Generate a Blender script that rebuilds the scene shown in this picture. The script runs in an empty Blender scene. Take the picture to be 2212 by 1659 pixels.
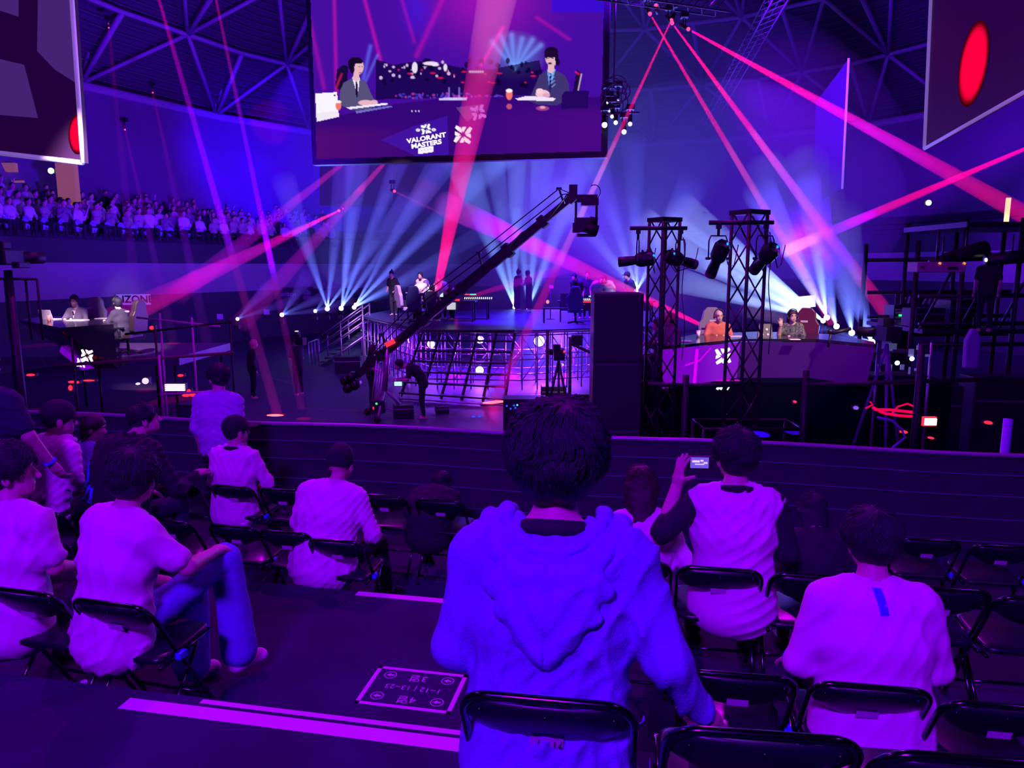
import bpy, math, random
import numpy as np
from mathutils import Vector, Matrix
random.seed(7); np.random.seed(7)
SC = bpy.context.scene
COL = SC.collection
PI = math.pi
R = math.radians

# ------------------------------------------------------------ camera
F = 1600.0; CX = 1106.0; CY = 829.5
PITCH = R(9.0)
EYE = Vector((0, 0, 3.8))
FW = Vector((0, math.cos(PITCH), -math.sin(PITCH)))
UP = Vector((0, math.sin(PITCH), math.cos(PITCH)))
RT = Vector((1, 0, 0))
cam_d = bpy.data.cameras.new('camera')
cam = bpy.data.objects.new('camera', cam_d); COL.objects.link(cam)
cam.location = EYE; cam.rotation_euler = (PI/2 - PITCH, 0, 0)
cam_d.sensor_width = 36; cam_d.lens = F/2212*36; cam_d.clip_start = .05; cam_d.clip_end = 300
SC.camera = cam

# ------------------------------------------------------------ world, exposure, render hints
w = bpy.data.worlds.new('hall_air'); SC.world = w; w.use_nodes = True
w.node_tree.nodes['Background'].inputs['Color'].default_value = (.10, .0, .70, 1)
w.node_tree.nodes['Background'].inputs['Strength'].default_value = .035
SC.view_settings.view_transform = 'Standard'; SC.view_settings.look = 'None'
SC.view_settings.gamma = 1; SC.view_settings.exposure = 0; SC.view_settings.use_curve_mapping = False
cy = SC.cycles
cy.use_denoising = True
cy.max_bounces = 3; cy.diffuse_bounces = 1; cy.glossy_bounces = 2; cy.transmission_bounces = 2
cy.volume_bounces = 0; cy.transparent_max_bounces = 48
cy.sample_clamp_indirect = 4; cy.caustics_reflective = False; cy.caustics_refractive = False
cy.use_light_tree = True

def lamp(name, kind, loc, target, color, power, size=1.0, size_y=None, angle=None, blend=.3, soft=.1, falloff=None):
    d = bpy.data.lights.new(name, kind); d.color = color; d.energy = power
    if kind == 'AREA':
        d.shape = 'RECTANGLE'; d.size = size; d.size_y = size_y or size
    if kind == 'SPOT':
        d.spot_size = angle; d.spot_blend = blend; d.shadow_soft_size = soft
    if kind == 'POINT': d.shadow_soft_size = soft
    o = bpy.data.objects.new(name, d); COL.objects.link(o); o.location = loc
    if target is not None:
        o.rotation_euler = (Vector(target)-Vector(loc)).to_track_quat('-Z', 'Y').to_euler()
    if falloff:
        d.use_nodes = True; nt = d.node_tree
        em = nt.nodes['Emission']; lf = nt.nodes.new('ShaderNodeLightFalloff')
        lf.inputs['Strength'].default_value = 1.0
        nt.links.new(lf.outputs[falloff], em.inputs['Strength'])
    return o

# large lamps of the hall: the house wash over the seats and the blue wash on the stands
lamp('house_wash', 'AREA', (-2.2, -4.8, 9.4), (-.8, 4.5, 2.2), (.26, 0, 1), 1620, 1.8, 1.2)
lamp('house_wash', 'AREA', (6.5, 1.0, 11.0), (.5, 4.5, 2.0), (.40, .0, 1), 160, 1.2, 1.2)
lamp('house_wash', 'AREA', (-7, 6.0, 10.5), (-2.0, 4.5, 2.0), (.50, .0, 1), 150, 1.2, 1.2)
lamp('stand_wash', 'SPOT', (-9, 30, 13), (-15.5, 49, 8.5), (.03, 0, 1), 26000, angle=R(46), blend=1, soft=.5)
lamp('stand_wash', 'SPOT', (4, 22, 12), (-20, 33, 6), (.16, 0, 1), 19000, angle=R(75), blend=1, soft=.5)
lamp('roof_wash', 'SPOT', (-6, 20, 4), (-16, 38, 16), (.12, 0, 1), 14000, angle=R(100), blend=1, soft=.6)
lamp('roof_wash', 'SPOT', (8, 20, 4), (17, 38, 16), (.08, 0, 1), 12000, angle=R(100), blend=1, soft=.6)
lamp('stand_wash', 'SPOT', (6, 24, 12), (25, 38, 5), (.18, 0, 1), 16000, angle=R(70), blend=1, soft=.5)

lamp('front_rig', 'AREA', (3.0, 14, 10.5), (1.0, 3, 1.6), (.70, .0, 1), 480, .12, .12)
lamp('front_rig', 'AREA', (-4.5, 13, 10.5), (-1.5, 4, 1.6), (.70, .0, 1), 480, .12, .12)
def ray(px, py):
    return FW + RT*((px-CX)/F) - UP*((py-CY)/F)
def atY(px, py, Y):
    d = ray(px, py); return EYE + d*(Y/d.y)
def atZ(px, py, z):
    d = ray(px, py); return EYE + d*((z-EYE.z)/d.z)

# ------------------------------------------------------------ materials
MATS = {}
def mat(name, color, rough=.6, metal=0., emit=None, es=1., bump=0., bscale=60., spec=None, alpha=None, var=0., vscale=4., coat=0.):
    if name in MATS: return MATS[name]
    m = bpy.data.materials.new(name); m.use_nodes = True; nt = m.node_tree
    b = nt.nodes['Principled BSDF']
    b.inputs['Base Color'].default_value = (*color, 1); b.inputs['Roughness'].default_value = rough
    b.inputs['Metallic'].default_value = metal
    if spec is not None: b.inputs['Specular IOR Level'].default_value = spec
    if coat: b.inputs['Coat Weight'].default_value = coat
    if emit is not None:
        b.inputs['Emission Color'].default_value = (*emit, 1); b.inputs['Emission Strength'].default_value = es
    if alpha is not None: b.inputs['Alpha'].default_value = alpha
    if bump or var:
        tc = nt.nodes.new('ShaderNodeTexCoord'); nz = nt.nodes.new('ShaderNodeTexNoise')
        nz.inputs['Scale'].default_value = bscale; nz.inputs['Detail'].default_value = 4
        nt.links.new(tc.outputs['Object'], nz.inputs['Vector'])
        if bump:
            bp = nt.nodes.new('ShaderNodeBump'); bp.inputs['Strength'].default_value = bump; bp.inputs['Distance'].default_value = .01
            nt.links.new(nz.outputs['Fac'], bp.inputs['Height']); nt.links.new(bp.outputs['Normal'], b.inputs['Normal'])
        if var:
            n2 = nt.nodes.new('ShaderNodeTexNoise'); n2.inputs['Scale'].default_value = vscale; n2.inputs['Detail'].default_value = 5
            nt.links.new(tc.outputs['Object'], n2.inputs['Vector'])
            cr = nt.nodes.new('ShaderNodeValToRGB')
            cr.color_ramp.elements[0].position = .35; cr.color_ramp.elements[1].position = .65
            cr.color_ramp.elements[0].color = (*[c*(1-var) for c in color], 1); cr.color_ramp.elements[1].color = (*[min(1, c*(1+var)) for c in color], 1)
            nt.links.new(n2.outputs['Fac'], cr.inputs['Fac']); nt.links.new(cr.outputs['Color'], b.inputs['Base Color'])
    MATS[name] = m; return m
def glow(name, color, strength):
    if name in MATS: return MATS[name]
    m = bpy.data.materials.new(name); m.use_nodes = True; nt = m.node_tree; nt.nodes.clear()
    e = nt.nodes.new('ShaderNodeEmission'); e.inputs['Color'].default_value = (*color, 1); e.inputs['Strength'].default_value = strength
    o = nt.nodes.new('ShaderNodeOutputMaterial'); nt.links.new(e.outputs[0], o.inputs['Surface'])
    MATS[name] = m; return m
def haze(name, color, density, aniso=0.):
    if name in MATS: return MATS[name]
    m = bpy.data.materials.new(name); m.use_nodes = True; nt = m.node_tree; nt.nodes.clear()
    e = nt.nodes.new('ShaderNodeVolumeScatter'); e.inputs['Color'].default_value = (*color, 1); e.inputs['Density'].default_value = density
    e.inputs['Anisotropy'].default_value = aniso
    o = nt.nodes.new('ShaderNodeOutputMaterial'); nt.links.new(e.outputs[0], o.inputs['Volume'])
    MATS[name] = m; return m

# ------------------------------------------------------------ mesh builder
class MB:
    def __init__(s): s.v = []; s.f = []; s.m = []; s.s = []; s.mi = 0
    def add(s, vs, fs, smooth=False, mi=None):
        n = len(s.v); s.v.extend([tuple(v) for v in vs]); mi = s.mi if mi is None else mi
        for f in fs: s.f.append(tuple(i+n for i in f)); s.m.append(mi); s.s.append(smooth)
        return s
    def box(s, c, d, rz=0, M=None):
        x, y, z = d[0]/2, d[1]/2, d[2]/2; vs = []
        for k in (-1, 1):
            for i, j in ((-1, -1), (1, -1), (1, 1), (-1, 1)):
                p = Vector((i*x, j*y, k*z))
                if M is not None: p = M @ p
                elif rz: p = Matrix.Rotation(rz, 3, 'Z') @ p
                vs.append(p+Vector(c))
        return s.add(vs, [(3, 2, 1, 0), (4, 5, 6, 7), (0, 1, 5, 4), (1, 2, 6, 5), (2, 3, 7, 6), (3, 0, 4, 7)])
    def tube(s, pts, r, n=8, r2=None, closed=False, smooth=True):
        pts = [Vector(p) for p in pts]; N = len(pts); vs = []; fs = []
        ref = None
        for i, p in enumerate(pts):
            a = pts[(i-1) % N] if (i > 0 or closed) else p; b = pts[(i+1) % N] if (i < N-1 or closed) else p
            t = (b-a).normalized()
            if ref is None:
                ref = Vector((0, 0, 1)) if abs(t.z) < .9 else Vector((1, 0, 0))
            u = (ref - t*ref.dot(t)).normalized(); w_ = t.cross(u); ref = u
            rr = r if r2 is None else r + (r2-r)*i/(N-1)
            for k in range(n):
                an = 2*PI*k/n; vs.append(p + u*math.cos(an)*rr + w_*math.sin(an)*rr)
        for i in range(N if closed else N-1):
            j = (i+1) % N
            for k in range(n):
                fs.append((i*n+k, i*n+(k+1) % n, j*n+(k+1) % n, j*n+k))
        if not closed:
            fs.append(tuple(range(n-1, -1, -1))); fs.append(tuple((N-1)*n+k for k in range(n)))
        return s.add(vs, fs, smooth)
    def cyl(s, a, b, r, n=16, r2=None): return s.tube([a, b], r, n, r2)
    def ell(s, c, r, n=12, m=8, M=None):
        vs = []; fs = []
        for j in range(m+1):
            th = PI*j/m
            for k in range(n):
                ph = 2*PI*k/n
                p = Vector((r[0]*math.sin(th)*math.cos(ph), r[1]*math.sin(th)*math.sin(ph), r[2]*math.cos(th)))
                if M is not None: p = M @ p
                vs.append(p+Vector(c))
        for j in range(m):
            for k in range(n): fs.append((j*n+k, (j+1)*n+k, (j+1)*n+(k+1) % n, j*n+(k+1) % n))
        return s.add(vs, fs, True)
    def prism(s, poly, h, M=None, o=(0, 0, 0)):
        n = len(poly); vs = []
        for z in (0, h):
            for x, y in poly:
                p = Vector((x, y, z))
                if M is not None: p = M @ p
                vs.append(p+Vector(o))
        fs = [tuple(range(n-1, -1, -1)), tuple(range(n, 2*n))] + [(i, (i+1) % n, n+(i+1) % n, n+i) for i in range(n)]
        return s.add(vs, fs)
    def quad(s, a, b, c, d): return s.add([a, b, c, d], [(0, 1, 2, 3)])

def obj(name, mb, m, parent=None, world=False, bevel=0):
    me = bpy.data.meshes.new(name); v = mb.v
    if parent is not None and world:
        Mi = (Matrix.Translation(parent.location) @ parent.rotation_euler.to_matrix().to_4x4()).inverted()
        v = [tuple(Mi @ Vector(p)) for p in v]
    me.from_pydata(v, [], mb.f)
    for mm in (m if isinstance(m, (list, tuple)) else [m]): me.materials.append(mm)
    me.polygons.foreach_set('material_index', mb.m); me.polygons.foreach_set('use_smooth', mb.s)
    me.update()
    o = bpy.data.objects.new(name, me); COL.objects.link(o)
    if parent is not None: o.parent = parent
    if bevel:
        bv = o.modifiers.new('bevel', 'BEVEL'); bv.width = bevel; bv.segments = 2; bv.limit_method = 'ANGLE'
    return o
def tag(o, label, cat, group=None, kind=None):
    o['label'] = label; o['category'] = cat
    if group: o['group'] = group
    if kind: o['kind'] = kind
    return o
def thing(name, label, cat, loc=(0, 0, 0), rotz=0, group=None, kind=None):
    o = bpy.data.objects.new(name, None); COL.objects.link(o)
    o.empty_display_size = .1
    o.location = loc; o.rotation_euler = (0, 0, rotz); return tag(o, label, cat, group, kind)
def struct(name, mb, m, parent=None):
    o = obj(name, mb, m, parent)
    if parent is None: o['kind'] = 'structure'
    return o
def dup(root, loc=None, rotz=None, label=None, group=None):
    r = root.copy(); COL.objects.link(r)
    if loc is not None: r.location = loc
    if rotz is not None: r.rotation_euler = (0, 0, rotz)
    if label: r['label'] = label
    if group: r['group'] = group
    for ch in list(root.children):
        c = ch.copy(); COL.objects.link(c); c.parent = r
        for g in list(ch.children):
            d = g.copy(); COL.objects.link(d); d.parent = c
    return r
def text_mb(s, size, M, thick=0.0, align='CENTER', bold=0.0, res=3):
    cu = bpy.data.curves.new('t', 'FONT'); cu.body = s; cu.size = size; cu.align_x = align; cu.align_y = 'CENTER'
    cu.extrude = thick; cu.offset = bold; cu.resolution_u = res
    to = bpy.data.objects.new('t', cu); COL.objects.link(to)
    me = bpy.data.meshes.new_from_object(to.evaluated_get(bpy.context.evaluated_depsgraph_get()))
    mb = MB(); mb.add([M @ v.co for v in me.vertices], [tuple(p.vertices) for p in me.polygons])
    bpy.data.objects.remove(to); bpy.data.meshes.remove(me); bpy.data.curves.remove(cu)
    return mb
def frame(o, x, y):
    """matrix with origin o, x axis, y axis"""
    x = Vector(x).normalized(); y = Vector(y); y = (y - x*y.dot(x)).normalized(); z = x.cross(y)
    return Matrix(((x.x, y.x, z.x, o[0]), (x.y, y.y, z.y, o[1]), (x.z, y.z, z.z, o[2]), (0, 0, 0, 1)))
# ------------------------------------------------------------ the hall
YAW = R(11.0)
RD = Vector((math.cos(YAW), -math.sin(YAW), 0))       # along a row of seats
ND = Vector((math.sin(YAW), math.cos(YAW), 0))        # towards the stage
T0, T1, T2 = 2.05, 1.55, 1.15                          # levels of the three seating decks
m_floor = mat('arena_floor_vinyl', (.045, .028, .085), .55, bump=.05, bscale=30, var=.25, vscale=.6)
m_carpet = mat('black_deck_carpet', (.011, .012, .055), .9, bump=.35, bscale=160, var=.3, vscale=2)
m_wall = mat('dark_lower_wall', (.05, .05, .08), .8, var=.1)
m_band = mat('pale_balcony_wall', (.42, .38, .50), .7, bump=.1, bscale=5)
m_fascia = mat('dark_fascia', (.06, .06, .09), .8)
m_back = mat('upper_back_wall', (.22, .20, .30), .9, var=.15, vscale=.25)
m_ceil = mat('roof_deck_boards', (.11, .10, .14), .8)
m_beam = mat('roof_steel', (.42, .40, .50), .6)
m_white_tape = mat('white_floor_tape', (.75, .72, .80), .7, bump=.2, bscale=80)
m_black = mat('black_paint', (.008, .008, .018), .5)
m_blackm = mat('black_metal', (.02, .02, .028), .35, .6)
m_steel = mat('galvanised_pipe', (.45, .44, .48), .35, .7)
m_drape = mat('black_drape', (.008, .012, .032), .75, bump=.3, bscale=12)

m = MB(); m.box((2, 30, -.05), (66, 66, .1)); struct('floor', m, m_floor)
m = MB()                                            # worn lines and tape on the arena floor
for a, b, wd in (((520, 800), (640, 830), .06), ((640, 880), (1060, 905), .05), ((560, 830), (760, 806), .05), ((900, 850), (1060, 872), .05)):
    p, q = atZ(*a, .004), atZ(*b, .004); n = (q-p).cross(Vector((0, 0, 1))).normalized()*wd/2
    m.quad(p-n, q-n, q+n, p+n)
o = obj('floor_tape', m, mat('old_floor_line', (.2, .18, .24), .7)); tag(o, 'faint worn marking lines on the arena floor before the stage', 'floor marking', kind='stuff')

PLAN = [(-27, 4), (-25.5, 14), (-24, 24), (-22.4, 31), (-20.5, 37), (-17, 44.5), (-13, 49.5), (-6, 53.5), (2, 55), (10, 54), (17, 51), (21.7, 47), (24.4, 42.5), (26.5, 36.5), (28.5, 28), (30, 18), (31, 6)]
CPT = Vector((2, 24, 0))
def ring(s, z, sub=3):
    out = []
    for i in range(len(PLAN)-1):
        for k in range(sub):
            t = k/sub; x = PLAN[i][0]*(1-t)+PLAN[i+1][0]*t; y = PLAN[i][1]*(1-t)+PLAN[i+1][1]*t
            out.append(Vector((CPT.x+(x-CPT.x)*s, CPT.y+(y-CPT.y)*s, z)))
    x, y = PLAN[-1]; out.append(Vector((CPT.x+(x-CPT.x)*s, CPT.y+(y-CPT.y)*s, z)))
    return out
def skin(a, b, i0=0, i1=None):
    m = MB(); n = len(a); i1 = n if i1 is None else i1
    k = i1-i0
    m.add(a[i0:i1]+b[i0:i1], [(i, i+1, k+i+1, k+i) for i in range(k-1)], True); return m
SI = .80                                              # inner balcony line
MID = 24
for side, i0, i1 in (('left', 0, MID+1), ('right', MID, 49)):
    dz = 0 if side == 'left' else .55
    struct('wall_lower_'+side, skin(ring(SI, 0), ring(SI, 2.55+dz), i0, i1), m_wall)
    struct('wall_balcony_'+side, skin(ring(SI, 2.55+dz), ring(SI-.03, 3.95+dz), i0, i1), m_band)
    struct('wall_fascia_'+side, skin(ring(SI-.03, 3.95+dz), ring(SI-.03, 4.85+dz), i0, i1), m_fascia)
    m = MB(); NS = 6
    for k in range(NS):                               # stepped seating of the stand
        s0 = SI-.03+.13*k/NS; s1 = SI-.03+.13*(k+1)/NS; z = 4.85+dz+.19*k
        a, b, c = ring(s0, z), ring(s1, z), ring(s1, z+.19)
        n = i1-i0
        m.add(a[i0:i1]+b[i0:i1]+c[i0:i1], [(i, i+1, n+i+1, n+i) for i in range(n-1)]+[(n+i, n+i+1, 2*n+i+1, 2*n+i) for i in range(n-1)])
    struct('floor_stand_'+side, m, mat('stand_concrete', (.07, .06, .10), .9))
    struct('wall_back_'+side, skin(ring(.90, 5.9+dz), ring(1.0, 12.4), i0, i1), m_back)
# roof
RG = [(1.0, 12.4), (.86, 15.0), (.70, 17.2), (.52, 19.0), (.33, 20.2), (.12, 20.8)]
m = MB(); rs = [ring(s+.01, z+.45) for s, z in RG]; n = len(rs[0])
for a, b in zip(rs, rs[1:]): m.add(a+b, [(i, n+i, n+i+1, i+1) for i in range(n-1)], True)
ceil = struct('ceiling', m, m_ceil)
rs = [ring(s, z, 2) for s, z in RG]; NP = len(rs[0])-1
m = MB(); m.tube(ring(1.0, 12.3), .26, 6); obj('ring_beam', m, m_beam, ceil)
for k in range(1, 5):
    m = MB(); m.tube(ring(RG[k][0], RG[k][1], 2), .13, 5); obj('ring_purlin', m, m_beam, ceil)
for k in range(4):
    for i in range(0, len(rs[0])-1):
        if not (2 <= i <= 31) or (i+k) % 2: continue
        a = rs[k][i]; b = rs[k+1][i]; c = rs[k+1][min(i+1, NP)]; c2 = rs[k+1][i-1]
        m = MB(); m.tube([a, b], .13, 5); obj('roof_beam', m, m_beam, ceil)
        m = MB(); m.tube([a, c], .11, 5); m.tube([a, c2], .11, 5); obj('roof_brace', m, m_beam, ceil)
for i in range(2, 32, 2):
    a = rs[0][i]; m = MB(); t = CPT+(a-CPT)*.93; m.tube([Vector((a.x, a.y, 12.3)), Vector((t.x, t.y, 15.3))], .08, 5)
    m.tube([Vector((a.x, a.y, 12.3)), Vector((a.x, a.y, 14.9))], .07, 5); obj('roof_post', m, m_beam, ceil)
# boards on the roof underside: narrow battens
m = MB()
for k in range(34):
    s = 1.0-.52*k/34
    zz = np.interp(s, [.33, .52, .70, .86, 1.0], [20.2, 19.0, 17.2, 15.0, 12.4])+.36
    m.tube(ring(s, zz, 1), .035, 4)
obj('roof_batten', m, mat('batten', (.17, .16, .21), .8), ceil)['kind'] = 'stuff'
# orange pillar, its warm light put into emission, and strip on the upper left stand
p = atY(148, 405, 31)
m = MB(); m.box((p.x, p.y, p.z-.2), (.75, .3, 2.3)); o = struct('pillar_1', m, mat('lit_orange_pillar', (.45, .22, .14), .7, emit=(1, .30, .22), es=.18))
m = MB(); p = atY(14, 362, 31); m.box((p.x-.5, p.y, p.z), (1.8, .2, .35)); m.box((p.x-.2, p.y, p.z-.55), (1.7, .1, .08)); struct('trim_1', m, mat('warm_cove_light', (.45, .22, .18), .7, emit=(1, .32, .32), es=.16))
m = MB(); p = atY(2176, 455, 29); m.box((p.x, p.y, p.z), (.14, .1, .95)); struct('door_2', m, glow('warm_door_gap', (1, .75, .35), 1.6))

# seating decks: one structure stepping down towards the stage
def deck(name, n0, n1, z, zb=0):
    m = MB(); a, b = -11.5, 9.5
    c = [RD*a+ND*n0, RD*b+ND*n0, RD*b+ND*n1, RD*a+ND*n1]
    v = [Vector((p.x, p.y, zb)) for p in c]+[Vector((p.x, p.y, z)) for p in c]
    m.add(v, [(3, 2, 1, 0), (4, 5, 6, 7), (0, 1, 5, 4), (1, 2, 6, 5), (2, 3, 7, 6), (3, 0, 4, 7)])
    return struct(name, m, m_carpet)
e0 = atZ(310, 1485, T0); e1 = atZ(980, 1580, T0)
N0 = (e0.dot(ND)+e1.dot(ND))/2
e2 = atZ(775, 1277, T1); N1 = e2.dot(ND)
N2 = 7.35
deck('floor_deck_upper', -2.5, N0, T0); deck('floor_deck_middle', N0, N1, T1); deck('floor_deck_front', N1, N2, T2)
def strip(a, b, n, z, wd, name, label):
    m = MB(); p = RD*a+ND*n; q = RD*b+ND*n
    m.add([Vector((p.x, p.y, z+.002)), Vector((q.x, q.y, z+.002)), Vector((q.x, q.y, z+.002))+ND*wd, Vector((p.x, p.y, z+.002))+ND*wd], [(0, 1, 2, 3)])
    return tag(obj(name, m, m_white_tape), label, 'floor tape')
ra = e0.dot(RD); rb = e1.dot(RD)
strip(ra, rb+.35, N0-.135, T0, .075, 'nosing_tape', 'wide white nosing tape on the step edge behind the left seats')
strip(ra+.30, rb+.4, N0-.040, T0, .028, 'nosing_tape', 'thin white tape line running just beyond the wide step tape')
strip(e2.dot(RD), e2.dot(RD)+1.0, N1-.07, T1, .065, 'nosing_tape', 'short white nosing tape on the farther aisle step')

# barrier in front of the seats: rails with black cloth
def rail_pt(a, n, z): p = RD*a+ND*n; return Vector((p.x, p.y, z))
BZ = 2.10
bar = thing('crowd_barrier', 'long black cloth covered barrier with pale top edge before the front seats', 'barrier', rail_pt(0, N2, T2-.0))
m = MB(); A0, A1 = -10.5, 8.8; NSG = 110
rows = [(BZ, 0), (BZ-.16, .01), (BZ-.17, .035), (BZ-.36, .01), (BZ-.37, .035), (BZ-.58, .01), (BZ-.59, .035), (BZ-.80, .01), (BZ-.81, .03), (T2, .02)]
vs = []
for zz, dn in rows:
    for i in range(NSG+1):
        a = A0+(A1-A0)*i/NSG; vs.append(rail_pt(a, N2-.06-dn-.008*math.sin(a*9+zz*3), zz+.012*math.sin(a*1.7)))
m.add(vs, [(j*(NSG+1)+i, (j+1)*(NSG+1)+i, (j+1)*(NSG+1)+i+1, j*(NSG+1)+i+1) for j in range(len(rows)-1) for i in range(NSG)], True)
obj('cloth', m, m_drape, bar, True)
m = MB(); m.tube([rail_pt(a, N2-.055, BZ+.012+.012*math.sin(a*1.7)) for a in np.linspace(A0, A1, 60)], .022, 8)
obj('top_rail', m, mat('pale_rail', (.34, .32, .42), .35, .3), bar, True)
for dz_ in (.165, .365, .585, .805):
    m = MB(); m.tube([rail_pt(a, N2-.10, BZ-dz_+.012*math.sin(a*1.7)) for a in np.linspace(A0, A1, 60)], .007, 5); obj('highlight_rail', m, mat('highlight_rail', (.10, .09, .22), .5), bar, True)  # thin lighter tubes put in as highlight lines on the cloth
for a in np.arange(A0, A1, 1.83):
    m = MB(); m.tube([rail_pt(a, N2, T2), rail_pt(a, N2, BZ)], .025, 8); obj('post', m, m_blackm, bar, True)

# floor sign box with the row numbers (read from the stage side)
c0 = Vector((-.535, 3.69, T1))
bx = thing('floor_row_sign', 'white outlined row number sign with arrows taped flat on aisle floor', 'floor sign', (c0.x, c0.y, T1+.002), -YAW)
m = MB(); W, H, t = .52, .37, .024
for x0, x1, y0, y1 in ((-W/2, W/2, -H/2, -H/2+t), (-W/2, W/2, H/2-t, H/2), (-W/2, -W/2+t, -H/2, H/2), (W/2-t, W/2, -H/2, H/2)):
    m.quad((x0, y0, 0), (x1, y0, 0), (x1, y1, 0), (x0, y1, 0))
obj('outline', m, m_white_tape, bx)
FA, FB = .036, .031
def flip(x, y, sx=1): return Matrix.Translation((x, y, .001)) @ Matrix.Rotation(PI, 4, 'Z')
for s, x, y, sz in (('3열', .0, .10, .075), ('4열', .0, -.105, .075), ('1~12 | 13~23', 0, 0, .058)):
    mb = text_mb(s, sz, flip(x, y)); obj('lettering', mb, m_white_tape, bx)
for x, y, d in ((-.165, .105, 1), (.165, .105, 1), (-.165, -.10, -1), (.165, -.10, -1)):
    m = MB()
    for k in range(20):
        a0, a1 = 2*PI*k/20, 2*PI*(k+1)/20
        m.quad((x+FA*math.cos(a0), y+FA*math.sin(a0), .001), (x+FA*math.cos(a1), y+FA*math.sin(a1), .001), (x+FB*math.cos(a1), y+FB*math.sin(a1), .001), (x+FB*math.cos(a0), y+FB*math.sin(a0), .001))
    m.add([(x-.022, y, .001), (x+.001, y+.018, .001), (x+.001, y-.018, .001)], [(0, 1, 2)])
    m.quad((x, y-.007, .001), (x+.021, y-.007, .001), (x+.021, y+.007, .001), (x, y+.007, .001))
    obj('arrow_disc', m, m_white_tape, bx)
# base for far banners on the lower wall
def wall_at(px, Y): return atY(px, 640, Y)
m_ban = mat('pale_banner', (.9, .85, .95), .6)
p = atY(289, 647, 31.5)
lamp('banner_fill', 'SPOT', p+Vector((3.0, -5, 3.5)), p, (.55, .35, 1), 700, angle=R(22), blend=.8, soft=.2)  # unseen spot added to brighten the banner
bn = thing('wall_banner', 'white banner with dark block letters on the left lower wall', 'banner', p, R(8))
m = MB(); m.box((0, 0, 0), (1.36, .04, .44)); obj('panel', m, m_ban, bn)
obj('lettering', text_mb('INZONE', .42, Matrix.Translation((0, -.03, 0)) @ Matrix.Rotation(PI/2, 4, 'X'), bold=.012), m_black, bn)
p = atY(620, 635, 41); bn = thing('wall_banner', 'dark banner with small pale company lettering far behind the stage lights', 'banner', p, R(-6))
m = MB(); m.box((0, 0, 0), (1.5, .04, .7)); obj('panel', m, mat('dark_banner', (.05, .04, .08), .7), bn)
obj('lettering', text_mb('verizon', .36, Matrix.Translation((0, -.03, 0)) @ Matrix.Rotation(PI/2, 4, 'X')), m_ban, bn)
p = atY(664, 635, 41.2); bn = thing('wall_banner', 'dark banner with a pale crest shape right of the company lettering', 'banner', p, R(-6))
m = MB(); m.box((0, 0, 0), (.7, .04, .8)); obj('panel', m, MATS['dark_banner'], bn)
m = MB(); m.box((0, -.03, -.2), (.45, .02, .2)); m.ell((0, -.03, .08), (.12, .02, .18), 10, 6); m.ell((-.15, -.03, .03), (.07, .02, .1), 8, 6); m.ell((.15, -.03, .03), (.07, .02, .1), 8, 6)
obj('crest', m, mat('dim_crest', (.25, .2, .3), .7), bn)
for px, py, Y, lab in ((475, 684, 36, 'small pale notice low on the far left wall'), (576, 674, 37, 'faint pale notice on the wall left of the floor lights')):
    m = MB(); p = atY(px, py, Y); m.box(p, (.28, .04, .26)); tag(obj('wall_notice', m, m_ban), lab, 'notice')
# ------------------------------------------------------------ smooth-surface figures
A_ = np.array
def v3(p): return A_([p[0], p[1], p[2]], dtype=np.float32)
def smin(a, b, k):
    if k <= 0: return np.minimum(a, b)
    h = np.clip(.5+.5*(b-a)/k, 0, 1); return b*(1-h)+a*h-k*h*(1-h)
class Cone:      # tapered limb, may be flattened: 'ratio' = depth/width, wider along 'side'
    def __init__(s, a, b, ra, rb, ratio=1., side=(1, 0, 0), k=.02):
        s.a, s.b, s.ra, s.rb, s.q, s.side, s.k = v3(a), v3(b), ra, rb, ratio, v3(side), k
    def d(s, P):
        ab = s.b-s.a; L = float(ab @ ab)+1e-9
        t = np.clip((P-s.a) @ ab/L, 0, 1)
        q = P-s.a-t[:, None]*ab; r = s.ra+(s.rb-s.ra)*t
        if s.q != 1.:
            c = q @ s.side; rest2 = np.maximum((q*q).sum(1)-c*c, 0)
            return np.sqrt(rest2+(c*s.q)**2)-r
        return np.sqrt((q*q).sum(1))-r
    def bb(s):
        m = max(s.ra, s.rb)/min(s.q, 1.)
        return np.minimum(s.a, s.b)-m, np.maximum(s.a, s.b)+m
    def grow(s, g): c = Cone(s.a, s.b, s.ra+g, s.rb+g, s.q, s.side, s.k); return c
class Ell:
    def __init__(s, c, r, M=None, k=.02): s.c, s.r, s.k = v3(c), v3(r), k; s.M = None if M is None else np.array(M, dtype=np.float32)
    def d(s, P):
        p = P-s.c
        if s.M is not None: p = p @ s.M
        k0 = np.sqrt(((p/s.r)**2).sum(1)); k1 = np.sqrt(((p/(s.r**2))**2).sum(1))+1e-9
        return k0*(k0-1)/k1
    def bb(s): m = float(s.r.max()); return s.c-m, s.c+m
class Shape:
    def __init__(s, prims, cuts=(), disp=None): s.p, s.cuts, s.disp = list(prims), list(cuts), disp
    def f(s, P):
        d = None
        for q in s.p: e = q.d(P); d = e if d is None else smin(d, e, q.k)
        if s.disp is not None: d = d+s.disp(P)
        for c in s.cuts: d = np.maximum(d, c(P))
        return d
    def bb(s):
        lo = np.min([q.bb()[0] for q in s.p], 0); hi = np.max([q.bb()[1] for q in s.p], 0); return lo-.03, hi+.03
def cut_ball(c, r): c = v3(c); return lambda P: r-np.sqrt(((P-c)**2).sum(1))
def cut_plane(o, n): o, n = v3(o), v3(n)/np.linalg.norm(n); return lambda P: (P-o) @ n     # removes the side n points to
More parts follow.
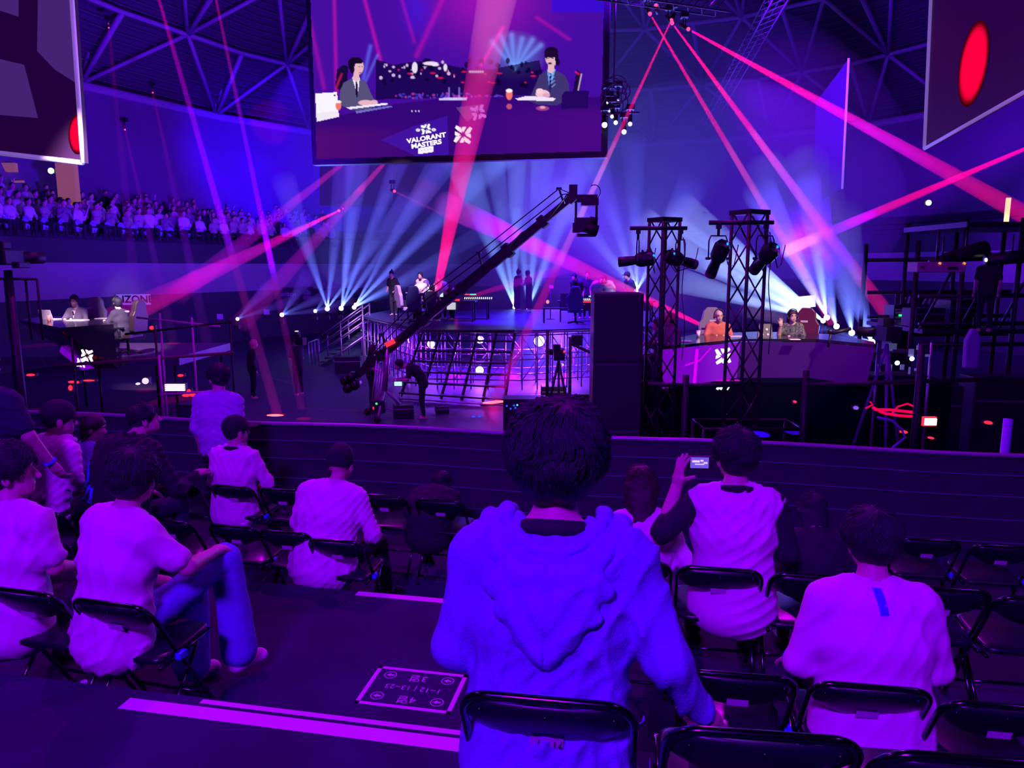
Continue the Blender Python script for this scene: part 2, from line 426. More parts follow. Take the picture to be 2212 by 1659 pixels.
def mesh_of(sh, h, lo=None, hi=None):
    l, u = sh.bb(); lo = l if lo is None else np.maximum(l, lo); hi = u if hi is None else np.minimum(u, hi)
    n = np.maximum(np.ceil((hi-lo)/h).astype(int)+1, 2)
    g = [lo[i]+h*np.arange(n[i], dtype=np.float32) for i in range(3)]
    X, Y, Z = np.meshgrid(*g, indexing='ij'); P = np.stack([X.ravel(), Y.ravel(), Z.ravel()], 1).astype(np.float32)
    V = np.empty(len(P), np.float32); ch = 400000
    for i in range(0, len(P), ch): V[i:i+ch] = sh.f(P[i:i+ch])
    V = V.reshape(n); V[0], V[-1] = np.abs(V[0])+1e-3, np.abs(V[-1])+1e-3
    V[:, 0], V[:, -1] = np.abs(V[:, 0])+1e-3, np.abs(V[:, -1])+1e-3; V[:, :, 0], V[:, :, -1] = np.abs(V[:, :, 0])+1e-3, np.abs(V[:, :, -1])+1e-3
    ins = V < 0
    sh3 = tuple(x-1 for x in n); acc = np.zeros(sh3+(3,), np.float32); cnt = np.zeros(sh3, np.float32)
    for ax in range(3):
        o1, o2 = [a for a in range(3) if a != ax]
        for i in (0, 1):
            for j in (0, 1):
                sl0 = [None]*3; sl0[ax] = slice(0, n[ax]-1); sl0[o1] = slice(i, n[o1]-1+i); sl0[o2] = slice(j, n[o2]-1+j)
                sl1 = list(sl0); sl1[ax] = slice(1, n[ax])
                a, b = V[tuple(sl0)], V[tuple(sl1)]; c = (a < 0) != (b < 0)
                t = np.where(c, a/np.where(c, a-b, 1), 0)
                off = np.zeros(sh3+(3,), np.float32); off[..., ax] = t; off[..., o1] = i; off[..., o2] = j
                acc += off*c[..., None]; cnt += c
    act = cnt > 0; idx = -np.ones(sh3, np.int64); idx[act] = np.arange(act.sum())
    base = np.stack(np.nonzero(act), 1).astype(np.float32)
    W = (base+acc[act]/cnt[act][:, None])*h+lo
    fs = []
    for ax in range(3):
        o1, o2 = (ax+1) % 3, (ax+2) % 3
        sl0 = [slice(1, n[k]-1) for k in range(3)]; sl0[ax] = slice(0, n[ax]-1); sl1 = list(sl0); sl1[ax] = slice(1, n[ax])
        a, b = ins[tuple(sl0)], ins[tuple(sl1)]; c = a != b
        I = np.stack(np.nonzero(c), 1); 
        if len(I) == 0: continue
        off = np.ones(3, int); off[ax] = 0; I = I+off; fl = b[c]
        q = []
        for d1, d2 in ((1, 1), (0, 1), (0, 0), (1, 0)):
            J = I.copy(); J[:, o1] -= d1; J[:, o2] -= d2; q.append(idx[J[:, 0], J[:, 1], J[:, 2]])
        q = np.stack(q, 1); q[fl] = q[fl][:, ::-1]; fs.append(q)
    return W, (np.concatenate(fs) if fs else np.zeros((0, 4), int))
def sdf_obj(name, parts, mats_, parent, S=1.0, extra=None):
    """parts: list of (Shape, h, material index); one mesh object, scaled by S, local to parent"""
    mb = MB()
    for sh, h, mi in parts:
        W, Q = mesh_of(sh, h); mb.add((W*S).tolist(), Q.tolist(), True, mi)
    if extra is not None:
        n = len(mb.v); mb.v += [tuple(A_(v)*S) for v in extra.v]; mb.f += [tuple(i+n for i in f) for f in extra.f]; mb.m += extra.m; mb.s += extra.s
    return obj(name, mb, mats_, parent)

def folds(amp, seed=0, fx=1., lo=None, f2=1.):
    """long soft cloth folds: narrow ridges whose course wanders, on top of a gentle swell"""
    rs = np.random.RandomState(seed); K = []
    for i in range(6):
        an = rs.uniform(-1.0, 1.0); d = A_([math.cos(an), rs.uniform(-.5, .5), math.sin(an)*1.1]); d /= np.linalg.norm(d)
        K.append((d*(26+34*rs.rand())*fx, rs.rand()*6, rs.normal(size=3)*A_([5, 4, 6]), rs.normal(size=3)*5, rs.rand()*6, .6+.5*rs.rand()))
    def g(P):
        o = np.zeros(len(P), np.float32)
        for d, ph, wv, ev, pe, a in K:
            wr = 2.2*np.sin(P @ wv.astype(np.float32)+ph*2)
            s = np.sin(P @ d.astype(np.float32)+ph+wr*f2); env = np.clip(.1+.9*np.sin(P @ ev.astype(np.float32)+pe), 0, 1)
            o -= a*env*((1-np.abs(s))**2*1.3-.38)
        return o*amp*1.05
    return g
def hairdisp(c, amp, seed=0):
    rs = np.random.RandomState(seed+50); Ks = [(rs.normal(size=3)*38, rs.rand()*6) for _ in range(7)]; c = v3(c)
    def g(P):
        o = 0
        for k, ph in Ks: o = o+np.sin(P @ k.astype(np.float32)+ph)
        return (o*amp/3).astype(np.float32)
    return g
def rotm(yaw=0, pitch=0, roll=0):
    """head-style rotation: yaw left positive about z, pitch nod forward positive, roll tilt to the right positive"""
    return np.array(Matrix.Rotation(yaw, 3, 'Z') @ Matrix.Rotation(-pitch, 3, 'X') @ Matrix.Rotation(roll, 3, 'Y'))

m_eye = mat('dark_eye', (.01, .01, .01), .3)
SKIN = mat('skin', (.62, .42, .36), .55, bump=.04, bscale=250)
SKIN2 = mat('skin_fair', (.72, .50, .42), .55)
m_hair = mat('black_hair', (.006, .006, .024), .62, bump=.5, bscale=220)
m_hairbr = mat('brown_hair', (.022, .010, .016), .5, bump=.4, bscale=200)
def cloth(name, c, bump=.25, rough=.85): return mat(name, c, rough, bump=bump, bscale=140)
C_WHITE = cloth('white_cotton', (.80, .78, .82)); C_GREY = cloth('grey_blue_fleece', (.18, .26, .74), .4)
C_BLACK = cloth('black_cotton', (.010, .010, .026)); C_NAVY = cloth('navy_cotton', (.014, .02, .06)); C_JEAN = cloth('blue_denim', (.16, .26, .75), .5)
C_DARK = cloth('charcoal_cotton', (.03, .028, .06)); C_SUIT = cloth('grey_suit', (.16, .14, .22)); C_RED = cloth('rust_knit', (.62, .16, .10))
C_SHOE = cloth('white_shoe', (.78, .72, .78)); C_TAN = cloth('pale_jersey', (.5, .42, .5)); C_BSHOE = mat('black_shoe', (.02, .02, .02), .4)

def fingers(wr, dr, nrm, side, curl=(.5,)*5, spread=.12, L=.185, thumb=(.6, .5), k=.006):
    """five fingers and a palm: wrist point, hand direction, palm normal (curl towards it), side (+1 thumb towards dr x nrm)"""
    dr = Vector(dr).normalized(); nm = Vector(nrm); nm = (nm-dr*nm.dot(dr)).normalized(); lat = dr.cross(nm)*side
    wr = Vector(wr); out = []
    pc = wr+dr*.045
    out.append(Ell(pc+dr*.005, (.040, .050, .017), Matrix((lat, dr, nm)).transposed(), k=.012))
    out.append(Cone(wr-dr*.01, wr+dr*.03, .026, .028, .7, lat, k=.015))
    Ls = (.078, .086, .080, .062); off = (.027, .009, -.010, -.028)
    for i in range(4):
        p = wr+dr*(.085-abs(i-1)*.004)+lat*off[i]; a = curl[i+1]; d = (dr+lat*spread*(1-i*.75)).normalized(); tot = 0
        q = [(.44, .0095, .0088), (.31, .0088, .0080), (.25, .0080, .0068)]
        p0 = p-d*.02; out.append(Cone(p0, p, .0105, .0098, k=.010))
        for fr, r0, r1 in q:
            tot += a*.62; dd = (d*math.cos(tot)+nm*math.sin(tot)).normalized(); e = p+dd*Ls[i]*fr
            out.append(Cone(p, e, r0, r1, k=.003)); p = e
    p = wr+dr*.022+lat*.024; d = (dr*math.cos(thumb[0])+lat*math.sin(thumb[0])+nm*.25).normalized()
    e = p+d*.042; out.append(Cone(p, e, .0150, .0115, k=.010)); d2 = (d+dr*thumb[1]*.8+nm*curl[0]*.5).normalized(); e2 = e+d2*.034
    out.append(Cone(e, e2, .0112, .0098, k=.003)); out.append(Cone(e2, e2+(d2+nm*curl[0]*.3).normalized()*.026, .0098, .0080, k=.003))
    return out

def figure(label, loc, rot, S=1.0, pose='sit', h=.014, lean=.08, side=0., twist=0., head=(0, 0, 0), hshift=(0, 0), shw=.185,
           elbow=None, wrist=None, knee=None, ankle=None, shirt=C_WHITE, sleeve='short', trousers=C_BLACK, shoes=C_BSHOE, skin=None, hair='short',
           hairmat=None, hands=None, fold=.006, seed=1, girth=1.0, neckcut=.070, group=None, cat='person', collar=None, face=False, hscale=1.12, sleeve_mat=None, shirt_drop=0., parts=True, name='person', kindhood=False, hairvol=1.0, skirt=False, noleg=False, strands=0):
    skin = skin or SKIN; hairmat = hairmat or m_hair
    root = thing(name, label, cat, loc, rot, group)
    hip = .53 if pose == 'sit' else .93
    H = Vector((0, 0, hip))
    def T(x, y, z):                                   # torso point at height z above the hip, bent
        t = min(max(z/.55, 0), 1.3)
        Rm = Matrix.Rotation(side*t, 3, 'Y') @ Matrix.Rotation(-lean*(.35+.65*t), 3, 'X') @ Matrix.Rotation(twist*min(t, 1), 3, 'Z')
        return H+Rm @ Vector((x, y, z))
    sd = Matrix.Rotation(twist, 3, 'Z') @ Vector((1, 0, 0))
    g = girth
    def torso(e, kk=.05):
        return [Cone(T(0, 0, -.03), T(0, -.01, .13), .112*g+e, .104*g+e, .68, (1, 0, 0), kk),
                Cone(T(0, -.01, .13), T(0, 0, .32), .104*g+e, .112*g+e, .70, (1, 0, 0), kk),
                Cone(T(0, 0, .32), T(0, -.005, .44), .112*g+e, .098*g+e, .62, sd, kk),
                Cone(T(-shw+.03, 0, .475), T(shw-.03, 0, .475), .060+e, .060+e, 1, (1, 0, 0), kk),
                Cone(T(-shw*.7, -.008, .495), T(-.025, .0, .553), .042+e, .038+e*.5, 1, (1, 0, 0), kk), Cone(T(shw*.7, -.008, .495), T(.025, .0, .553), .042+e, .038+e*.5, 1, (1, 0, 0), kk)]
    shirt_shape = None
    sh_ = [T(-shw, 0, .47), T(shw, 0, .47)]
    if pose == 'sit':
        el = elbow or [(-.25, .06, .76), (.25, .06, .76)]; wr = wrist or [(-.12, .29, .66), (.12, .29, .66)]
        kn = knee or [(-.14, .44, .50), (.14, .44, .50)]; an = ankle or [(-.15, .42, .09), (.15, .42, .09)]
    else:
        el = elbow or [(-.23, -.02, 1.13), (.23, -.02, 1.13)]; wr = wrist or [(-.24, .07, .88), (.24, .07, .88)]
        kn = knee or [(-.10, .03, .49), (.10, .03, .49)]; an = ankle or [(-.10, -.01, .09), (.10, -.01, .09)]
    el = [Vector(p) for p in el]; wr = [Vector(p) for p in wr]; kn = [Vector(p) for p in kn]; an = [Vector(p) for p in an]
    hj = [Vector((-.09, .01, hip-.01)), Vector((.09, .01, hip-.01))]
    nb = T(0, 0, .53); hc = T(hshift[0], .02+hshift[1], .715); M = rotm(*head)
    def hd(x, y, z): return hc+Vector(M @ A_([x, y, z])*hscale)
    hs = hscale
    headp = [Cone(nb, hd(0, -.015, -.05), .058, .054, k=.02),
             Ell(hd(0, -.012, .025), A_((.076, .096, .088))*hs, M, .02), Ell(hd(0, .028, -.05), A_((.056, .062, .066))*hs, M, .02),
             Ell(hd(0, .062, -.088), A_((.028, .026, .022))*hs, M, .02), Cone(hd(0, .086, .01), hd(0, .108, -.032), .008, .014, k=.01),
             Ell(hd(-.078, -.002, -.018), A_((.011, .020, .034))*hs, M, .006), Ell(hd(.078, -.002, -.018), A_((.011, .020, .034))*hs, M, .006),
             Cone(hd(-.03, .082, .028), hd(.03, .082, .028), .012, .012, k=.012), Cone(hd(-.018, .084, -.062), hd(.018, .084, -.062), .009, .009, k=.006)]
    arms = []
    for i in (0, 1):
        arms += [Cone(sh_[i], el[i], .050, .041, k=.03), Cone(el[i], wr[i], .041, .026, .85, (1, 0, 0), .02)]
    legs = []
    for i in (0, 1):
        if noleg: break
        d = (kn[i]-hj[i]); toe = an[i]+Vector(((an[i].x-hj[i].x)*.2, .115, -.05))
        legs += [Cone(hj[i], kn[i], .082, .056, k=.03), Cone(kn[i], an[i], .054, .036, k=.02), Cone(an[i]+Vector((0, -.03, -.045)), toe, .032, .026, .7, (1, 0, 0), .02)]
    hp = []
    fine = []
    for i in (0, 1):
        dv = (wr[i]-el[i]).normalized()
        if hands and hands[i]: fine += fingers(**{**dict(wr=wr[i], dr=dv, nrm=(0, 0, -1), side=1 if i == 0 else -1), **hands[i]})
        elif h > .02: hp.append(Ell(wr[i]+dv*.07, (.035, .035, .05)))
        else: fine += fingers(wr[i], dv, (0, 0, -1) if abs(dv.z) < .8 else (0, 1, 0), 1 if i == 0 else -1, curl=(.4, .5, .5, .55, .6))
    body = [(Shape(headp+arms+hp+torso(-.014 if shirt is not None else 0)+legs), h, 0)]
    if h <= .016: body.append((Shape(headp), .006, 0))
    if fine:
        half = len(fine)//2 if not (hands and (not hands[0] or not hands[1]) and h > .02) else len(fine)
        body.append((Shape(fine[:half]), .0045 if h <= .016 else .009, 0))
        if half < len(fine): body.append((Shape(fine[half:]), .0045 if h <= .016 else .009, 0))
    sdf_obj('body', body, [skin], root, S)
    # shirt
    if shirt is not None:
        e = .020; sp = torso(e)
        if shirt_drop: sp.append(Cone(T(0, -.02, .02), T(0, -.03, -.03-shirt_drop), .118*g+e, .125*g+e, .68, (1, 0, 0), .05))
        sl = []
        for i in (0, 1):
            if sleeve == 'none': continue
            if sleeve == 'short':
                q = sh_[i]+(el[i]-sh_[i])*.72; sl += [Cone(sh_[i]*.93+T(0, 0, .43)*.07, q, .069, .066, k=.045)]
            elif sleeve == 'half':
                q = el[i]+(wr[i]-el[i])*.12; sl += [Cone(sh_[i], el[i], .066, .062, k=.045), Cone(el[i], q, .062, .058, k=.02)]
            else:
                q = el[i]+(wr[i]-el[i])*.93; sl += [Cone(sh_[i], el[i], .067, .058, k=.045), Cone(el[i], q, .058, .040, k=.03)]
        ncut = [cut_ball(T(0, .018, .575), neckcut)]
        hs_ = h*.8 if h <= .016 else h; shirt_shape = Shape(sp+sl, ncut, folds(fold, seed))
        if sleeve_mat is None: sdf_obj('shirt', [(Shape(sp+sl, ncut, folds(fold, seed)), hs_, 0)], [shirt], root, S)
        else:
            sdf_obj('shirt', [(Shape(sp, ncut, folds(fold, seed)), hs_, 0)], [shirt], root, S)
            n_ = len(sl)//2
            for q_ in (sl[:n_], sl[n_:]): sdf_obj('sleeve', [(Shape(q_, (), folds(fold*.7, seed+3)), hs_, 0)], [sleeve_mat], root, S)
        if collar is not None:
            pts = []
            for k in range(24):
                a = 2*PI*k/24; pts.append(T(.088*math.cos(a), .004+.082*math.sin(a), .540-.022*math.sin(a)))
            mb = MB(); mb.tube([p*S for p in pts], .020*S, 8, closed=True); obj('collar', mb, collar, root)
    if trousers is not None and not noleg:
        tr = [Cone(T(0, 0, -.06), T(0, 0, .06), .112*g+.012, .108*g+.012, .66, (1, 0, 0), .04)]
        for i in (0, 1): tr += [Cone(hj[i], kn[i], .094, .070, k=.035), Cone(kn[i], kn[i]+(an[i]-kn[i])*(.93 if pose != 'shorts' else .2), .078 if trousers is C_JEAN else .068, .098 if trousers is C_JEAN else .050, k=.02)]
        if skirt: tr += [Cone(T(0, 0, -.05), Vector((0, .0, .22)), .12, .15, .8, (1, 0, 0), .05)]
        sdf_obj('trousers', [(Shape(tr, (), folds(.005, seed+9)), max(h, .013), 0)], [trousers], root, S)
        if shoes is not None and h < .03:
            for i in (0, 1):
                toe = an[i]+Vector(((an[i].x-hj[i].x)*.2, .125, -.045))
                sdf_obj('shoe', [(Shape([Cone(an[i]+Vector((0, -.035, -.04)), toe, .040, .036, .75, (1, 0, 0), .02), Cone(an[i]+Vector((0, -.02, -.01)), an[i]+Vector((0, .05, -.04)), .038, .036, k=.02)], [cut_plane((0, 0, an[i].z-.088), (0, 0, -1))]), .010, 0)], [shoes], root, S)
    # hair
    hh = .007 if h <= .016 else h*.8
    if hair != 'bald':
        V = hairvol
        fcut = [cut_plane(hd(0, .075, .02), M @ A_([0, .8, -.6])), cut_ball(hd(0, .10, -.045), .075*hs)]
        if face: fcut = [cut_plane(hd(0, .060, .02), M @ A_([0, .8, -.6])), cut_ball(hd(0, .105, -.035), .088*hs)]
        top = Ell(hd(0, -.012, .034), A_((.088*V, .106*V, .094*V))*hs, M, .02)
        if hair == 'short': pr = [top, Ell(hd(0, -.042, -.018), A_((.074, .060, .054))*hs*V, M, .03)]
        elif hair == 'fluffy': pr = [top, Ell(hd(0, -.042, -.022), A_((.080, .068, .060))*hs*V, M, .03), Ell(hd(0, -.01, .05), A_((.10, .105, .075))*hs*V, M, .03)]
        elif hair == 'long': pr = [top, Cone(hd(0, -.045, -.02), hd(0, -.12, -.27), .085, .050, .72, M @ A_([1, 0, 0]), .04)]
        elif hair == 'bob': pr = [top, Cone(hd(0, -.035, 0), hd(0, -.04, -.10), .085, .070, .8, M @ A_([1, 0, 0]), .04)]
        elif hair == 'bun': pr = [top, Ell(hd(0, -.045, -.03), A_((.07, .05, .05))*hs, M, .03), Ell(hd(0, -.03, .14), A_((.035, .035, .035))*hs, M, .01)]
        elif hair == 'cap': pr = [top, Ell(hd(0, -.05, -.02), A_((.072, .05, .05))*hs, M, .02)]
        elif hair == 'beanie': pr = [Ell(hd(0, -.016, .045), A_((.093, .108, .110))*hs, M, .02)]; fcut = [cut_plane(hd(0, .0, -.03), M @ A_([0, -.25, -1]))]
        ex = None
        if strands:
            ex = MB(); rs = random.Random(seed)
            crown = A_([.01, -.045, .128])
            for k in range(int(strands*2.4)):
                th = rs.random()*2*PI; ph = math.acos(1-1.5*rs.random())
                n_ = A_([math.sin(ph)*math.cos(th), math.sin(ph)*math.sin(th), math.cos(ph)])
                if n_[1] > .50 and n_[2] < .35: continue
                R3 = A_([.084, .100, .090] if hair != 'fluffy' else [.094, .106, .098])*V; c0_ = A_([0, -.013, .036]); base = R3*n_*.97+c0_
                if n_[2] < -.1: base = base*A_([.93, 1, 1])+A_([0, -.01, 0])
                fl = base-crown; fl = fl/(np.linalg.norm(fl)+1e-6)+A_([.9*math.sin(base[1]*55+base[2]*40+seed)+rs.uniform(-.25, .25), .5*math.sin(base[0]*60+base[2]*35)+rs.uniform(-.25, .25), -.55]); fl = fl-n_*(fl @ n_); fl /= (np.linalg.norm(fl)+1e-6)
                Ls = (.045+.050*rs.random())*V; lift = .002+.009*rs.random()**2
                p1 = base+n_*lift+fl*Ls*.5; q_ = (p1+fl*Ls*.5-c0_)/R3; q_ = q_/np.linalg.norm(q_); p2 = c0_+R3*q_*(1.0+.10*rs.random())
                if n_[2] < -.1: p2 = base+fl*Ls*.6+n_*.002; p1 = base+fl*Ls*.3+n_*.004
                ex.tube([hd(*q) for q in (base, p1, p2)], .0052, 4, .0010)
        ho = sdf_obj('hair' if hair not in ('beanie',) else 'knit_cap', [(Shape(pr, fcut, hairdisp(hc, .004 if hair not in ('beanie', 'cap') else .0015, seed)), hh, 0)], [hairmat], root, S, ex)
        if hair == 'cap':
            mb = MB(); 
            sdf_obj('baseball_cap', [(Shape([Ell(hd(0, -.010, .040), A_((.092, .112, .100))*hs, M)], [cut_plane(hd(0, 0, .012), M @ A_([0, -.1, -1]))]), hh, 0),
                                     (Shape([Ell(hd(0, .125, .022), A_((.070, .070, .010))*hs, M)]), hh*.7, 0)], [C_BLACK], root, S)
    if face:
        mb = MB()
        for x in (-.031, .031): mb.ell(hd(x, .080, .010)*S, (.010*S, .008*S, .006*S), 8, 6); mb.tube([hd(x-.018, .088, .030)*S, hd(x+.018, .088, .030)*S], .004*S, 5)
        obj('eyes', mb, m_eye, root)
        mb = MB(); mb.tube([hd(-.02, .095, -.062)*S, hd(.02, .095, -.062)*S], .004*S, 5); obj('lips', mb, mat('lips', (.35, .08, .08), .5), root)
    root_info = dict(root=root, S=S, T=T, hd=hd, hc=hc, wr=wr, el=el, M=M, sh=sh_, shirt=shirt_shape)
    return root_info
def headset(I, mic=True):
    hd, S, root = I['hd'], I['S'], I['root']; mb = MB()
    mb.tube([hd(.10*math.cos(a), 0, .02+.125*math.sin(a))*S for a in np.linspace(0, PI, 10)], .012*S, 6)
    for x in (-.095, .095): mb.ell(hd(x, 0, -.015)*S, (.022*S, .04*S, .045*S), 10, 6)
    if mic: mb.tube([hd(-.10, .02, -.03)*S, hd(-.07, .10, -.07)*S, hd(-.02, .125, -.07)*S], .006*S, 5)
    obj('headset', mb, m_black, root)
# ------------------------------------------------------------ folding chairs
m_vinyl = mat('black_vinyl', (.007, .008, .022), .30, bump=.06, bscale=40)
m_tube = mat('dark_chrome_tube', (.10, .10, .16), .15, 1.0)
m_tag = mat('seat_number_label', (.60, .56, .66), .6)
m_rub = mat('black_rubber', (.01, .01, .012), .7)
m_clip = mat('blue_link_clip', (.05, .12, .95), .35)
CW = .207; CH = .76
def make_chair(label, group):
    t = thing('folding_chair', label, 'chair', (0, 0, 0), 0, group)
    yb, zb = -.235, CH-.012; yf, zf = .20, .012      # top of back, front foot: one slanted tube
    def S_(z): k = (zb-z)/(zb-zf); return yb+(yf-yb)*k
    def arc(sgn):
        return [Vector((sgn*(CW-.07+.07*math.cos(a)), S_(zb-.07+.07*math.sin(a)), zb-.07+.07*math.sin(a))) for a in np.linspace(0, PI/2, 7)]
    pts = [Vector((-CW, yf, zf)), Vector((-CW, S_(.45), .45))]+arc(-1)+list(reversed(arc(1)))+[Vector((CW, S_(.45), .45)), Vector((CW, yf, zf))]
    m = MB(); m.tube(pts, .0115, 10); obj('back_frame', m, m_tube, t)
    # backrest: curved panel hanging between the tubes
    m = MB(); nx, nz = 18, 6; vs = []
    for layer in (0, 1):
        for j in range(nz+1):
            for i in range(nx+1):
                u = -1+2*i/nx; x = u*(CW-.012)
                zt = zb-.010-.035*max(0, (abs(u)-.72)/.28)**2; zl = zb-.165+.075*abs(u)**2.2
                z = zt+(zl-zt)*j/nz; y = S_(z)-.020*(1-u*u)-(.012 if layer == 0 else -.010)*math.sqrt(max(.02, 1-(2*j/nz-1)**2))*(1-.5*u**6)
                vs.append((x, y, z))
    n = (nx+1)*(nz+1); fs = []
    for j in range(nz):
        for i in range(nx):
            a = j*(nx+1)+i; fs.append((a, a+1, a+nx+2, a+nx+1)); fs.append((n+a, n+a+nx+1, n+a+nx+2, n+a+1))
    for i in range(nx): fs.append((i+1, i, n+i, n+i+1)); b = nz*(nx+1); fs.append((b+i, b+i+1, n+b+i+1, n+b+i))
    for j in range(nz): a = j*(nx+1); fs.append((a, a+nx+1, n+a+nx+1, n+a)); a += nx; fs.append((a+nx+1, a, n+a, n+a+nx+1))
    m.add(vs, fs, True); br = obj('backrest', m, m_vinyl, t)
    for x in (-.16, 0, .16):
        m = MB(); m.ell((x, S_(zb-.05)-.033+(.012 if x else 0), zb-.045), (.007, .005, .007), 8, 5); obj('rivet', m, m_tube, br)
    m = MB(); m.quad((-.04, S_(zb-.135)-.036, zb-.150), (.04, S_(zb-.135)-.036, zb-.150), (.04, S_(zb-.12)-.037, zb-.118), (-.04, S_(zb-.12)-.037, zb-.118))
    tg = obj('number_label', m, m_tag, br)
    # seat
    m = MB(); vs = []; ns = 28; prof = [(-.018, .93), (-.010, 1.0), (.010, 1.0), (.018, .93)]
    for z, s in prof:
        for k in range(ns):
            a = 2*PI*k/ns; c, d = math.cos(a), math.sin(a); e = .28
            x = .195*s*math.copysign(abs(c)**e, c); y = .03+.19*s*math.copysign(abs(d)**e, d); vs.append((x, y, .435+z+(.01 if y > .03 else 0)*(y/.2)))
    fs = [(j*ns+k, j*ns+(k+1) % ns, (j+1)*ns+(k+1) % ns, (j+1)*ns+k) for j in range(3) for k in range(ns)]+[tuple(range(ns-1, -1, -1)), tuple(3*ns+k for k in range(ns))]
    m.add(vs, fs, True); obj('seat', m, m_vinyl, t)
    m = MB(); m.tube([(-.195, -.17, .415), (-.195, .21, .425), (.195, .21, .425), (.195, -.17, .415)], .010, 8); obj('seat_frame', m, m_tube, t)
    # rear legs: U from the seat front down and back to the floor
    for s in (-1, 1):
        m = MB(); m.tube([(s*.20, .10, .42), (s*.20, -.24, .018)], .0105, 8); lg = obj('rear_leg', m, m_tube, t)
        m = MB(); m.cyl((s*.20, -.235, .024), (s*.20, -.25, .002), .016, 10); obj('rubber_foot', m, m_rub, lg)
    m = MB(); m.tube([(-.20, -.20, .065), (-.12, -.20, .060), (.12, -.20, .060), (.20, -.20, .065)], .009, 8); obj('stretcher', m, m_tube, t)
    m = MB(); m.tube([(-CW, S_(.12), .12), (CW, S_(.12), .12)], .009, 8); obj('stretcher', m, m_tube, t)
    m = MB(); m.box((CW+.012, S_(.43), .43), (.028, .05, .03)); obj('link_clip', m, m_clip, t)
    for s in (-1, 1):
        m = MB(); m.cyl((s*CW, yf-.006, .03), (s*CW, yf+.004, .0), .017, 10); obj('rubber_foot', m, m_rub, t)
    return t
def chair_at(px, py, z):      # top of the backrest seen at this pixel
    p = atZ(px, py, z+CH); return p
CHAIRS = [
 # px, py, deck, yaw, label
 (1178, 1503, T0, 9, 'black folding chair under the man in the grey hoodie, nearest to the lens'),
 (1655, 1578, T0, 7, 'empty black folding chair with a pale seat sheen, bottom edge, right of the hooded man'),
 (2130, 1632, T0, 7, 'black folding chair cut off by the bottom right corner'),
 (1600, 1453, T1, 9, 'empty black folding chair between the hooded man and the white jersey man'),
 (1887, 1478, T1, 9, 'black folding chair under the man in the white jersey at right'),
 (2180, 1520, T1, 9, 'empty black folding chair cut off by the right edge, beside the white jersey man'),
 (1362, 1208, T1, 10, 'black folding chair under the long haired woman with the bag strap'),
 (1556, 1225, T1, 10, 'black folding chair under the man holding up a compact camera'),
 (1762, 1240, T1, 10, 'black folding chair right behind the compact camera man, partly hidden by the white jersey man'),
 (2045, 1268, T1, 9, 'empty black folding chair just right of the white jersey shoulder'),
 (2262, 1290, T1, 9, 'empty black folding chair at the right edge in the middle row'),
 (2010, 1163, T2, 10, 'empty dark folding chair of the far right row, left one'),
 (2172, 1177, T2, 10, 'empty dark folding chair of the far right row, at the frame edge'),
 (40, 1272, T1, 14, 'black folding chair under the young man at the left edge'),
 (230, 1298, T1, 14, 'black folding chair under the white tee man with blue jeans'),
 (85, 1103, T2, 13, 'dark folding chair behind the young man at the left edge'),
 (222, 1112, T2, 13, 'dark folding chair between the two white tee men and the black jacket man'),
 (360, 1122, T2, 13, 'empty dark folding chair right of the white tee man with blue jeans'),
 (502, 1134, T2, 12, 'empty black folding chair at left with a clear number label and blue reflection'),
 (612, 1146, T2, 12, 'empty black folding chair left of the beanie man with shining crossed legs'),
 (722, 1165, T2, 12, 'black folding chair under the slumped beanie man'),
 (380, 1043, T2, 13, 'dark folding chair under the man in the black jacket'),
 (498, 1048, T2, 12, 'black folding chair under the capped man in the white tee'),
 (604, 1055, T2, 12, 'empty black folding chair right of the capped man with a pale label'),
 (948, 1078, T2, 12, 'dark folding chair hidden under the black clad spectator at the aisle'),
 (825, 1068, T2, 12, 'empty black folding chair at the aisle near the black clad spectator'),
]
chairs = []; proto = None
for i, (px, py, z, yw, lab) in enumerate(CHAIRS):
    p = chair_at(px, py, z); a = -R(yw)
    loc = Vector((p.x, p.y, z))-Matrix.Rotation(a, 3, 'Z') @ Vector((0, -.235, 0))
    if proto is None:
        proto = make_chair(lab, 'black folding chairs of the spectators'); proto.location = loc; proto.rotation_euler = (0, 0, a); c = proto
    else: c = dup(proto, loc, a, lab)
    chairs.append(c)
for c, s in ((chairs[0], '6 - 12'),):
    for b in c.children:
        if b.name.startswith('backrest'):
            yy = -.235+(.435)*(.13/.736)-.039
            tm = text_mb(s, .026, Matrix.Translation((0.008, yy-.003, CH-.012-.134)) @ Matrix.Rotation(PI/2-.25, 4, 'X'))
            obj('lettering', tm, m_black, b)
def seatloc(i, fwd=0., sx=0.):
    c = chairs[i]; a = c.rotation_euler.z
    return c.location+Matrix.Rotation(a, 3, 'Z') @ Vector((sx, fwd, 0)), a
# ------------------------------------------------------------ the audience near the lens
def head_local(lean, side, hshift, pose='sit', twist=0.):
    H = Vector((0, 0, .53 if pose == 'sit' else .93))
    return H + Matrix.Rotation(side*1.3, 3, 'Y') @ Matrix.Rotation(-lean*(.35+.65*1.3), 3, 'X') @ Matrix.Rotation(twist, 3, 'Z') @ Vector((hshift[0], .02+hshift[1], .715))
def put(px, py, Y, floor, rot, lean=.08, side=0., hshift=(0, 0), pose='sit', twist=0.):
    """root, scale so that the head sits where it is seen and the feet stand on the floor"""
    hw = atY(px, py, Y); hl = head_local(lean, side, hshift, pose, twist)
    S = (hw.z-floor)/hl.z; o = hw-Matrix.Rotation(rot, 3, 'Z') @ (hl*S)
    o.z = floor
    def loc(x, y, YY): return (Matrix.Rotation(-rot, 3, 'Z') @ (atY(x, y, YY)-o))/S
    return o, S, loc
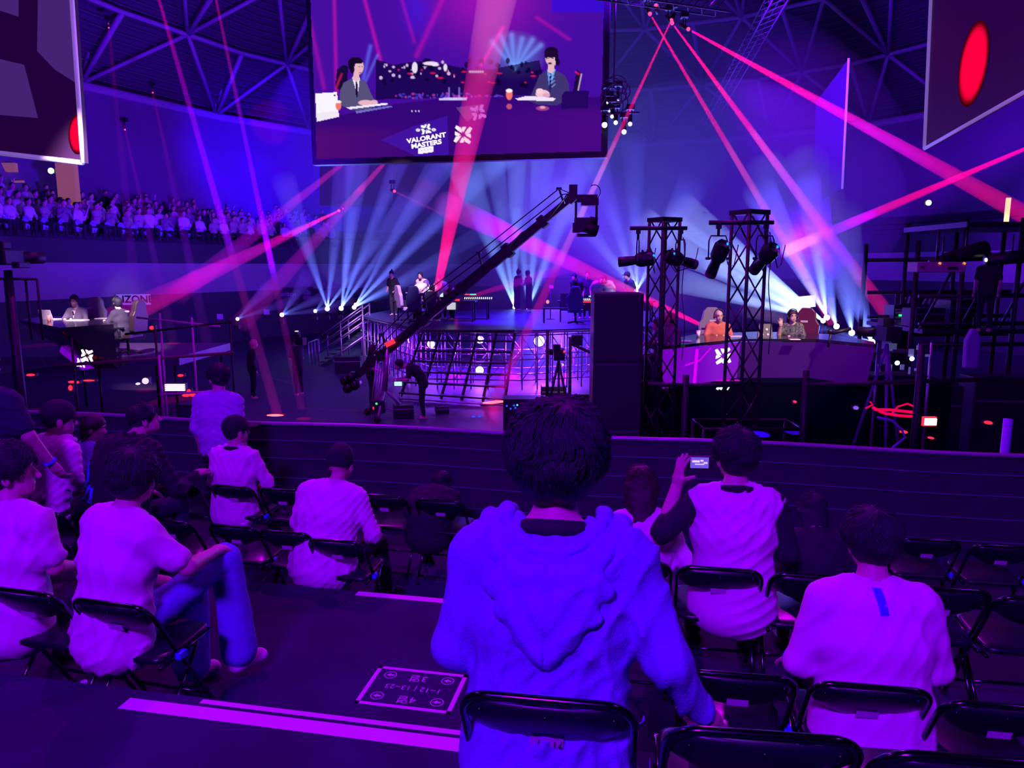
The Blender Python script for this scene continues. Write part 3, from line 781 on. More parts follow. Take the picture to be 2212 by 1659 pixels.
def spectator(label, px, py, Y, floor, rot, **k):
    rot = R(rot); kk = {q: k.get(q, d) for q, d in (('lean', .08), ('side', 0.), ('hshift', (0, 0)), ('pose', 'sit'), ('twist', 0.))}
    ci = k.pop('ci', None); fwd = k.pop('fwd', -.03)
    if ci is not None:                                # settle on the chair: hips against its backrest
        c = chairs[ci]; Mi = Matrix.Rotation(-c.rotation_euler.z, 3, 'Z')
        for it in range(12):
            o, S, loc = put(px, py, Y, floor, rot, **kk); q = Mi @ (o-c.location); Y += (fwd-q.y)
        print('   chair', ci, 'dx %.2f Y %.2f' % (q.x, Y))
    o, S, loc = put(px, py, Y, floor, rot, **kk)
    for q in ('elbow', 'wrist', 'knee', 'ankle'):
        if callable(k.get(q)): k[q] = k[q](loc)
    print('S %.2f' % S, label)
    I = figure(label, o, rot, S, **k); I['loc'] = loc; I['o'] = o; return I
G = 'spectators on the folding chairs'

# hooded man in the middle
P1 = spectator('person with fluffy dark hair in a grey hoodie, largest, seen from behind in the middle', 1203, 1000, 1.66, T0, -9, ci=0, lean=.12, shirt=C_GREY, sleeve='long', hair='fluffy', hairvol=1.12, hscale=1.20,
    strands=1500, h=.011, shw=.205, girth=1.12, fold=.009, seed=3, neckcut=.088, shirt_drop=.04,
    elbow=[(-.265, .03, .74), (.30, .0, .76)], wrist=[(-.20, .24, .62), (.40, .10, .56)], head=(0, .12, 0), group=G)
def hood(I, mat_, w=1., n='hood', drop=1., amp=.006, seed=5):
    """hood lying on the back: thick rolled rim round the neck, a hanging bag with a centre seam"""
    T, S = I['T'], I['S']; pr = []
    def ringp(k, N, rx, ry, z0, dip, y0=.02):
        a = PI*(-.12)+PI*1.24*k/N+PI; b = max(0, -math.sin(a)); return T(rx*w*math.cos(a), y0+ry*math.sin(a), z0-dip*b**1.5+.018*abs(math.cos(a))**2)
    for rx, ry, z0, dip, r in ((.118, .120, .565, .055, .020), (.158, .150, .540, .085, .026)):
        pts = [ringp(k, 14, rx, ry, z0, dip) for k in range(15)]
        for p, q in zip(pts, pts[1:]): pr.append(Cone(p, q, r, r, k=.012))
    for x, y, z, r in ((0, -.120, .430, (.150, .034, .060)), (0, -.138, .375, (.120, .036, .060)), (0, -.146, .320, (.080, .032, .055)), (0, -.140, .272, (.042, .026, .040))):
        z = .455-(.455-z)*drop; pr.append(Ell(T(x, y, z), (r[0]*w, r[1], r[2]), k=.03))
    pr.append(Cone(T(-.165*w, -.05, .50), T(-.015, -.150, .285), .026, .016, k=.022)); pr.append(Cone(T(.165*w, -.05, .50), T(.015, -.150, .285), .026, .016, k=.022))
    f0 = folds(amp, seed, 1.2)
    c = v3(T(0, -.13, .45))
    def dsp(P):
        q = P-c; ax = np.abs(q[:, 0]); u = ax*.9-q[:, 2]*.8+.25*ax*ax/.1
        return f0(P)*.6+.0055*np.sin(u*70)*np.clip(1-ax*5, 0, 1)*np.clip(-q[:, 2]*8+.6, 0, 1)+.006*np.exp(-(q[:, 0]/.005)**2)*(q[:, 2] < .06)
    return sdf_obj(n, [(Shape(pr, [cut_ball(T(0, .03, .595), .100)], dsp), .006, 0)], [mat_], I['root'], S)
hood(P1, C_GREY, 1.12, amp=.008)
mb = MB(); T = P1['T']; S = P1['S']
mb.tube([T(.092*math.cos(a), .008+.088*math.sin(a), .545-.02*math.sin(a))*S for a in np.linspace(0, 2*PI, 25)[:-1]], .022*S, 8, closed=True)
obj('undershirt_collar', mb, C_BLACK, P1['root'])

# white jersey man at right
P13 = spectator('person in a white jersey with a blue nape stripe, seated at right', 1880, 1170, 2.62, T1, -9, ci=4, lean=.16, shirt=C_WHITE, sleeve='half', hair='short', hairvol=1.16, hscale=1.04, strands=700,
    shw=.20, girth=1.15, fold=.006, seed=11, shirt_drop=.04, elbow=[(-.275, .06, .72), (.275, .08, .72)], wrist=[(-.24, .30, .60), (.12, .30, .62)], head=(.18, .12, 0), neckcut=.075, group=G, h=.012)
T, S = P13['T'], P13['S']
m_blue = cloth('blue_trim', (.06, .05, .70))
def on_back(I, x, z, off=.004):
    """the point of the shirt's back straight behind (x, z)"""
    T = I['T']; a, b = T(x, -.35, z), T(x, .05, z); ts = np.linspace(0, 1, 161, dtype=np.float32)
    Pn = np.stack([np.array(a)*(1-t)+np.array(b)*t for t in ts]).astype(np.float32); f = I['shirt'].f(Pn); k = np.argmax(f < off); return Vector(Pn[k].tolist())
def back_patch(I, polys, mat_, name, e=.020, g=1.0, off=.006):
    """thin cloth patches lying on the back of the shirt: each poly is a list of (x, z) above the hip"""
    S = I['S']; m = MB(); N = 4
    for q in polys:
        q = [Vector((x, z)) for x, z in q]; vs = []
        for j in range(N+1):
            for i in range(N+1):
                u, v = i/N, j/N; p = (q[0]*(1-u)+q[1]*u)*(1-v)+(q[3]*(1-u)+q[2]*u)*v; vs.append(on_back(I, p.x, p.y)*S)
        m.add(vs, [(j*(N+1)+i, (j+1)*(N+1)+i, (j+1)*(N+1)+i+1, j*(N+1)+i+1) for j in range(N) for i in range(N)])
    return obj(name, m, mat_, I['root'])
def back_y(z, x, g, e):
    r = np.interp(z, [0, .13, .32, .44, .475, .56], [.112*g+e, .104*g+e+.01, .112*g+e, .100*g+e, .085+e, .045+e])
    q = np.interp(z, [0, .13, .32, .44, .5], [.68, .69, .66, .62, .8])
    return math.sqrt(max(1e-4, r*r-(x*q)**2))
back_patch(P13, [[(-.030, .555), (.004, .555), (.020, .465), (-.014, .465)]], m_blue, 'nape_stripe', g=1.15, off=.020)
m = MB()
for i in (0, 1):
    q = P13['el'][i]; w_ = P13['wr'][i]; d = (w_-q).normalized(); c = q+(w_-q)*.12
    x = d.orthogonal().normalized(); y = d.cross(x)
    mm = MB(); mm.tube([(c+x*.060*math.cos(a)+y*.060*math.sin(a))*S for a in np.linspace(0, 2*PI, 21)[:-1]], .006*S, 6, closed=True); obj('cuff_trim', mm, m_blue, P13['root'])

# man with the compact camera
def _e11(loc): return [tuple(loc(1432, 1148, 3.72)), (.27, .02, .76)]
def _w11(loc): return [tuple(loc(1463, 1046, 3.86)), tuple(loc(1588, 1052, 3.98))]
P11 = spectator('person in a white tee with black sleeves holding up a compact camera', 1588, 985, 3.66, T1, -9, ci=7, lean=.10, shirt=C_WHITE, sleeve='half', sleeve_mat=C_BLACK, collar=C_BLACK, hair='fluffy', hairvol=1.05, strands=700,
    shw=.20, girth=1.05, fold=.008, seed=21, shirt_drop=.05, elbow=_e11, wrist=_w11, head=(.35, .05, 0), group=G, h=.012,
    hands=[dict(dr=(.12, .10, 1), nrm=(.75, .35, 0), side=-1, curl=(.0, .30, .24, .20, .18), spread=.25, thumb=(1.05, -.1)), dict(dr=(-.3, .2, .9), nrm=(-.9, .2, 0), side=1)])
c = atY(1511, 1001, 3.93)
cm = thing('compact_camera', 'small compact camera with a lit screen held in the raised left hand', 'camera', c, R(-4))
m = MB(); m.box((0, .012, 0), (.132, .024, .076)); obj('body', m, m_black, cm, bevel=.004)
m = MB(); m.cyl((0, .024, 0), (0, .05, 0), .025, 16); obj('lens', m, m_blackm, cm)
m = MB(); m.box((0, -.001, .004), (.098, .004, .060)); obj('screen', m, glow('camera_screen', (.22, .12, 1), .8), cm)
m = MB()
for x, z, a, b in ((-.02, .012, .04, .012), (.012, .016, .016, .010), (.032, .004, .020, .009), (.0, -.004, .05, .006)): m.box((x, -.0035, z), (a, .002, b))
obj('screen_picture', m, glow('camera_screen_light', (.75, .5, 1), 1.2), cm)

# woman with long hair and a strap
P12 = spectator('person with long dark hair and a black strap across a white blouse', 1384, 1050, 3.95, T1, -8, ci=6, fwd=.03, lean=.22, side=-.04, shirt=C_WHITE, sleeve='half', hair='long', strands=300, hairmat=m_hairbr, shw=.165, girth=.95,
    fold=.008, seed=31, head=(0, .2, 0), group=G, h=.013, shirt_drop=.08)
T, S = P12['T'], P12['S']
def strap(I, a, b, g=.95):
    m = MB(); S = I['S']; pts = [on_back(I, a[0]+(b[0]-a[0])*k/17, a[1]+(b[1]-a[1])*k/17)*S for k in range(18)]
    m.tube(pts, .011*S, 6); return obj('bag_strap', m, C_BLACK, I['root'])
strap(P12, (-.11, .50), (.13, .06))

# white tee and jeans man, legs crossed to the right
def _k2(loc): return [(-.05, .46, .50), tuple(loc(488, 1205, 3.80))]
def _a2(loc):
    a = loc(520, 1440, 3.80); return [(-.02, .40, .09), (a.x, a.y, .13)]
def _w2(loc): return [(-.08, .30, .62), tuple(loc(468, 1190, 3.72))]
def _e2(loc): return [(-.25, .06, .76), tuple(loc(405, 1225, 3.40))]
P2 = spectator('person in a white tee and blue jeans with legs crossed left of the aisle', 290, 1032, 3.28, T1, -30, ci=14, lean=.14, side=.02, shirt=C_WHITE, sleeve='short', trousers=C_JEAN, shoes=C_SHOE, hair='fluffy', hairvol=1.03,
    strands=700, shw=.195, girth=1.1, fold=.007, seed=41, knee=_k2, ankle=_a2, wrist=_w2, elbow=_e2, head=(.45, .1, 0), group=G, h=.012, shirt_drop=.05)

# young man at the left edge, looking right
P3 = spectator('person in a white tee at the left edge, head turned to the right', 22, 1018, 3.36, T1, -14, ci=13, lean=.06, shirt=C_WHITE, sleeve='short', trousers=C_DARK, hair='fluffy', hairvol=1.05, strands=600, shw=.19, girth=1.08,
    fold=.006, seed=51, head=(-.95, .0, 0), group=G, h=.012, shirt_drop=.06, elbow=[(-.25, .02, .76), (.23, .06, .76)])

# white hoodie and dark cap
P4 = spectator('person in a white hoodie and dark cap leaning towards the aisle, upper left', 128, 905, 6.3, T2, -16, lean=.20, shirt=C_WHITE, sleeve='long', hair='cap', shw=.19, girth=1.05, fold=.007, seed=61, head=(-.7, .1, 0), group=G)
hood(P4, C_WHITE, .9, drop=.8)
P5 = spectator('person in a pale blue top seen in profile looking at something in the hands', 203, 922, 7.0, T2, -50, lean=.10, shirt=cloth('pale_blue_cotton', (.3, .4, .95)), sleeve='long', hair='bob', hairmat=m_hairbr, shw=.16, head=(-.5, .25, 0), group=G,
    wrist=[(-.06, .30, .80), (.06, .30, .80)])
# black jacket
P6 = spectator('person in a black jacket with blue angular print on the back', 312, 905, 5.85, T2, -20, ci=17, fwd=.12, lean=.34, shirt=C_BLACK, sleeve='long', hair='short', strands=200, hscale=.95, shw=.225, girth=1.35, fold=.009, seed=71, head=(-.75, -.15, 0), group=G,
    elbow=[(-.34, .12, .72), (.36, .20, .70)], wrist=[(-.12, .36, .60), (.30, .46, .74)], trousers=C_NAVY)
m_bluep = cloth('blue_print', (.04, .10, .85))
back_patch(P6, [[(-.20, .36), (-.16, .37), (-.13, .27), (-.17, .26)], [(-.17, .27), (-.13, .26), (-.20, .19), (-.24, .20)], [(-.13, .22), (-.09, .22), (-.15, .12), (-.18, .12)], [(-.09, .21), (-.06, .20), (-.05, .10), (-.09, .11)]], m_bluep, 'back_print', g=1.35, off=.014)
# capped man in white with dark collar
P7 = spectator('person in a white tee with a dark collar and backward dark cap with glasses', 510, 930, 6.25, T2, -14, ci=22, lean=.06, shirt=C_WHITE, sleeve='half', collar=C_BLACK, hair='cap', shw=.195, girth=1.12, fold=.008, seed=81, head=(-.55, .0, 0), group=G,
    elbow=[(-.25, .03, .74), (.29, .10, .74)], shirt_drop=.06)
hd = P7['hd']; S = P7['S']; m = MB()
m.tube([hd(.084, .0, .0)*S, hd(.082, .07, .008)*S, hd(.06, .098, .008)*S, hd(-.06, .098, .008)*S], .003*S, 5); obj('glasses', m, m_black, P7['root'])
# slumped beanie man
P8 = spectator('person in a loose white long sleeve top and dark beanie slumping to the right', 737, 1003, 5.18, T2, -16, ci=20, fwd=.02, lean=.30, side=.05, hshift=(-.02, 0), shirt=C_WHITE, sleeve='long', hair='beanie', hairmat=C_BLACK, shw=.225, girth=1.35, fold=.008, seed=91,
    head=(0, .15, 0), group=G, elbow=[(-.28, .10, .74), (.36, .12, .70)], wrist=[(-.10, .34, .62), (.20, .34, .56)], shirt_drop=.05, knee=[(-.10, .44, .5), (.24, .46, .5)], ankle=[(-.12, .42, .09), (.30, .46, .09)])
# dark figures
P14 = spectator('person with long dark hair in black, in shadow between the camera man and white jersey', 1754, 1105, 4.15, T1, -9, ci=8, fwd=.15, lean=.45, shirt=C_BLACK, sleeve='long', hair='long', strands=300, shw=.16, fold=.006, head=(0, .2, 0), group=G)
P15 = spectator('person dressed in black with dark hair, lost in shadow at the aisle', 955, 1046, 6.2, T2, -12, ci=24, fwd=-.08, lean=.75, shirt=C_BLACK, sleeve='long', hair='long', strands=300, hscale=1.3, shw=.24, girth=1.5, head=(0, .3, 0), group=G)
# standing on the front deck
P9 = spectator('person in a lavender shirt standing at the barrier, head turned left', 472, 815, 7.2, T2, -6, pose='stand', lean=.05, shirt=cloth('lavender_cotton', (.42, .38, .72)), sleeve='half', hair='fluffy', shw=.20, girth=1.1, head=(.9, .1, 0), trousers=C_BLACK, fold=.008, strands=200, group='people standing among the seats')
P10 = spectator('person in a dark navy shirt standing at the left edge with a wristband', -38, 788, 5.6, T2, -10, pose='stand', lean=.0, shirt=C_NAVY, sleeve='short', hair='short', shw=.21, girth=1.15, head=(0, .1, 0), group='people standing among the seats',
    elbow=[(-.27, -.02, 1.16), (.29, .02, 1.18)], wrist=[(-.24, .07, .90), (.33, .16, .94)], trousers=C_BLACK)
I = P10; q = I['el'][1]+(I['wr'][1]-I['el'][1])*.85; d = (I['wr'][1]-I['el'][1]).normalized(); x = d.orthogonal().normalized(); y = d.cross(x); m = MB()
m.tube([(q+x*.034*math.cos(a)+y*.034*math.sin(a))*I['S'] for a in np.linspace(0, 2*PI, 17)[:-1]], .010*I['S'], 6, closed=True); obj('wristband', m, m_bluep, I['root'])

# black cloth covered case left of the capped man
p = atZ(432, 1035, T2); q = rail_pt(0, 0, 0)
cs = thing('covered_case', 'large black cloth covered case standing at the barrier behind the capped man', 'case', Vector((p.x, p.y+.45, T2)), -YAW)
m = MB(); m.box((0, 0, .44), (.66, .42, .88)); obj('case_body', m, m_drape, cs, bevel=.02)
m = MB(); m.box((0, 0, .895), (.68, .44, .02)); obj('lid', m, m_black, cs, bevel=.008)

# small things on and by the chairs
def bottle(p, label, h=.21):
    t = thing('water_bottle', label, 'bottle', p); r = .031
    m = MB(); prof = [(0, .0), (r, .004), (r, h*.62), (r*.86, h*.70), (r*.42, h*.86), (r*.42, h*.90)]
    n = 14; vs = [(a*math.cos(2*PI*k/n), a*math.sin(2*PI*k/n), z) for a, z in prof for k in range(n)]
    m.add(vs, [(j*n+k, j*n+(k+1) % n, (j+1)*n+(k+1) % n, (j+1)*n+k) for j in range(len(prof)-1) for k in range(n)], True)
    obj('bottle_body', m, mat('clear_plastic', (.35, .3, .5), .08, spec=.8, alpha=.45), t)
    m = MB(); m.cyl((0, 0, h*.885), (0, 0, h), r*.50, 12); obj('cap', m, mat('white_cap', (.7, .7, .8), .4), t)
    m = MB(); m.cyl((0, 0, h*.3), (0, 0, h*.5), r*1.03, 14); obj('wrapper', m, m_clip, t)
    return t
def on_seat(i, dx, dy): l, a = seatloc(i, dy, dx); return (l.x, l.y, l.z+.455)
bottle(on_seat(18, -.10, .05), 'clear water bottle lying upright on the empty chair left of the aisle').location.z += .0
bottle(on_seat(23, -.1, .02), 'clear water bottle standing on the chair right of the capped man')
bottle((seatloc(14, -.05, -.36)[0].x, seatloc(14, -.05, -.36)[0].y, T1), 'clear water bottle on the deck between the two leftmost chairs')
bottle((seatloc(7, -.1, -.27)[0].x, seatloc(7, -.1, -.27)[0].y, T1), 'clear water bottle on the deck left of the compact camera man')
# ------------------------------------------------------------ the stage
DZ = 1.87
def glowm(n, c, s):
    m = glow(n, c, s); m.cycles.emission_sampling = 'NONE'; return m
m_deck = mat('glossy_stage_deck', (.05, .012, .15), .28, var=.3, vscale=.5)
pA, pB, pC, pD, pE = [atZ(x, y, DZ) for x, y in ((778, 682), (905, 712), (1128, 714), (1290, 709), (1450, 703))]
pF, pG = atZ(1450, 668, DZ), atZ(843, 669, DZ)
stage = thing('stage', 'raised dark glossy stage on lit scaffold pipes in the middle of the arena', 'stage', (pB.x, pB.y, 0))
m = MB(); m.prism([(p.x, p.y) for p in (pA, pB, pC, pD, pE, pF, pG)], .10, o=(0, 0, DZ-.10)); obj('deck', m, m_deck, stage, True)
m_scaf = mat('scaffold_pipe', (.55, .52, .6), .3, .5)
def bay(a, b, name='scaffold_bay', h=DZ-.12, par=None, w=m_scaf, diag=True):
    m = MB(); up = Vector((0, 0, 1)); L = (b-a).length; n = max(1, round(L/.5)); r = .024
    for k in range(n+1):
        p = a+(b-a)*k/n; m.tube([p, p+up*h], r, 5)
    for z in (.30, .95, h-.05): m.tube([a+up*z, b+up*z], r*.9, 5)
    for k in range(0, n, 2):
        p, q = a+(b-a)*k/n, a+(b-a)*(k+1)/n
        if diag: m.tube([p+up*.3, q+up*.95], r*.7, 4); m.tube([q+up*.95, p+up*(h-.1)], r*.7, 4)
    obj(name, m, w, par or stage, True)
def g0(p): return Vector((p.x, p.y, 0))
for a, b, n in ((pA, pB, 5), (pB, pC, 6), (pC, pD, 5), (pD, pE, 4)):
    a, b = g0(a), g0(b)
    for dd in (.15, 1.5, 3.0):
        nn = Vector((0, dd, 0))
        for k in range(n): bay(a+(b-a)*k/n+nn, a+(b-a)*(k+1)/n+nn, diag=(k+int(dd)) % 2 == 0)
# deck edge band and stairs
m = MB()
for a, b in ((pA, pB), (pB, pC), (pC, pD)): m.tube([a-Vector((0, .03, .06)), b-Vector((0, .03, .06))], .03, 6)
obj('edge_rail', m, MATS['galvanised_pipe'], stage, True)
st = thing('stage_stairs', 'wide black open-riser stairs up the front of the stage', 'stairs', (g0(pB)+g0(pC))/2)
tl, tr = atZ(912, 714, DZ), atZ(1112, 714, DZ); bl, br = atZ(866, 848, .16), atZ(1090, 862, .16)
for k in range(7):
    t = k/6; a = tl+(bl-tl)*t; b = tr+(br-tr)*t; f = (b-a).normalized(); m = MB(); c = (a+b)/2
    Mx = frame((0, 0, 0), f, (0, 1, 0)).to_3x3(); m.box(c, ((b-a).length, .24, .045), M=Mx); obj('step', m, m_black, st, True)
for k in range(6):
    t = k/5; m = MB(); m.tube([tl+(tr-tl)*t-Vector((0, 0, .10)), bl+(br-bl)*t-Vector((0, 0, .10))], .045, 5); obj('stringer', m, m_black, st, True)
m = MB()
for s in (0, 1): m.tube([bl+(br-bl)*s, (bl+(br-bl)*s)*1.0+Vector((0, -.3, -.1))], .03, 5)
m.tube([bl+Vector((0, -.35, -.12)), br+Vector((0, -.35, -.12))], .02, 5); obj('base_bar', m, m_steel, st, True)
# side stairs with handrails on the left
sd = thing('side_stairs', 'metal side stairs with slanted handrails at the left end of the stage', 'stairs', g0(atZ(740, 775, 0)))
YS = 29.2
tp = atY(792, 712, YS); bt = atY(700, 782, YS)
for dy in (-.7, .7):
    for zz in (-.1, .45, .75, 1.05):
        m = MB(); m.tube([tp+Vector((0, dy, zz-.1)), bt+Vector((0, dy, zz))], .028, 6); obj('handrail' if zz > 0 else 'stringer', m, m_steel, sd, True)
    for t in (0, .5, 1):
        m = MB(); p = tp+(bt-tp)*t+Vector((0, dy, 0)); m.tube([Vector((p.x, p.y, 0)), p+Vector((0, 0, 1.0))], .028, 6); obj('post', m, m_steel, sd, True)
for k in range(8):
    m = MB(); p = tp+(bt-tp)*(k+.5)/8; m.box(p, (.26, 1.35, .04)); obj('step', m, m_black, sd, True)
m = MB(); q = bt+Vector((-.4, 0, 0))
for dy in (-.7, -.25, .2, .7): m.tube([(q.x, q.y+dy, 0), (q.x, q.y+dy, .9)], .025, 5)
m.tube([(q.x, q.y-.7, .9), (q.x, q.y+.7, .9)], .025, 5); obj('end_gate', m, m_steel, sd, True)

# lamps under the stage
def under_lamp(px, py, Y, r, label, power=260, col=(.38, .04, 1)):
    p = atY(px, py, Y); t = thing('under_stage_lamp', label, 'lamp', p, 0, 'violet lamps under the stage')
    m = MB(); m.cyl((0, .22, 0), (0, .02, 0), r*1.15, 14, r*1.25); obj('housing', m, m_black, t)
    m = MB(); m.ell((0, 0, 0), (r, r*.35, r), 14, 8); obj('lens', m, glowm('violet_lens', (1, .75, 1), 9), t)
    lamp('under_glow', 'POINT', p-Vector((0, .25, 0)), None, col, power, soft=.12)
    return t
under_lamp(931, 743, 26.3, .13, 'violet lamp glowing behind the stairs, left one', 300, (.22, .03, 1))
under_lamp(1037, 734, 26.3, .13, 'violet lamp glowing high behind the middle of the stairs', 240)
under_lamp(1165, 737, 25.6, .18, 'largest violet lamp right of the stairs under the stage', 620, (.45, .04, 1))
under_lamp(1036, 800, 24.0, .13, 'violet lamp low behind the bottom steps', 60)
under_lamp(875, 728, 28.4, .06, 'small violet lamp under the left wing of the stage', 160, (.4, .1, 1))
under_lamp(1240, 742, 26.0, .06, 'small violet lamp under the stage left of the speaker tower', 170)
for px_, py_, Y_, l_ in ((985, 762, 27.2, 'added blue fill lamp deep under the stage behind the stairs'), (1105, 768, 27.2, 'added blue fill lamp deep under the stage at the right end of the stairs'), (1215, 788, 26.6, 'added blue fill lamp low under the right half of the stage')): under_lamp(px_, py_, Y_, .045, l_, 420, (.14, 0, 1))  # lamps added for more blue glow among the scaffold pipes
lamp('deck_light', 'SPOT', (0, 24, 11), (2.0, 28, DZ), (.13, 0, 1), 48000, angle=R(60), blend=1, soft=.4)
lamp('deck_light', 'SPOT', (5, 20, 9), (1.0, 25, .5), (.30, .02, .9), 1500, angle=R(60), blend=1, soft=.4)
lamp('floor_light', 'SPOT', (-6, 16, 9), (-4.0, 21, 0), (.30, .0, .9), 1700, angle=R(70), blend=1, soft=.4)
lamp('key_light', 'SPOT', (-3, 20, 9), (-4.2, 27, 3), (.95, .50, .95), 7500, angle=R(22), blend=.6, soft=.2)
lamp('key_light', 'SPOT', (5, 18, 9), (4.6, 28, 3), (.8, .5, .95), 5500, angle=R(16), blend=.6, soft=.2)

# ------------------------------------------------------------ people and tables on the stage
GS = 'people on the stage'
def far_fig(label, px, py, z, rot, Sc=1.0, group=GS, feet=True, Y=None, **k):
    p = atZ(px, py, z) if Y is None else Vector((atY(px, py, Y).x, Y, z)); k.setdefault('h', .032); k.setdefault('fold', .0)
    return figure(label, p, R(rot), Sc, group=group, **k)
far_fig('person with a bun and black team shirt standing at the left stage corner', 851, 682, DZ, 150, 1.0, pose='stand', hair='bun', shirt=C_BLACK, sleeve='short', trousers=C_DARK, head=(.2, .1, 0), face=True, elbow=[(-.30, -.02, 1.15), (.25, .02, 1.14)], wrist=[(-.18, .16, .98), (.14, .22, 1.0)])
def team_table(px, py, Y, label, n=5, w=2.6):
    p = atZ(px, py, DZ); p = Vector((p.x, Y, DZ)); t = thing('team_table', label, 'table', p, R(-4))
    m = MB(); m.box((0, 0, .72), (w, .7, .04)); obj('tabletop', m, m_black, t)
    for x in (-w/2+.1, w/2-.1):
        for y in (-.28, .28): m = MB(); m.box((x, y, .35), (.05, .05, .70)); obj('leg', m, m_blackm, t)
    m = MB(); m.box((0, -.33, .55), (w-.25, .02, .30)); obj('front_panel', m, m_black, t)
    m = MB()
    return t
def seg_strip(p, n, w, label, mt, name='light_strip', ang=0):
    t = thing(name, label, 'lamp strip', p, ang)
    m = MB(); m.box((0, .03, 0), (w+.1, .05, .14)); obj('case', m, m_black, t)
    m = MB()
    for k in range(n): m.prism([(-.024, -.036), (.008, -.036), (.024, .036), (-.008, .036)], .02, frame((0, 0, 0), (1, 0, 0), (0, 0, 1)).to_3x3(), o=((k-(n-1)/2)*w/n, 0, 0))
    obj('lit_segments', m, mt, t)
def monitor(p, rot, w, h, label, scr, pic=None, name='monitor', foot=True):
    t = thing(name, label, 'monitor', p, rot)
    m = MB(); m.box((0, .02, h/2+.12), (w, .04, h)); obj('case', m, m_black, t)
    m = MB(); m.box((0, -.004, h/2+.12), (w-.03, .006, h-.03)); obj('screen', m, scr, t)
    m = MB(); m.box((0, .06, .06), (.06, .04, .14)); m.box((0, .04, .01), (.24, .18, .02)); obj('stand', m, m_blackm, t)
    return t
def gaming_chair(p, rot, label, c1, group=None, emb=True):
    t = thing('gaming_chair', label, 'chair', p, rot, group)
    m = MB(); pr = [(-.17, .50), (-.25, .60), (-.27, .95), (-.20, 1.05), (-.17, 1.22), (-.10, 1.30), (.10, 1.30), (.17, 1.22), (.20, 1.05), (.27, .95), (.25, .60), (.17, .50)]
    m.prism(pr, .12, frame((0, 0, 0), (1, 0, 0), (0, -.10, 1)).to_3x3(), o=(0, -.14, 0)); obj('backrest', m, c1, t, bevel=.02)
    m = MB(); m.box((0, .05, .46), (.50, .48, .11)); obj('seat', m, c1, t, bevel=.02)
    for s in (-1, 1): m = MB(); m.box((s*.29, .05, .66), (.07, .28, .03)); m.box((s*.29, .02, .56), (.03, .05, .2)); obj('armrest', m, m_black, t)
    m = MB(); m.cyl((0, .05, .12), (0, .05, .42), .03, 8); obj('gas_lift', m, m_blackm, t)
    m = MB()
    for k in range(5): a = 2*PI*k/5; m.tube([(0, .05, .10), (.30*math.cos(a), .05+.30*math.sin(a), .05)], .022, 5)
    obj('star_base', m, m_blackm, t)
    if emb:
        m = MB(); m.box((0, -.30, 1.08), (.12, .01, .05)); m.box((0, .005, 1.02), (.14, .01, .04)); obj('headrest_mark', m, mat('dim_white_mark', (.5, .5, .55), .6), t)
    return t
m_gch = mat('blue_black_leather', (.03, .04, .14), .35); m_gch2 = mat('grey_leather', (.20, .19, .22), .4); m_gch3 = mat('lilac_leather', (.42, .34, .62), .45)
q = atZ(940, 683, DZ)
t1 = team_table(955, 683, 26.6, 'long black team table crowded by players at stage left', w=3.0)
TX = t1.location.x
gaming_chair(Vector((atY(899, 660, 25.6).x, 25.6, DZ)), R(-8), 'dark blue gaming chair seen from behind at the left team table', m_gch, 'gaming chairs on the stage')
gaming_chair(Vector((atY(878, 660, 26.4).x, 26.4, DZ)), R(-60), 'lilac gaming chair turned side-on at the stage left corner', m_gch3, 'gaming chairs on the stage')
gaming_chair(Vector((atY(1243, 660, 25.0).x, 25.0, DZ)), R(-6), 'dark blue gaming chair seen from behind at the right team table', m_gch, 'gaming chairs on the stage')
C_LIL = cloth('lilac_cotton', (.55, .45, .75)); H_BL = mat('dyed_blue_hair', (.12, .08, .30), .5)
far_fig('person with dyed violet hair bending over the blue gaming chair', 886, 0, DZ, -35, .98, Y=26.2, pose='stand', lean=.75, shirt=C_WHITE, hair='bob', hairmat=H_BL)
far_fig('person in navy sitting turned away at the left end of the team table', 915, 0, DZ, -20, 1.0, Y=25.9, pose='sit', shirt=C_NAVY, sleeve='short', hair='bob', hairmat=m_hairbr, lean=.35)
far_fig('person with short hair in a white top standing behind the team table', 903, 0, DZ, 160, 1.0, Y=27.6, pose='stand', shirt=C_WHITE, lean=.25, face=True)
far_fig('person in a white top reaching across the team table with long brown hair', 930, 0, DZ, -60, .95, Y=26.3, pose='stand', lean=.9, shirt=C_TAN, hair='long', hairmat=m_hairbr)
far_fig('person with dark hair in white leaning on the middle of the team table', 946, 0, DZ, 170, .98, Y=27.4, pose='stand', lean=.55, shirt=C_WHITE, face=True, wrist=[(-.3, .4, 1.0), (.3, .4, 1.0)], elbow=[(-.33, .15, 1.15), (.33, .15, 1.15)])
far_fig('person in a pale lilac top bending over the right half of the team table', 968, 0, DZ, 120, .98, Y=27.0, pose='stand', lean=.8, shirt=C_LIL, hair='short')
monitor(Vector((atY(940, 650, 26.4).x, 26.45, DZ+.74)), R(172), .62, .38, 'monitor with a bright pale screen on the left team table', glowm('pale_screen', (.75, .95, .95), .9)).rotation_euler.z = R(-14)
seg_strip(atY(1033, 644, 27.2), 14, 1.05, 'row of slanted white light segments on the table right of the players', glowm('white_segments', (.9, .9, 1), 1.6))
t2 = team_table(1018, 672, 27.6, 'black table with a row of white lights, centre left of stage', w=2.0)
m = MB(); p = atY(975, 661, 26.2); m.box(p, (.30, .2, .24)); tag(obj('white_box', m, glowm('lit_white_box', (.85, .8, .95), .7)), 'small bright white box under the team table on stage', 'box')
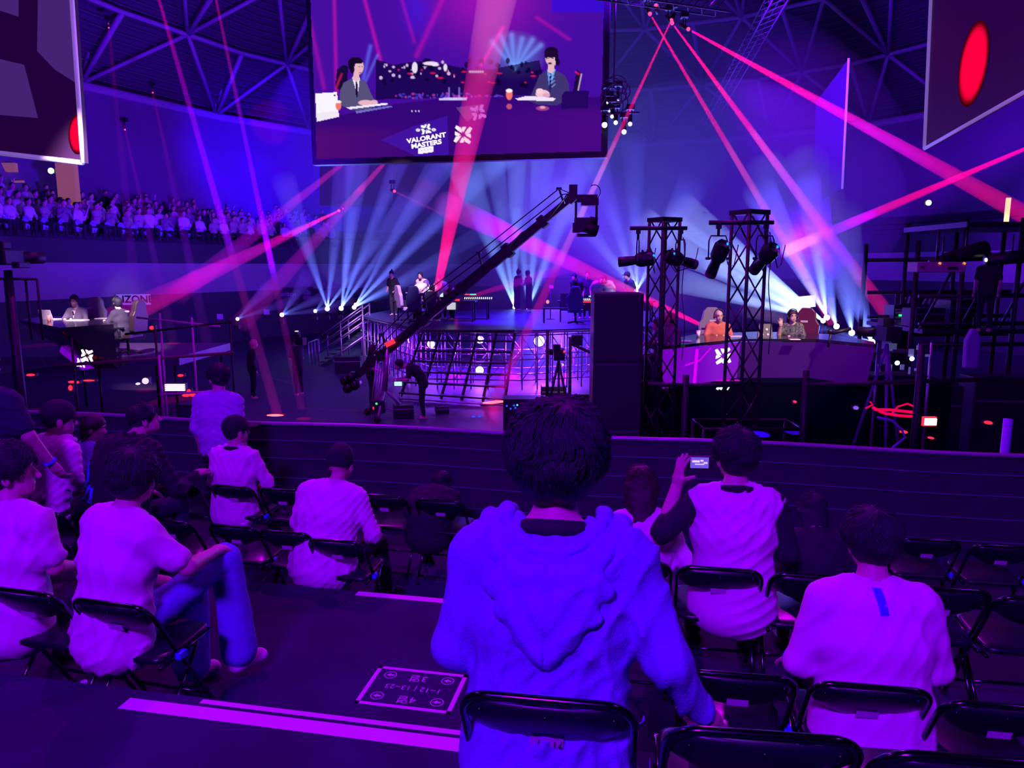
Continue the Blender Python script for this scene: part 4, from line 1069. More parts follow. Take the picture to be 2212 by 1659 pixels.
for px, col, lab in ((1022, (.2, 1, .8), 'tiny green-cyan glowing keyboard on the stage table'), (1008, (1, .1, .2), 'tiny red glowing device on the stage table')):
    m = MB(); p = atY(px, 636, 27.2); m.box(p, (.22, .12, .04)); tag(obj('keyboard', m, glowm('kb_%d' % px, col, .9)), lab, 'keyboard')
m_red = glowm('red_led', (1, .02, .06), 1.6)
m = MB(); p = atY(935, 648, 26.3); m.box(p, (.4, .1, .05)); tag(obj('light_bar', m, m_red), 'small red light bar on the left team table', 'light')
m = MB(); p = atY(988, 649, 26.3); m.box(p, (.16, .1, .10)); tag(obj('light_box', m, m_red), 'small red lit box right of the left team table', 'light')
# two people with microphones mid stage
far_fig('person with a high bun in black holding a microphone at the stage back', 1118, 0, DZ, -60, 1.02, Y=33.0, pose='stand', hair='bun', shirt=C_BLACK, sleeve='short', trousers=C_BLACK, wrist=[(-.10, .24, 1.30), (.12, .30, 1.2)], elbow=[(-.26, .05, 1.14), (.26, .05, 1.14)], skirt=True, girth=1.1)
far_fig('person with long tied hair in a black top facing the person with the bun', 1145, 0, DZ, 60, 1.0, Y=33.0, pose='stand', hair='bob', shirt=C_BLACK, sleeve='short', trousers=C_BLACK, wrist=[(-.12, .30, 1.15), (.10, .24, 1.28)], elbow=[(-.26, .05, 1.14), (.26, .05, 1.14)], skirt=True)
# right table group
t3 = team_table(1300, 690, 26.4, 'black team table behind the speaker tower with red edge light', w=3.4)
m = MB(); p = atY(1278, 652, 26.0); m.box(p, (.75, .04, .05)); tag(obj('light_bar', m, m_red), 'red light bar along the edge of the right team table', 'light')
seg_strip(atY(1266, 647, 26.0), 6, .42, 'short row of white light segments on the right team table', MATS['white_segments'])
m = MB(); p = atY(1280, 640, 26.1); m.box(p, (.26, .12, .04)); tag(obj('keyboard', m, MATS['kb_1022']), 'cyan glowing keyboard on the right team table', 'keyboard')
for px, Y, rot, lab, k in ((1257, 27.6, 150, 'person in a grey top bending over the right team table, leftmost there', dict(lean=.4, shirt=C_DARK)),
        (1279, 27.8, 170, 'person in a black team shirt standing tall behind the right team table', dict(lean=.1, shirt=C_BLACK, face=True)),
        (1300, 27.2, 190, 'person in a lilac top leaning low at the right team table', dict(lean=.6, shirt=C_LIL, face=True)),
        (1328, 27.2, 150, 'person in white leaning over the right team table above the speaker tower', dict(lean=.55, shirt=C_WHITE)),
        (1378, 26.4, 120, 'person in a dark shirt and cap standing above the speaker tower right edge', dict(lean=.2, shirt=C_NAVY, hair='cap'))):
    far_fig(lab, px, 0, DZ, rot, 1.0, Y=Y, pose='stand', **k)
m = MB(); p = atY(1222, 642, 25.8); t = thing('desk_side_panel', 'small dark panel on legs left of the right blue gaming chair', 'panel', (p.x, p.y, DZ))
m.box((0, 0, .80), (.36, .05, .42)); obj('panel', m, m_black, t); m = MB(); m.box((-.2, 0, .50), (1.2, .4, .05)); obj('shelf', m, m_black, t)
for x in (-.75, .35): m = MB(); m.box((x, 0, .24), (.05, .3, .48)); obj('leg', m, m_blackm, t)
p = atY(1189, 660, 27.5); t = thing('microphone_stand', 'thin dark microphone stand with a small lamp head at stage right', 'stand', (p.x, p.y, DZ))
m = MB(); m.cyl((0, 0, 0), (0, 0, 1.15), .018, 6); obj('pole', m, m_black, t); m = MB(); m.cyl((0, 0, 0), (0, 0, .02), .16, 12); obj('base', m, m_black, t)
m = MB(); m.box((.03, 0, 1.2), (.16, .08, .12)); obj('head', m, mat('beige_head', (.5, .35, .3), .6), t)
m = MB(); p = atY(1183, 652, 27); m.ell(p, (.06, .06, .07), 8, 6); tag(obj('round_lamp', m, glowm('pink_bulb', (1, .25, .4), 1.2)), 'small round pink lamp left of the microphone stand', 'lamp')

# ------------------------------------------------------------ floor crew, crane
GC = 'crew on the arena floor'
CO = far_fig('person in black with a broadcast camera on the shoulder, left of the crane', 647, 855, 0, 60, 1.0, GC, pose='stand', shirt=C_BLACK, sleeve='short', hair='short', elbow=[(-.24, .06, 1.12), (.28, .10, 1.08)], wrist=[(-.1, .2, 1.35), (.20, .22, 1.42)], trousers=C_BLACK, hands=[None, None])
p = CO['root'].location
cm = thing('shoulder_camera', 'black broadcast camera resting on the shoulder of the camera person', 'camera', (p.x+.06, p.y, 1.56), R(60))
m = MB(); m.box((0, .05, .08), (.16, .55, .22)); obj('body', m, m_black, cm); m = MB(); m.cyl((0, .32, .08), (0, .55, .08), .07, 12); obj('lens', m, m_blackm, cm)
m = MB(); m.box((0, .1, .24), (.05, .3, .05)); m.box((0, .05, .30), (.12, .12, .10)); obj('handle', m, m_black, cm); m = MB(); m.box((.02, .1, .36), (.10, .05, .03)); obj('top_light', m, glowm('cam_top_light', (1, .85, .8), 1.0), cm)
far_fig('person with fair hair in black clothing standing left of the camera person', 548, 862, 0, -60, .98, GC, pose='stand', shirt=C_BLACK, sleeve='long', hair='bob', hairmat=mat('fair_hair', (.6, .4, .25), .5), trousers=C_BLACK)
far_fig('person with long reddish hair in black at the crane counterweight', 803, 878, 0, -70, .96, GC, pose='stand', shirt=C_BLACK, sleeve='short', hair='long', hairmat=m_hairbr, trousers=C_BLACK, wrist=[(-.24, .2, 1.0), (.2, .3, 1.0)])
far_fig('person in black bending forward with one arm on the crane base', 915, 905, 0, 95, 1.02, GC, pose='stand', lean=.75, shirt=C_BLACK, sleeve='short', hair='short', trousers=C_BLACK, wrist=[(-.2, .62, 1.0), (.2, .66, .98)], elbow=[(-.22, .36, 1.02), (.22, .38, 1.02)])
# crane
cb = atZ(832, 903, 0); YC = cb.y
cr = thing('camera_crane', 'long black camera crane rising from the floor in front of the stage to upper right', 'camera crane', (cb.x, cb.y, 0))
m = MB()
for k in range(3):
    a = 2*PI*k/3+.4; m.tube([(0, 0, .75), (.62*math.cos(a), .62*math.sin(a), .08)], .035, 6); m.tube([(0, 0, .25), (.58*math.cos(a), .58*math.sin(a), .12)], .02, 5)
obj('tripod', m, m_steel, cr)
for k in range(3):
    a = 2*PI*k/3+.4; m = MB(); c = (.64*math.cos(a), .64*math.sin(a), .09); m.cyl((c[0], c[1]-.04, c[2]), (c[0], c[1]+.04, c[2]), .09, 12); obj('wheel', m, m_rub, cr)
piv = atY(838, 750, YC)
m = MB(); m.tube([(0, 0, .7), piv-cr.location], .075, 8); obj('column', m, m_steel, cr)
tip = atY(1234, 428, YC-1.2); tail = atY(770, 812, YC+.25)
def arm_pt(t): return tail+(tip-tail)*t
def beam_box(m, a, b, w, h, w2=None, h2=None):
    w2 = w2 or w; h2 = h2 or h; d = (b-a).normalized(); s = d.cross(Vector((0, 0, 1))).normalized(); u = s.cross(d); vs = []
    for p, ww, hh in ((a, w, h), (b, w2, h2)):
        for i, j in ((-1, -1), (1, -1), (1, 1), (-1, 1)): vs.append(p+s*i*ww/2+u*j*hh/2)
    m.add(vs, [(3, 2, 1, 0), (4, 5, 6, 7), (0, 1, 5, 4), (1, 2, 6, 5), (2, 3, 7, 6), (3, 0, 4, 7)])
segs = [(0, .13, .18, .16), (.13, .34, .17, .20), (.34, .52, .16, .19), (.52, .73, .15, .24), (.73, .88, .14, .19), (.88, 1.0, .12, .15)]
for i, (a, b, w_, h_) in enumerate(segs):
    m = MB(); beam_box(m, arm_pt(a), arm_pt(b+.01), w_, h_); beam_box(m, arm_pt(b-.012), arm_pt(b+.012), w_+.06, h_+.08); obj('arm_section', m, m_black, cr, True)
for t, hh in ((.16, .40), (.36, .55), (.62, .42), (.97, .34)):
    m = MB(); p = arm_pt(t); m.tube([p+Vector((0, -.07, 0)), p+Vector((-.12, -.02, hh))], .022, 5); m.tube([p+Vector((0, .07, 0)), p+Vector((-.12, .02, hh))], .022, 5); m.box(p+Vector((-.12, 0, hh)), (.12, .14, .05)); obj('cable_post', m, m_black, cr, True)
for off in ((-.12, .0, 0), (-.02, .05, -.12)):
    m = MB(); pts = [arm_pt(.02)+Vector((0, 0, .08))]+[arm_pt(t)+Vector((off[0], off[1], hh+off[2])) for t, hh in ((.16, .40), (.36, .55), (.62, .42), (.97, .34))]+[arm_pt(1.0)+Vector((0, 0, .1))]
    m.tube(pts, .014, 5); obj('tension_cable', m, m_black, cr, True)
m = MB(); pts = [arm_pt(t)+Vector((0, -.1, .05-.10*math.sin(t*30))) for t in np.linspace(.1, .98, 24)]; m.tube(pts, .012, 5); obj('power_cable', m, m_black, cr, True)
for k, (x, z) in enumerate(((-.12, -.02), (-.26, -.1), (-.02, -.22), (-.2, -.3))):
    m = MB(); p = tail+Vector((x, 0, z)); m.cyl(p-Vector((0, .2, 0)), p+Vector((0, .2, 0)), .12, 14); obj('counterweight', m, m_blackm, cr, True)
m = MB(); beam_box(m, atY(842, 744, YC-.2)-Vector((.1, 0, .02)), atY(850, 738, YC-.2)+Vector((.02, 0, .02)), .08, .12); obj('red_lamp', m, m_red, cr, True)
hp = atY(1240, 413, YC-1.2)
m = MB(); m.box(hp+Vector((-.02, 0, 0)), (.18, .16, .28)); m.box(hp+Vector((.25, 0, -.14)), (.55, .14, .12)); m.box(hp+Vector((.36, 0, -.24)), (.38, .22, .16)); m.box(hp+Vector((.1, 0, -.2)), (.2, .1, .1)); obj('remote_head', m, m_black, cr, True)
for x in (.05, .52): m = MB(); m.tube([hp+Vector((x, 0, -.25)), hp+Vector((x, 0, -.85))], .028, 6); obj('yoke_arm', m, m_black, cr, True)
m = MB(); c = atY(1262, 489, YC-1.2)
m.box(c+Vector((-.04, 0, .03)), (.36, .3, .32)); m.cyl(c+Vector((.0, -.1, -.02)), c+Vector((.30, -.1, -.10)), .12, 12); m.box(c+Vector((-.18, .02, -.03)), (.16, .2, .22)); m.box(c+Vector((.05, 0, -.2)), (.42, .14, .07)); m.cyl(c+Vector((.12, 0, .14)), c+Vector((.30, 0, .12)), .08, 10)
obj('crane_camera', m, m_black, cr, True)
m = MB(); m.tube([hp+Vector((.40+.14*math.cos(a)+.06, 0, -.02+.16*math.sin(a))) for a in np.linspace(2.2, -1.2, 14)]+[hp+Vector((.53, 0, -.4))], .011, 5); obj('loop_cable', m, m_black, cr, True)
# flight case and gear beside the crane
for px, py, w_, d_, h_, lab in ((752, 805, .9, .5, .6, 'black flight case standing near the end of the side stairs'), (872, 902, .5, .4, .35, 'black gear box on the floor under the crane base'), (955, 892, .35, .3, .18, 'small dark box on the floor right of the crane base')):
    p = atZ(px, py, 0); t = thing('flight_case', lab, 'case', (p.x, p.y, 0), R(12)); m = MB(); m.box((0, 0, h_/2), (w_, d_, h_)); obj('case_body', m, m_black, t, bevel=.02)
    m = MB(); m.box((0, -d_/2-.004, h_*.72), (w_*.98, .01, .03)); obj('metal_edge', m, m_steel, t)

# ------------------------------------------------------------ loudspeaker tower
p0, p1 = atY(1286, 633, 12.0), atY(1393, 633, 12.0); zt = p0.z; cx = (p0.x+p1.x)/2; wsp = p1.x-p0.x
hs_ = zt/3
for k in range(3):
    t = thing('loudspeaker', ['large dark loudspeaker cabinet at the foot of the speaker tower', 'large dark loudspeaker cabinet in the middle of the speaker tower', 'large dark loudspeaker cabinet on top of the speaker tower'][k], 'speaker', (cx, 12.4, k*hs_), R(-2), 'loudspeaker cabinets of the tower')
    m = MB(); m.box((0, 0, hs_/2), (wsp, .8, hs_-.012)); obj('cabinet', m, mat('speaker_black', (.016, .014, .03), .55, bump=.2, bscale=200), t, bevel=.012)
    m = MB(); m.box((0, -.41, hs_/2), (wsp-.06, .02, hs_-.08)); obj('grille', m, mat('speaker_grille', (.018, .016, .035), .5, bump=.5, bscale=300), t)
    m = MB(); m.box((0, -.415, hs_-.03), (wsp-.1, .02, .012)); obj('handle_bar', m, mat('worn_edge', (.12, .11, .14), .5), t)

# ------------------------------------------------------------ lighting towers with profile spots
def spot_fixture(par_world, yoke_top, dir_, label, group='profile spotlights on the two lighting towers'):
    yt = Vector(yoke_top); t = thing('profile_spotlight', label, 'spotlight', yt, 0, group)
    d = Vector(dir_).normalized(); s = d.cross(Vector((0, 0, 1))).normalized(); c = Vector((0, 0, -.50))
    m = MB(); m.box((0, 0, -.02), (.07, .06, .10)); m.cyl((0, 0, -.16), (0, 0, -.02), .022, 6); obj('clamp', m, m_black, t)
    m = MB(); a = s*.15; m.tube([a+c, a+Vector((0, 0, -.24)), a*.8+Vector((0, 0, -.17)), -a*.8+Vector((0, 0, -.17)), -a+Vector((0, 0, -.24)), -a+c], .011, 6); obj('yoke', m, m_black, t)
    m = MB(); m.tube([c-d*.26, c-d*.20, c-d*.02, c+d*.05, c+d*.06, c+d*.20], .115, 12); m.v = m.v
    m2 = MB(); rr = [.09, .125, .125, .10, .075, .085, .085]; tt = [-.28, -.22, -.04, .02, .04, .20, .32]
    n = 14; vs = []; u = s; w_ = s.cross(d)
    for q, r in zip(tt, rr):
        for k in range(n): an = 2*PI*k/n; vs.append(c+d*q+u*math.cos(an)*r+w_*math.sin(an)*r)
    fs = [(j*n+k, j*n+(k+1) % n, (j+1)*n+(k+1) % n, (j+1)*n+k) for j in range(len(tt)-1) for k in range(n)]+[tuple(range(n)), tuple((len(tt)-1)*n+k for k in range(n-1, -1, -1))]
    m2.add(vs, fs, True)
    for q in (-.16, -.08): m2.box(c+d*q+Vector((0, 0, .13)), (.03, .03, .05))
    for sg in (-1, 1): m2.cyl(c+s*sg*.12, c+s*sg*.19, .02, 6)
    obj('barrel', m2, m_black, t)
    m = MB(); m.ell(c-d*.20+Vector((.05, -.10, .05)), (.018, .018, .022), 8, 6); obj('status_light', m, glowm('blue_status', (.0, .35, 1), 1.6), t)
    m = MB(); m.cyl(c+d*.315, c+d*.33, .07, 12); obj('lens', m, mat('warm_lens', (.7, .6, .55), .15, emit=(1, .75, .6), es=.25), t)
    m = MB(); m.tube([c-d*.26+Vector((0, 0, -.05)), c-d*.2+Vector((.1, 0, -.25)), c+Vector((.25, 0, -.1)), Vector((.30, 0, -.3))], .008, 5); obj('cable', m, m_black, t)
    return t
def tower(pxc, pyt, Y, w, rot, base_z, label, bar_y, bar_x0, bar_x1, fix):
    top = atY(pxc, pyt, Y); t = thing('lighting_tower', label, 'truss tower', (top.x, top.y, base_z), R(rot)); H = top.z-base_z
    cs = [(-w/2, -w/2), (w/2, -w/2), (w/2, w/2), (-w/2, w/2)]
    for i, (x, y) in enumerate(cs): m = MB(); m.cyl((x, y, 0), (x, y, H-.02), .026, 8); obj('chord', m, m_black, t)
    for i in range(4):
        a, b = cs[i], cs[(i+1) % 4]; m = MB(); n = int(H/.46)
        for k in range(n):
            z0, z1 = H*k/n, H*(k+1)/n; p, q = (a, b) if k % 2 else (b, a); m.tube([(p[0], p[1], z0), (q[0], q[1], z1)], .014, 5)
        obj('lacing', m, m_black, t)
    m = MB(); m.box((0, 0, H-.03), (w+.06, w+.06, .07)); obj('top_plate', m, m_black, t); m = MB(); m.box((0, 0, .02), (w+.25, w+.25, .04)); obj('base_plate', m, m_blackm, t)
    bl, br = atY(bar_x0, bar_y, Y-w*.75), atY(bar_x1, bar_y, Y-w*.75)
    m = MB(); m.cyl(bl, br, .033, 10); obj('cross_bar', m, m_black, t, True)
    m = MB(); pts = [atY(bar_x1-8+3*math.sin(k*.9), bar_y+20+k*22, Y-w*.75) for k in range(13)]; m.tube(pts, .008, 5); obj('cable', m, m_black, t, True)
    for fx, d, lab in fix:
        p = atY(fx, bar_y+3, Y-w*.75); spot_fixture(t, p, d, lab)
tower(1436, 471, 12.9, .36, 28, 0, 'slim black truss lighting tower just right of the speaker tower', 493, 1361, 1484, ((1379, (-1, .3, -.12), 'profile spotlight pointing left on the left tower, left arm'), (1471, (.9, .3, -.25), 'profile spotlight pointing right on the left tower, right arm')))
tower(1620, 455, 11.4, .36, 28, 0, 'slim black truss lighting tower in front of the right desk, taller in view', 481, 1532, 1671, ((1553, (-.15, .6, -.8), 'profile spotlight pointing down on the right tower, left arm'), (1655, (-.2, .7, -.5), 'profile spotlight pointing away on the right tower, right arm')))
t = thing('truss_base_box', 'dark open metal frame at the foot of the right lighting tower', 'frame', (atY(1615, 850, 11.4).x, 11.4, 0)); m = MB()
for x in (-.75, .75):
    for y in (-.35, .35): m.tube([(x, y, 0), (x, y, 1.35)], .03, 5)
for z in (1.35, .5):
    m.tube([(-.75, -.35, z), (.75, -.35, z), (.75, .35, z), (-.75, .35, z)], .03, 5, closed=True)
obj('frame', m, m_blackm, t)
# ------------------------------------------------------------ the caster desks
m_desktop = mat('glossy_black_desktop', (.015, .012, .03), .12)
m_vpanel_or_patch = mat('violet_lit_panel_or_light_patch', (.05, .01, .14), .5, emit=(.22, .0, .60), es=.8)
m_paper = mat('white_paper', (.8, .78, .8), .7)
def emblem(M, s):
    """four pairs of leaf shapes set as a notched cross"""
    m = MB()
    for k in range(4):
        a = k*PI/2+.6; c, d = math.cos(a), math.sin(a)
        for q in ([(.08, .03), (.26, .24), (.52, .20), (.50, .05), (.30, .03)], [(.10, -.05), (.30, -.06), (.42, -.10), (.30, -.24), (.16, -.20)]):
            P = [(x*c-y*d, x*d+y*c) for x, y in q]
            m.add([M @ Vector((x*s, y*s, 0)) for x, y in P], [(0, 1, 2, 3, 4)])
    return m
# right desk
YD = 14.4
PZ = 1.64
dk = thing('caster_desk', 'long angular black caster desk with violet lit front at right', 'desk', (atY(1650, 740, YD).x, YD, PZ))
def dz(px, py, z): return atZ(px, py, z)
DT = PZ+.77
top = [(1432, 748), (1500, 742), (1600, 732), (1762, 732), (1890, 744), (1888, 738), (1800, 722), (1640, 716), (1500, 722), (1435, 736)]
tp_ = [dz(x, y, DT) for x, y in top]
m = MB(); m.prism([(p.x, p.y) for p in tp_], .05, o=(0, 0, DT-.05)); obj('desktop', m, m_desktop, dk, True)
fr = [dz(x, y, DT) for x, y in ((1432, 748), (1500, 742), (1600, 732), (1762, 732), (1890, 744))]
m1 = MB(); m2 = MB()
for i, (a, b) in enumerate(zip(fr, fr[1:])):
    a2 = Vector((a.x*.985+.07, a.y+.15, PZ-.02)); b2 = Vector((b.x*.985+.07, b.y+.15, PZ-.02)); a1 = a-Vector((0, 0, .06)); b1 = b-Vector((0, 0, .06))
    (m1 if i in (0, 1) else m2).quad(a1, a2, b2, b1)
obj('front_panel_lit', m1, m_vpanel_or_patch, dk, True); obj('front_panel_dark', m2, mat('dark_violet_panel', (.03, .01, .07), .4, emit=(.10, 0, .34), es=.28), dk, True)
m = MB(); c = (fr[1]+fr[2])/2
m.tube([fr[1]+Vector((.05, -.02, -.1)), fr[1]+Vector((.02, -.02, -.75))], .03, 5); m.tube([fr[1]+Vector((.3, -.02, -.08)), fr[1]+Vector((.1, -.05, -.3)), fr[1]+Vector((-.3, -.05, -.45))], .012, 5)
obj('neon_edge', m, glowm('magenta_neon', (.75, .0, 1), 1.0), dk, True)
m = MB(); q = dz(1530, 822, PZ-.6); m.box((atY(1525, 826, YD-.1).x, YD-.2, atY(1525, 826, YD-.1).z), (1.25, .2, .12)); obj('magenta_plinth', m, glowm('magenta_plinth_light', (.8, 0, .75), .8), dk, True)
pe = atY(1562, 769, fr[1].y-.25); M = frame(pe, (1, .05, 0), (0, 0, 1))
obj('badge', emblem(M, .34), glowm('badge_white', (1, .95, 1), 1.4), dk, True)
m = MB()
for k in range(4):
    p = atY(1551+k*7, 838, fr[1].y-.2); m.box(p, (.045, .01, .07), M=Matrix.Rotation(.5, 3, 'Y'))
obj('lettering', m, MATS['badge_white'], dk, True)
pl = thing('desk_platform', 'dark raised platform under the right caster desk', 'platform', (atY(1660, 800, YD+.6).x, YD+1.6, 0)); m = MB(); m.box((0, 0, PZ/2-.02), (6.4, 4.0, PZ)); obj('deck', m, mat('black_platform_cloth', (.0015, .001, .014), 1.0, spec=.02), pl, bevel=.01)
def seated(label, px, py, Y, floor, rot, **k):
    rot = R(rot); kk = {q: k.get(q, d) for q, d in (('lean', .08), ('side', 0.), ('hshift', (0, 0)), ('pose', 'sit'), ('twist', 0.))}
    o, S, loc = put(px, py, Y, floor, rot, **kk); print('S %.2f' % S, label)
    k.setdefault('h', .022); k.setdefault('fold', .004); k.setdefault('group', 'people at the caster desks')
    I = figure(label, o, rot, S, **k); return I
DW = dict(elbow=[(-.29, .16, .76), (.29, .16, .76)], wrist=[(-.12, .36, .80), (.12, .36, .80)])
A = seated('person with a shaved head in a rust red jumper and headset at the right desk', 1553, 683, 15.4, PZ, 172, shirt=C_RED, sleeve='long', hair='bald', face=True, head=(.15, 0, 0), shw=.21, girth=1.2, **DW); headset(A)
B = seated('person with long brown hair raising a hand at the right desk', 1712, 683, 15.2, PZ, 150, shirt=mat('patterned_top', (.10, .12, .10), .8, var=.8, vscale=30), sleeve='short', hair='long', hairmat=m_hairbr, face=True, head=(.5, 0, 0), shw=.18,
    elbow=[(-.27, .14, .76), (.25, .20, .80)], wrist=[(-.05, .36, .80), (.20, .30, 1.05)], hands=[None, dict(dr=(0, .05, 1), nrm=(-.5, 1, 0), curl=(.1, .2, .2, .2, .2))])
headset(B, False)
C = seated('person with fair hair and grey jacket at the right desk end', 1446, 690, 13.7, PZ, 120, shirt=C_SUIT, sleeve='long', hair='bob', hairmat=mat('fair_hair2', (.55, .32, .18), .5), face=True, head=(-.4, 0, 0), **DW); headset(C, False)
D = seated('person with dark hair in grey seen side-on at the far left of the right desk', 1420, 700, 14.0, PZ, 95, shirt=C_DARK, sleeve='long', hair='long', hairmat=m_hairbr, **DW)
for px, Y, rot, lab, mt in ((1540, 15.85, 172, 'dark gaming chair behind the red jumper person', m_gch2), (1737, 15.65, 150, 'black and red gaming chair behind the patterned top person', mat('black_red_leather', (.10, .01, .03), .4))):
    p = atY(px, 700, Y); gaming_chair(Vector((p.x, Y, PZ)), R(rot), lab, mt)
for x, y, w_, d_, lab in ((1475, 738, .34, .22, 'white paper sheet at the left end of the right desk'), (1590, 727, .26, .14, 'pale tablet lying before the red jumper person'), (1716, 734, .20, .12, 'small white card on the right desk near the raised hand')):
    p = dz(x, y, DT); m = MB(); m.box((p.x, p.y, DT+.008), (w_, d_, .012)); tag(obj('paper', m, m_paper), lab, 'paper')
p = dz(1662, 732, DT); t = thing('desk_monitor', 'small dark monitor back with round vents on the right desk', 'monitor', (p.x, p.y+.3, DT)); m = MB(); m.prism([(-.15, 0), (.15, 0), (.12, .27), (-.12, .27)], .05, frame((0, 0, 0), (1, 0, 0), (0, 0, 1)).to_3x3()); obj('case', m, mat('grey_plastic', (.2, .22, .2), .5), t)
for x, z in ((-.06, .06), (.05, .06), (.02, .16)): m = MB(); m.ell((x, -.055, z), (.028, .008, .028), 10, 6); obj('vent', m, m_paper, t)
p = dz(1508, 728, DT); t = thing('paper_cup', 'white paper cup on the right desk', 'cup', (p.x, p.y, DT)); m = MB(); m.cyl((0, 0, 0), (0, 0, .12), .032, 14, .042); obj('cup_body', m, m_paper, t); m = MB(); m.cyl((0, 0, .12), (0, 0, .13), .044, 14); obj('lid', m, m_red if False else m_paper, t)
# left desk
YL = 16.9; LZ = 1.75; LT = LZ+.80
top = [(42, 690), (130, 708), (245, 700), (262, 690), (200, 684), (100, 683)]
tp_ = [dz(x, y, LT) for x, y in top]
dl = thing('caster_desk', 'black caster desk with pointed tapering underside at left', 'desk', (tp_[1].x, tp_[1].y, LZ))
m = MB(); m.prism([(p.x, p.y) for p in tp_], .05, o=(0, 0, LT-.05)); obj('desktop', m, m_desktop, dl, True)
ap = atY(205, 795, tp_[1].y+.5); m = MB(); base = [p-Vector((0, 0, .05)) for p in tp_]
m.add(base+[ap, ap+Vector((.5, 0, 0))], [(0, 6, 1), (1, 6, 7, 2), (2, 7, 3), (3, 7, 4), (4, 7, 6, 5), (5, 6, 0)]); obj('tapered_base', m, m_desktop, dl, True)
m = MB(); a, b, c, d = atY(135, 742, tp_[1].y+1.2), atY(205, 795, tp_[1].y+1.2), atY(178, 800, tp_[1].y+1.2), atY(128, 760, tp_[1].y+1.2); m.quad(a, b, c, d); obj('violet_light_patch', m, m_vpanel_or_patch, dl, True)  # glowing quad put in for the patch of violet light on the floor
obj('badge', emblem(frame(atY(188, 768, tp_[1].y-.1), (1, 0, -.2), (0, 0, 1)), .30), MATS['badge_white'], dl, True)
obj('badge', emblem(frame(atY(175, 784, tp_[1].y-.12), (1, 0, -.3), (0, 0, 1)), .22), MATS['badge_white'], dl, True)
pl = thing('desk_platform', 'low dark platform carrying the left caster desk', 'platform', (atY(170, 760, YL).x, YL+1.8, 0)); m = MB(); m.box((-.8, 0, LZ/2-.02), (6.0, 3.2, .20)); m.v = [(x, y, z+LZ/2-.10) for x, y, z in m.v]; obj('deck', m, mat('violet_grey_deck', (.07, .04, .14), .4), pl)
for x in (-3.6, -1.8, .2, 2.0):
    for y in (-1.4, 1.4): m = MB(); m.cyl((x, y, 0), (x, y, LZ-.2), .03, 6); obj('leg', m, m_blackm, pl)
A = seated('person in a grey suit and headset facing us at the left desk', 161, 651, 18.0, LZ, 178, shirt=C_SUIT, sleeve='long', hair='short', face=True, head=(.1, 0, 0), **DW); headset(A)
m = MB(); T, S = A['T'], A['S']; m.add([T(-.045, .095, .50)*S, T(.045, .095, .50)*S, T(.0, .150, .30)*S], [(0, 2, 1)]); m.v = [(x, y+.02, z) for x, y, z in m.v]; obj('shirt_front', m, C_WHITE, A['root'])
m = MB(); m.prism([(-.012, .0), (.012, .0), (.02, -.17), (0, -.20), (-.02, -.17)], .008, frame((0, 0, 0), (-1, 0, 0), (0, .25, 1)).to_3x3(), o=T(0, .125, .49)*S+Vector((0, .03, 0))); obj('tie', m, m_black, A['root'])
B = seated('person in a dark suit with black hair seen from the side at the left desk', 252, 655, 17.2, LZ, 75, shirt=C_DARK, sleeve='long', hair='fluffy', face=True, **DW); headset(B)
p = atY(193, 690, 18.6); gaming_chair(Vector((p.x, 18.6, LZ)), R(176), 'grey gaming chair with a small mark beside the grey suit person', m_gch2)
p = atY(277, 700, 17.3); gaming_chair(Vector((p.x, 17.3, LZ)), R(80), 'black gaming chair side-on behind the dark suit person', mat('black_leather', (.03, .02, .03), .4))
p = dz(112, 690, LT); t = thing('laptop', 'open white laptop at the left end of the left desk', 'laptop', (p.x, p.y, LT), R(-15)); m = MB(); m.box((0, 0, .01), (.34, .24, .02)); obj('keyboard_base', m, m_paper, t)
m = MB(); m.box((0, -.16, .12), (.34, .02, .24), M=Matrix.Rotation(.3, 3, 'X')); obj('lid', m, m_paper, t)
p = dz(100, 694, LT); t = thing('paper_cup', 'red and white paper cup beside the white laptop', 'cup', (p.x+.1, p.y-.05, LT)); m = MB(); m.cyl((0, 0, 0), (0, 0, .13), .034, 14, .045); obj('cup_body', m, mat('red_white_cup', (.8, .3, .25), .5), t); m = MB(); m.cyl((0, 0, .13), (0, 0, .14), .047, 14); obj('lid', m, m_paper, t)
for x, y, lab in ((168, 692, 'white script sheet before the grey suit person'), (228, 688, 'white script sheet before the dark suit person')):
    p = dz(x, y, LT); m = MB(); m.box((p.x, p.y, LT+.008), (.42, .24, .012)); tag(obj('paper', m, m_paper), lab, 'paper')
# desk lights: warm key light from the rigs
lamp('caster_key', 'SPOT', (7.5, 8.5, 8.5), (4.9, 15.2, 2.4), (1, .62, .60), 5200, angle=R(26), blend=.5, soft=.25)
lamp('caster_key', 'SPOT', (-6.0, 10.5, 8.5), (-9.7, 17.6, 2.7), (1, .62, .80), 19000, angle=R(15), blend=.5, soft=.25)
# bright screen seen edge-on behind the right desk
p = atY(1740, 652, 22); t = thing('audience_monitor', 'bright white tilted display panel behind the patterned top person', 'screen', (p.x, 22, p.z)); m = MB(); m.box((0, 0, 0), (.56, .06, .34), M=Matrix.Rotation(-.1, 3, 'Y')); obj('panel', m, glowm('white_panel', (.92, .88, 1), 1.2), t); m = MB(); m.cyl((0, .03, -.15), (0, .03, -p.z), .03, 6); obj('stand', m, m_black, t)
m = MB(); p = atY(1795, 654, 30); m.box(p, (.20, .05, .42)); tag(obj('wall_notice', m, m_ban), 'small pale notice on the wall right of the bright display panel', 'notice')

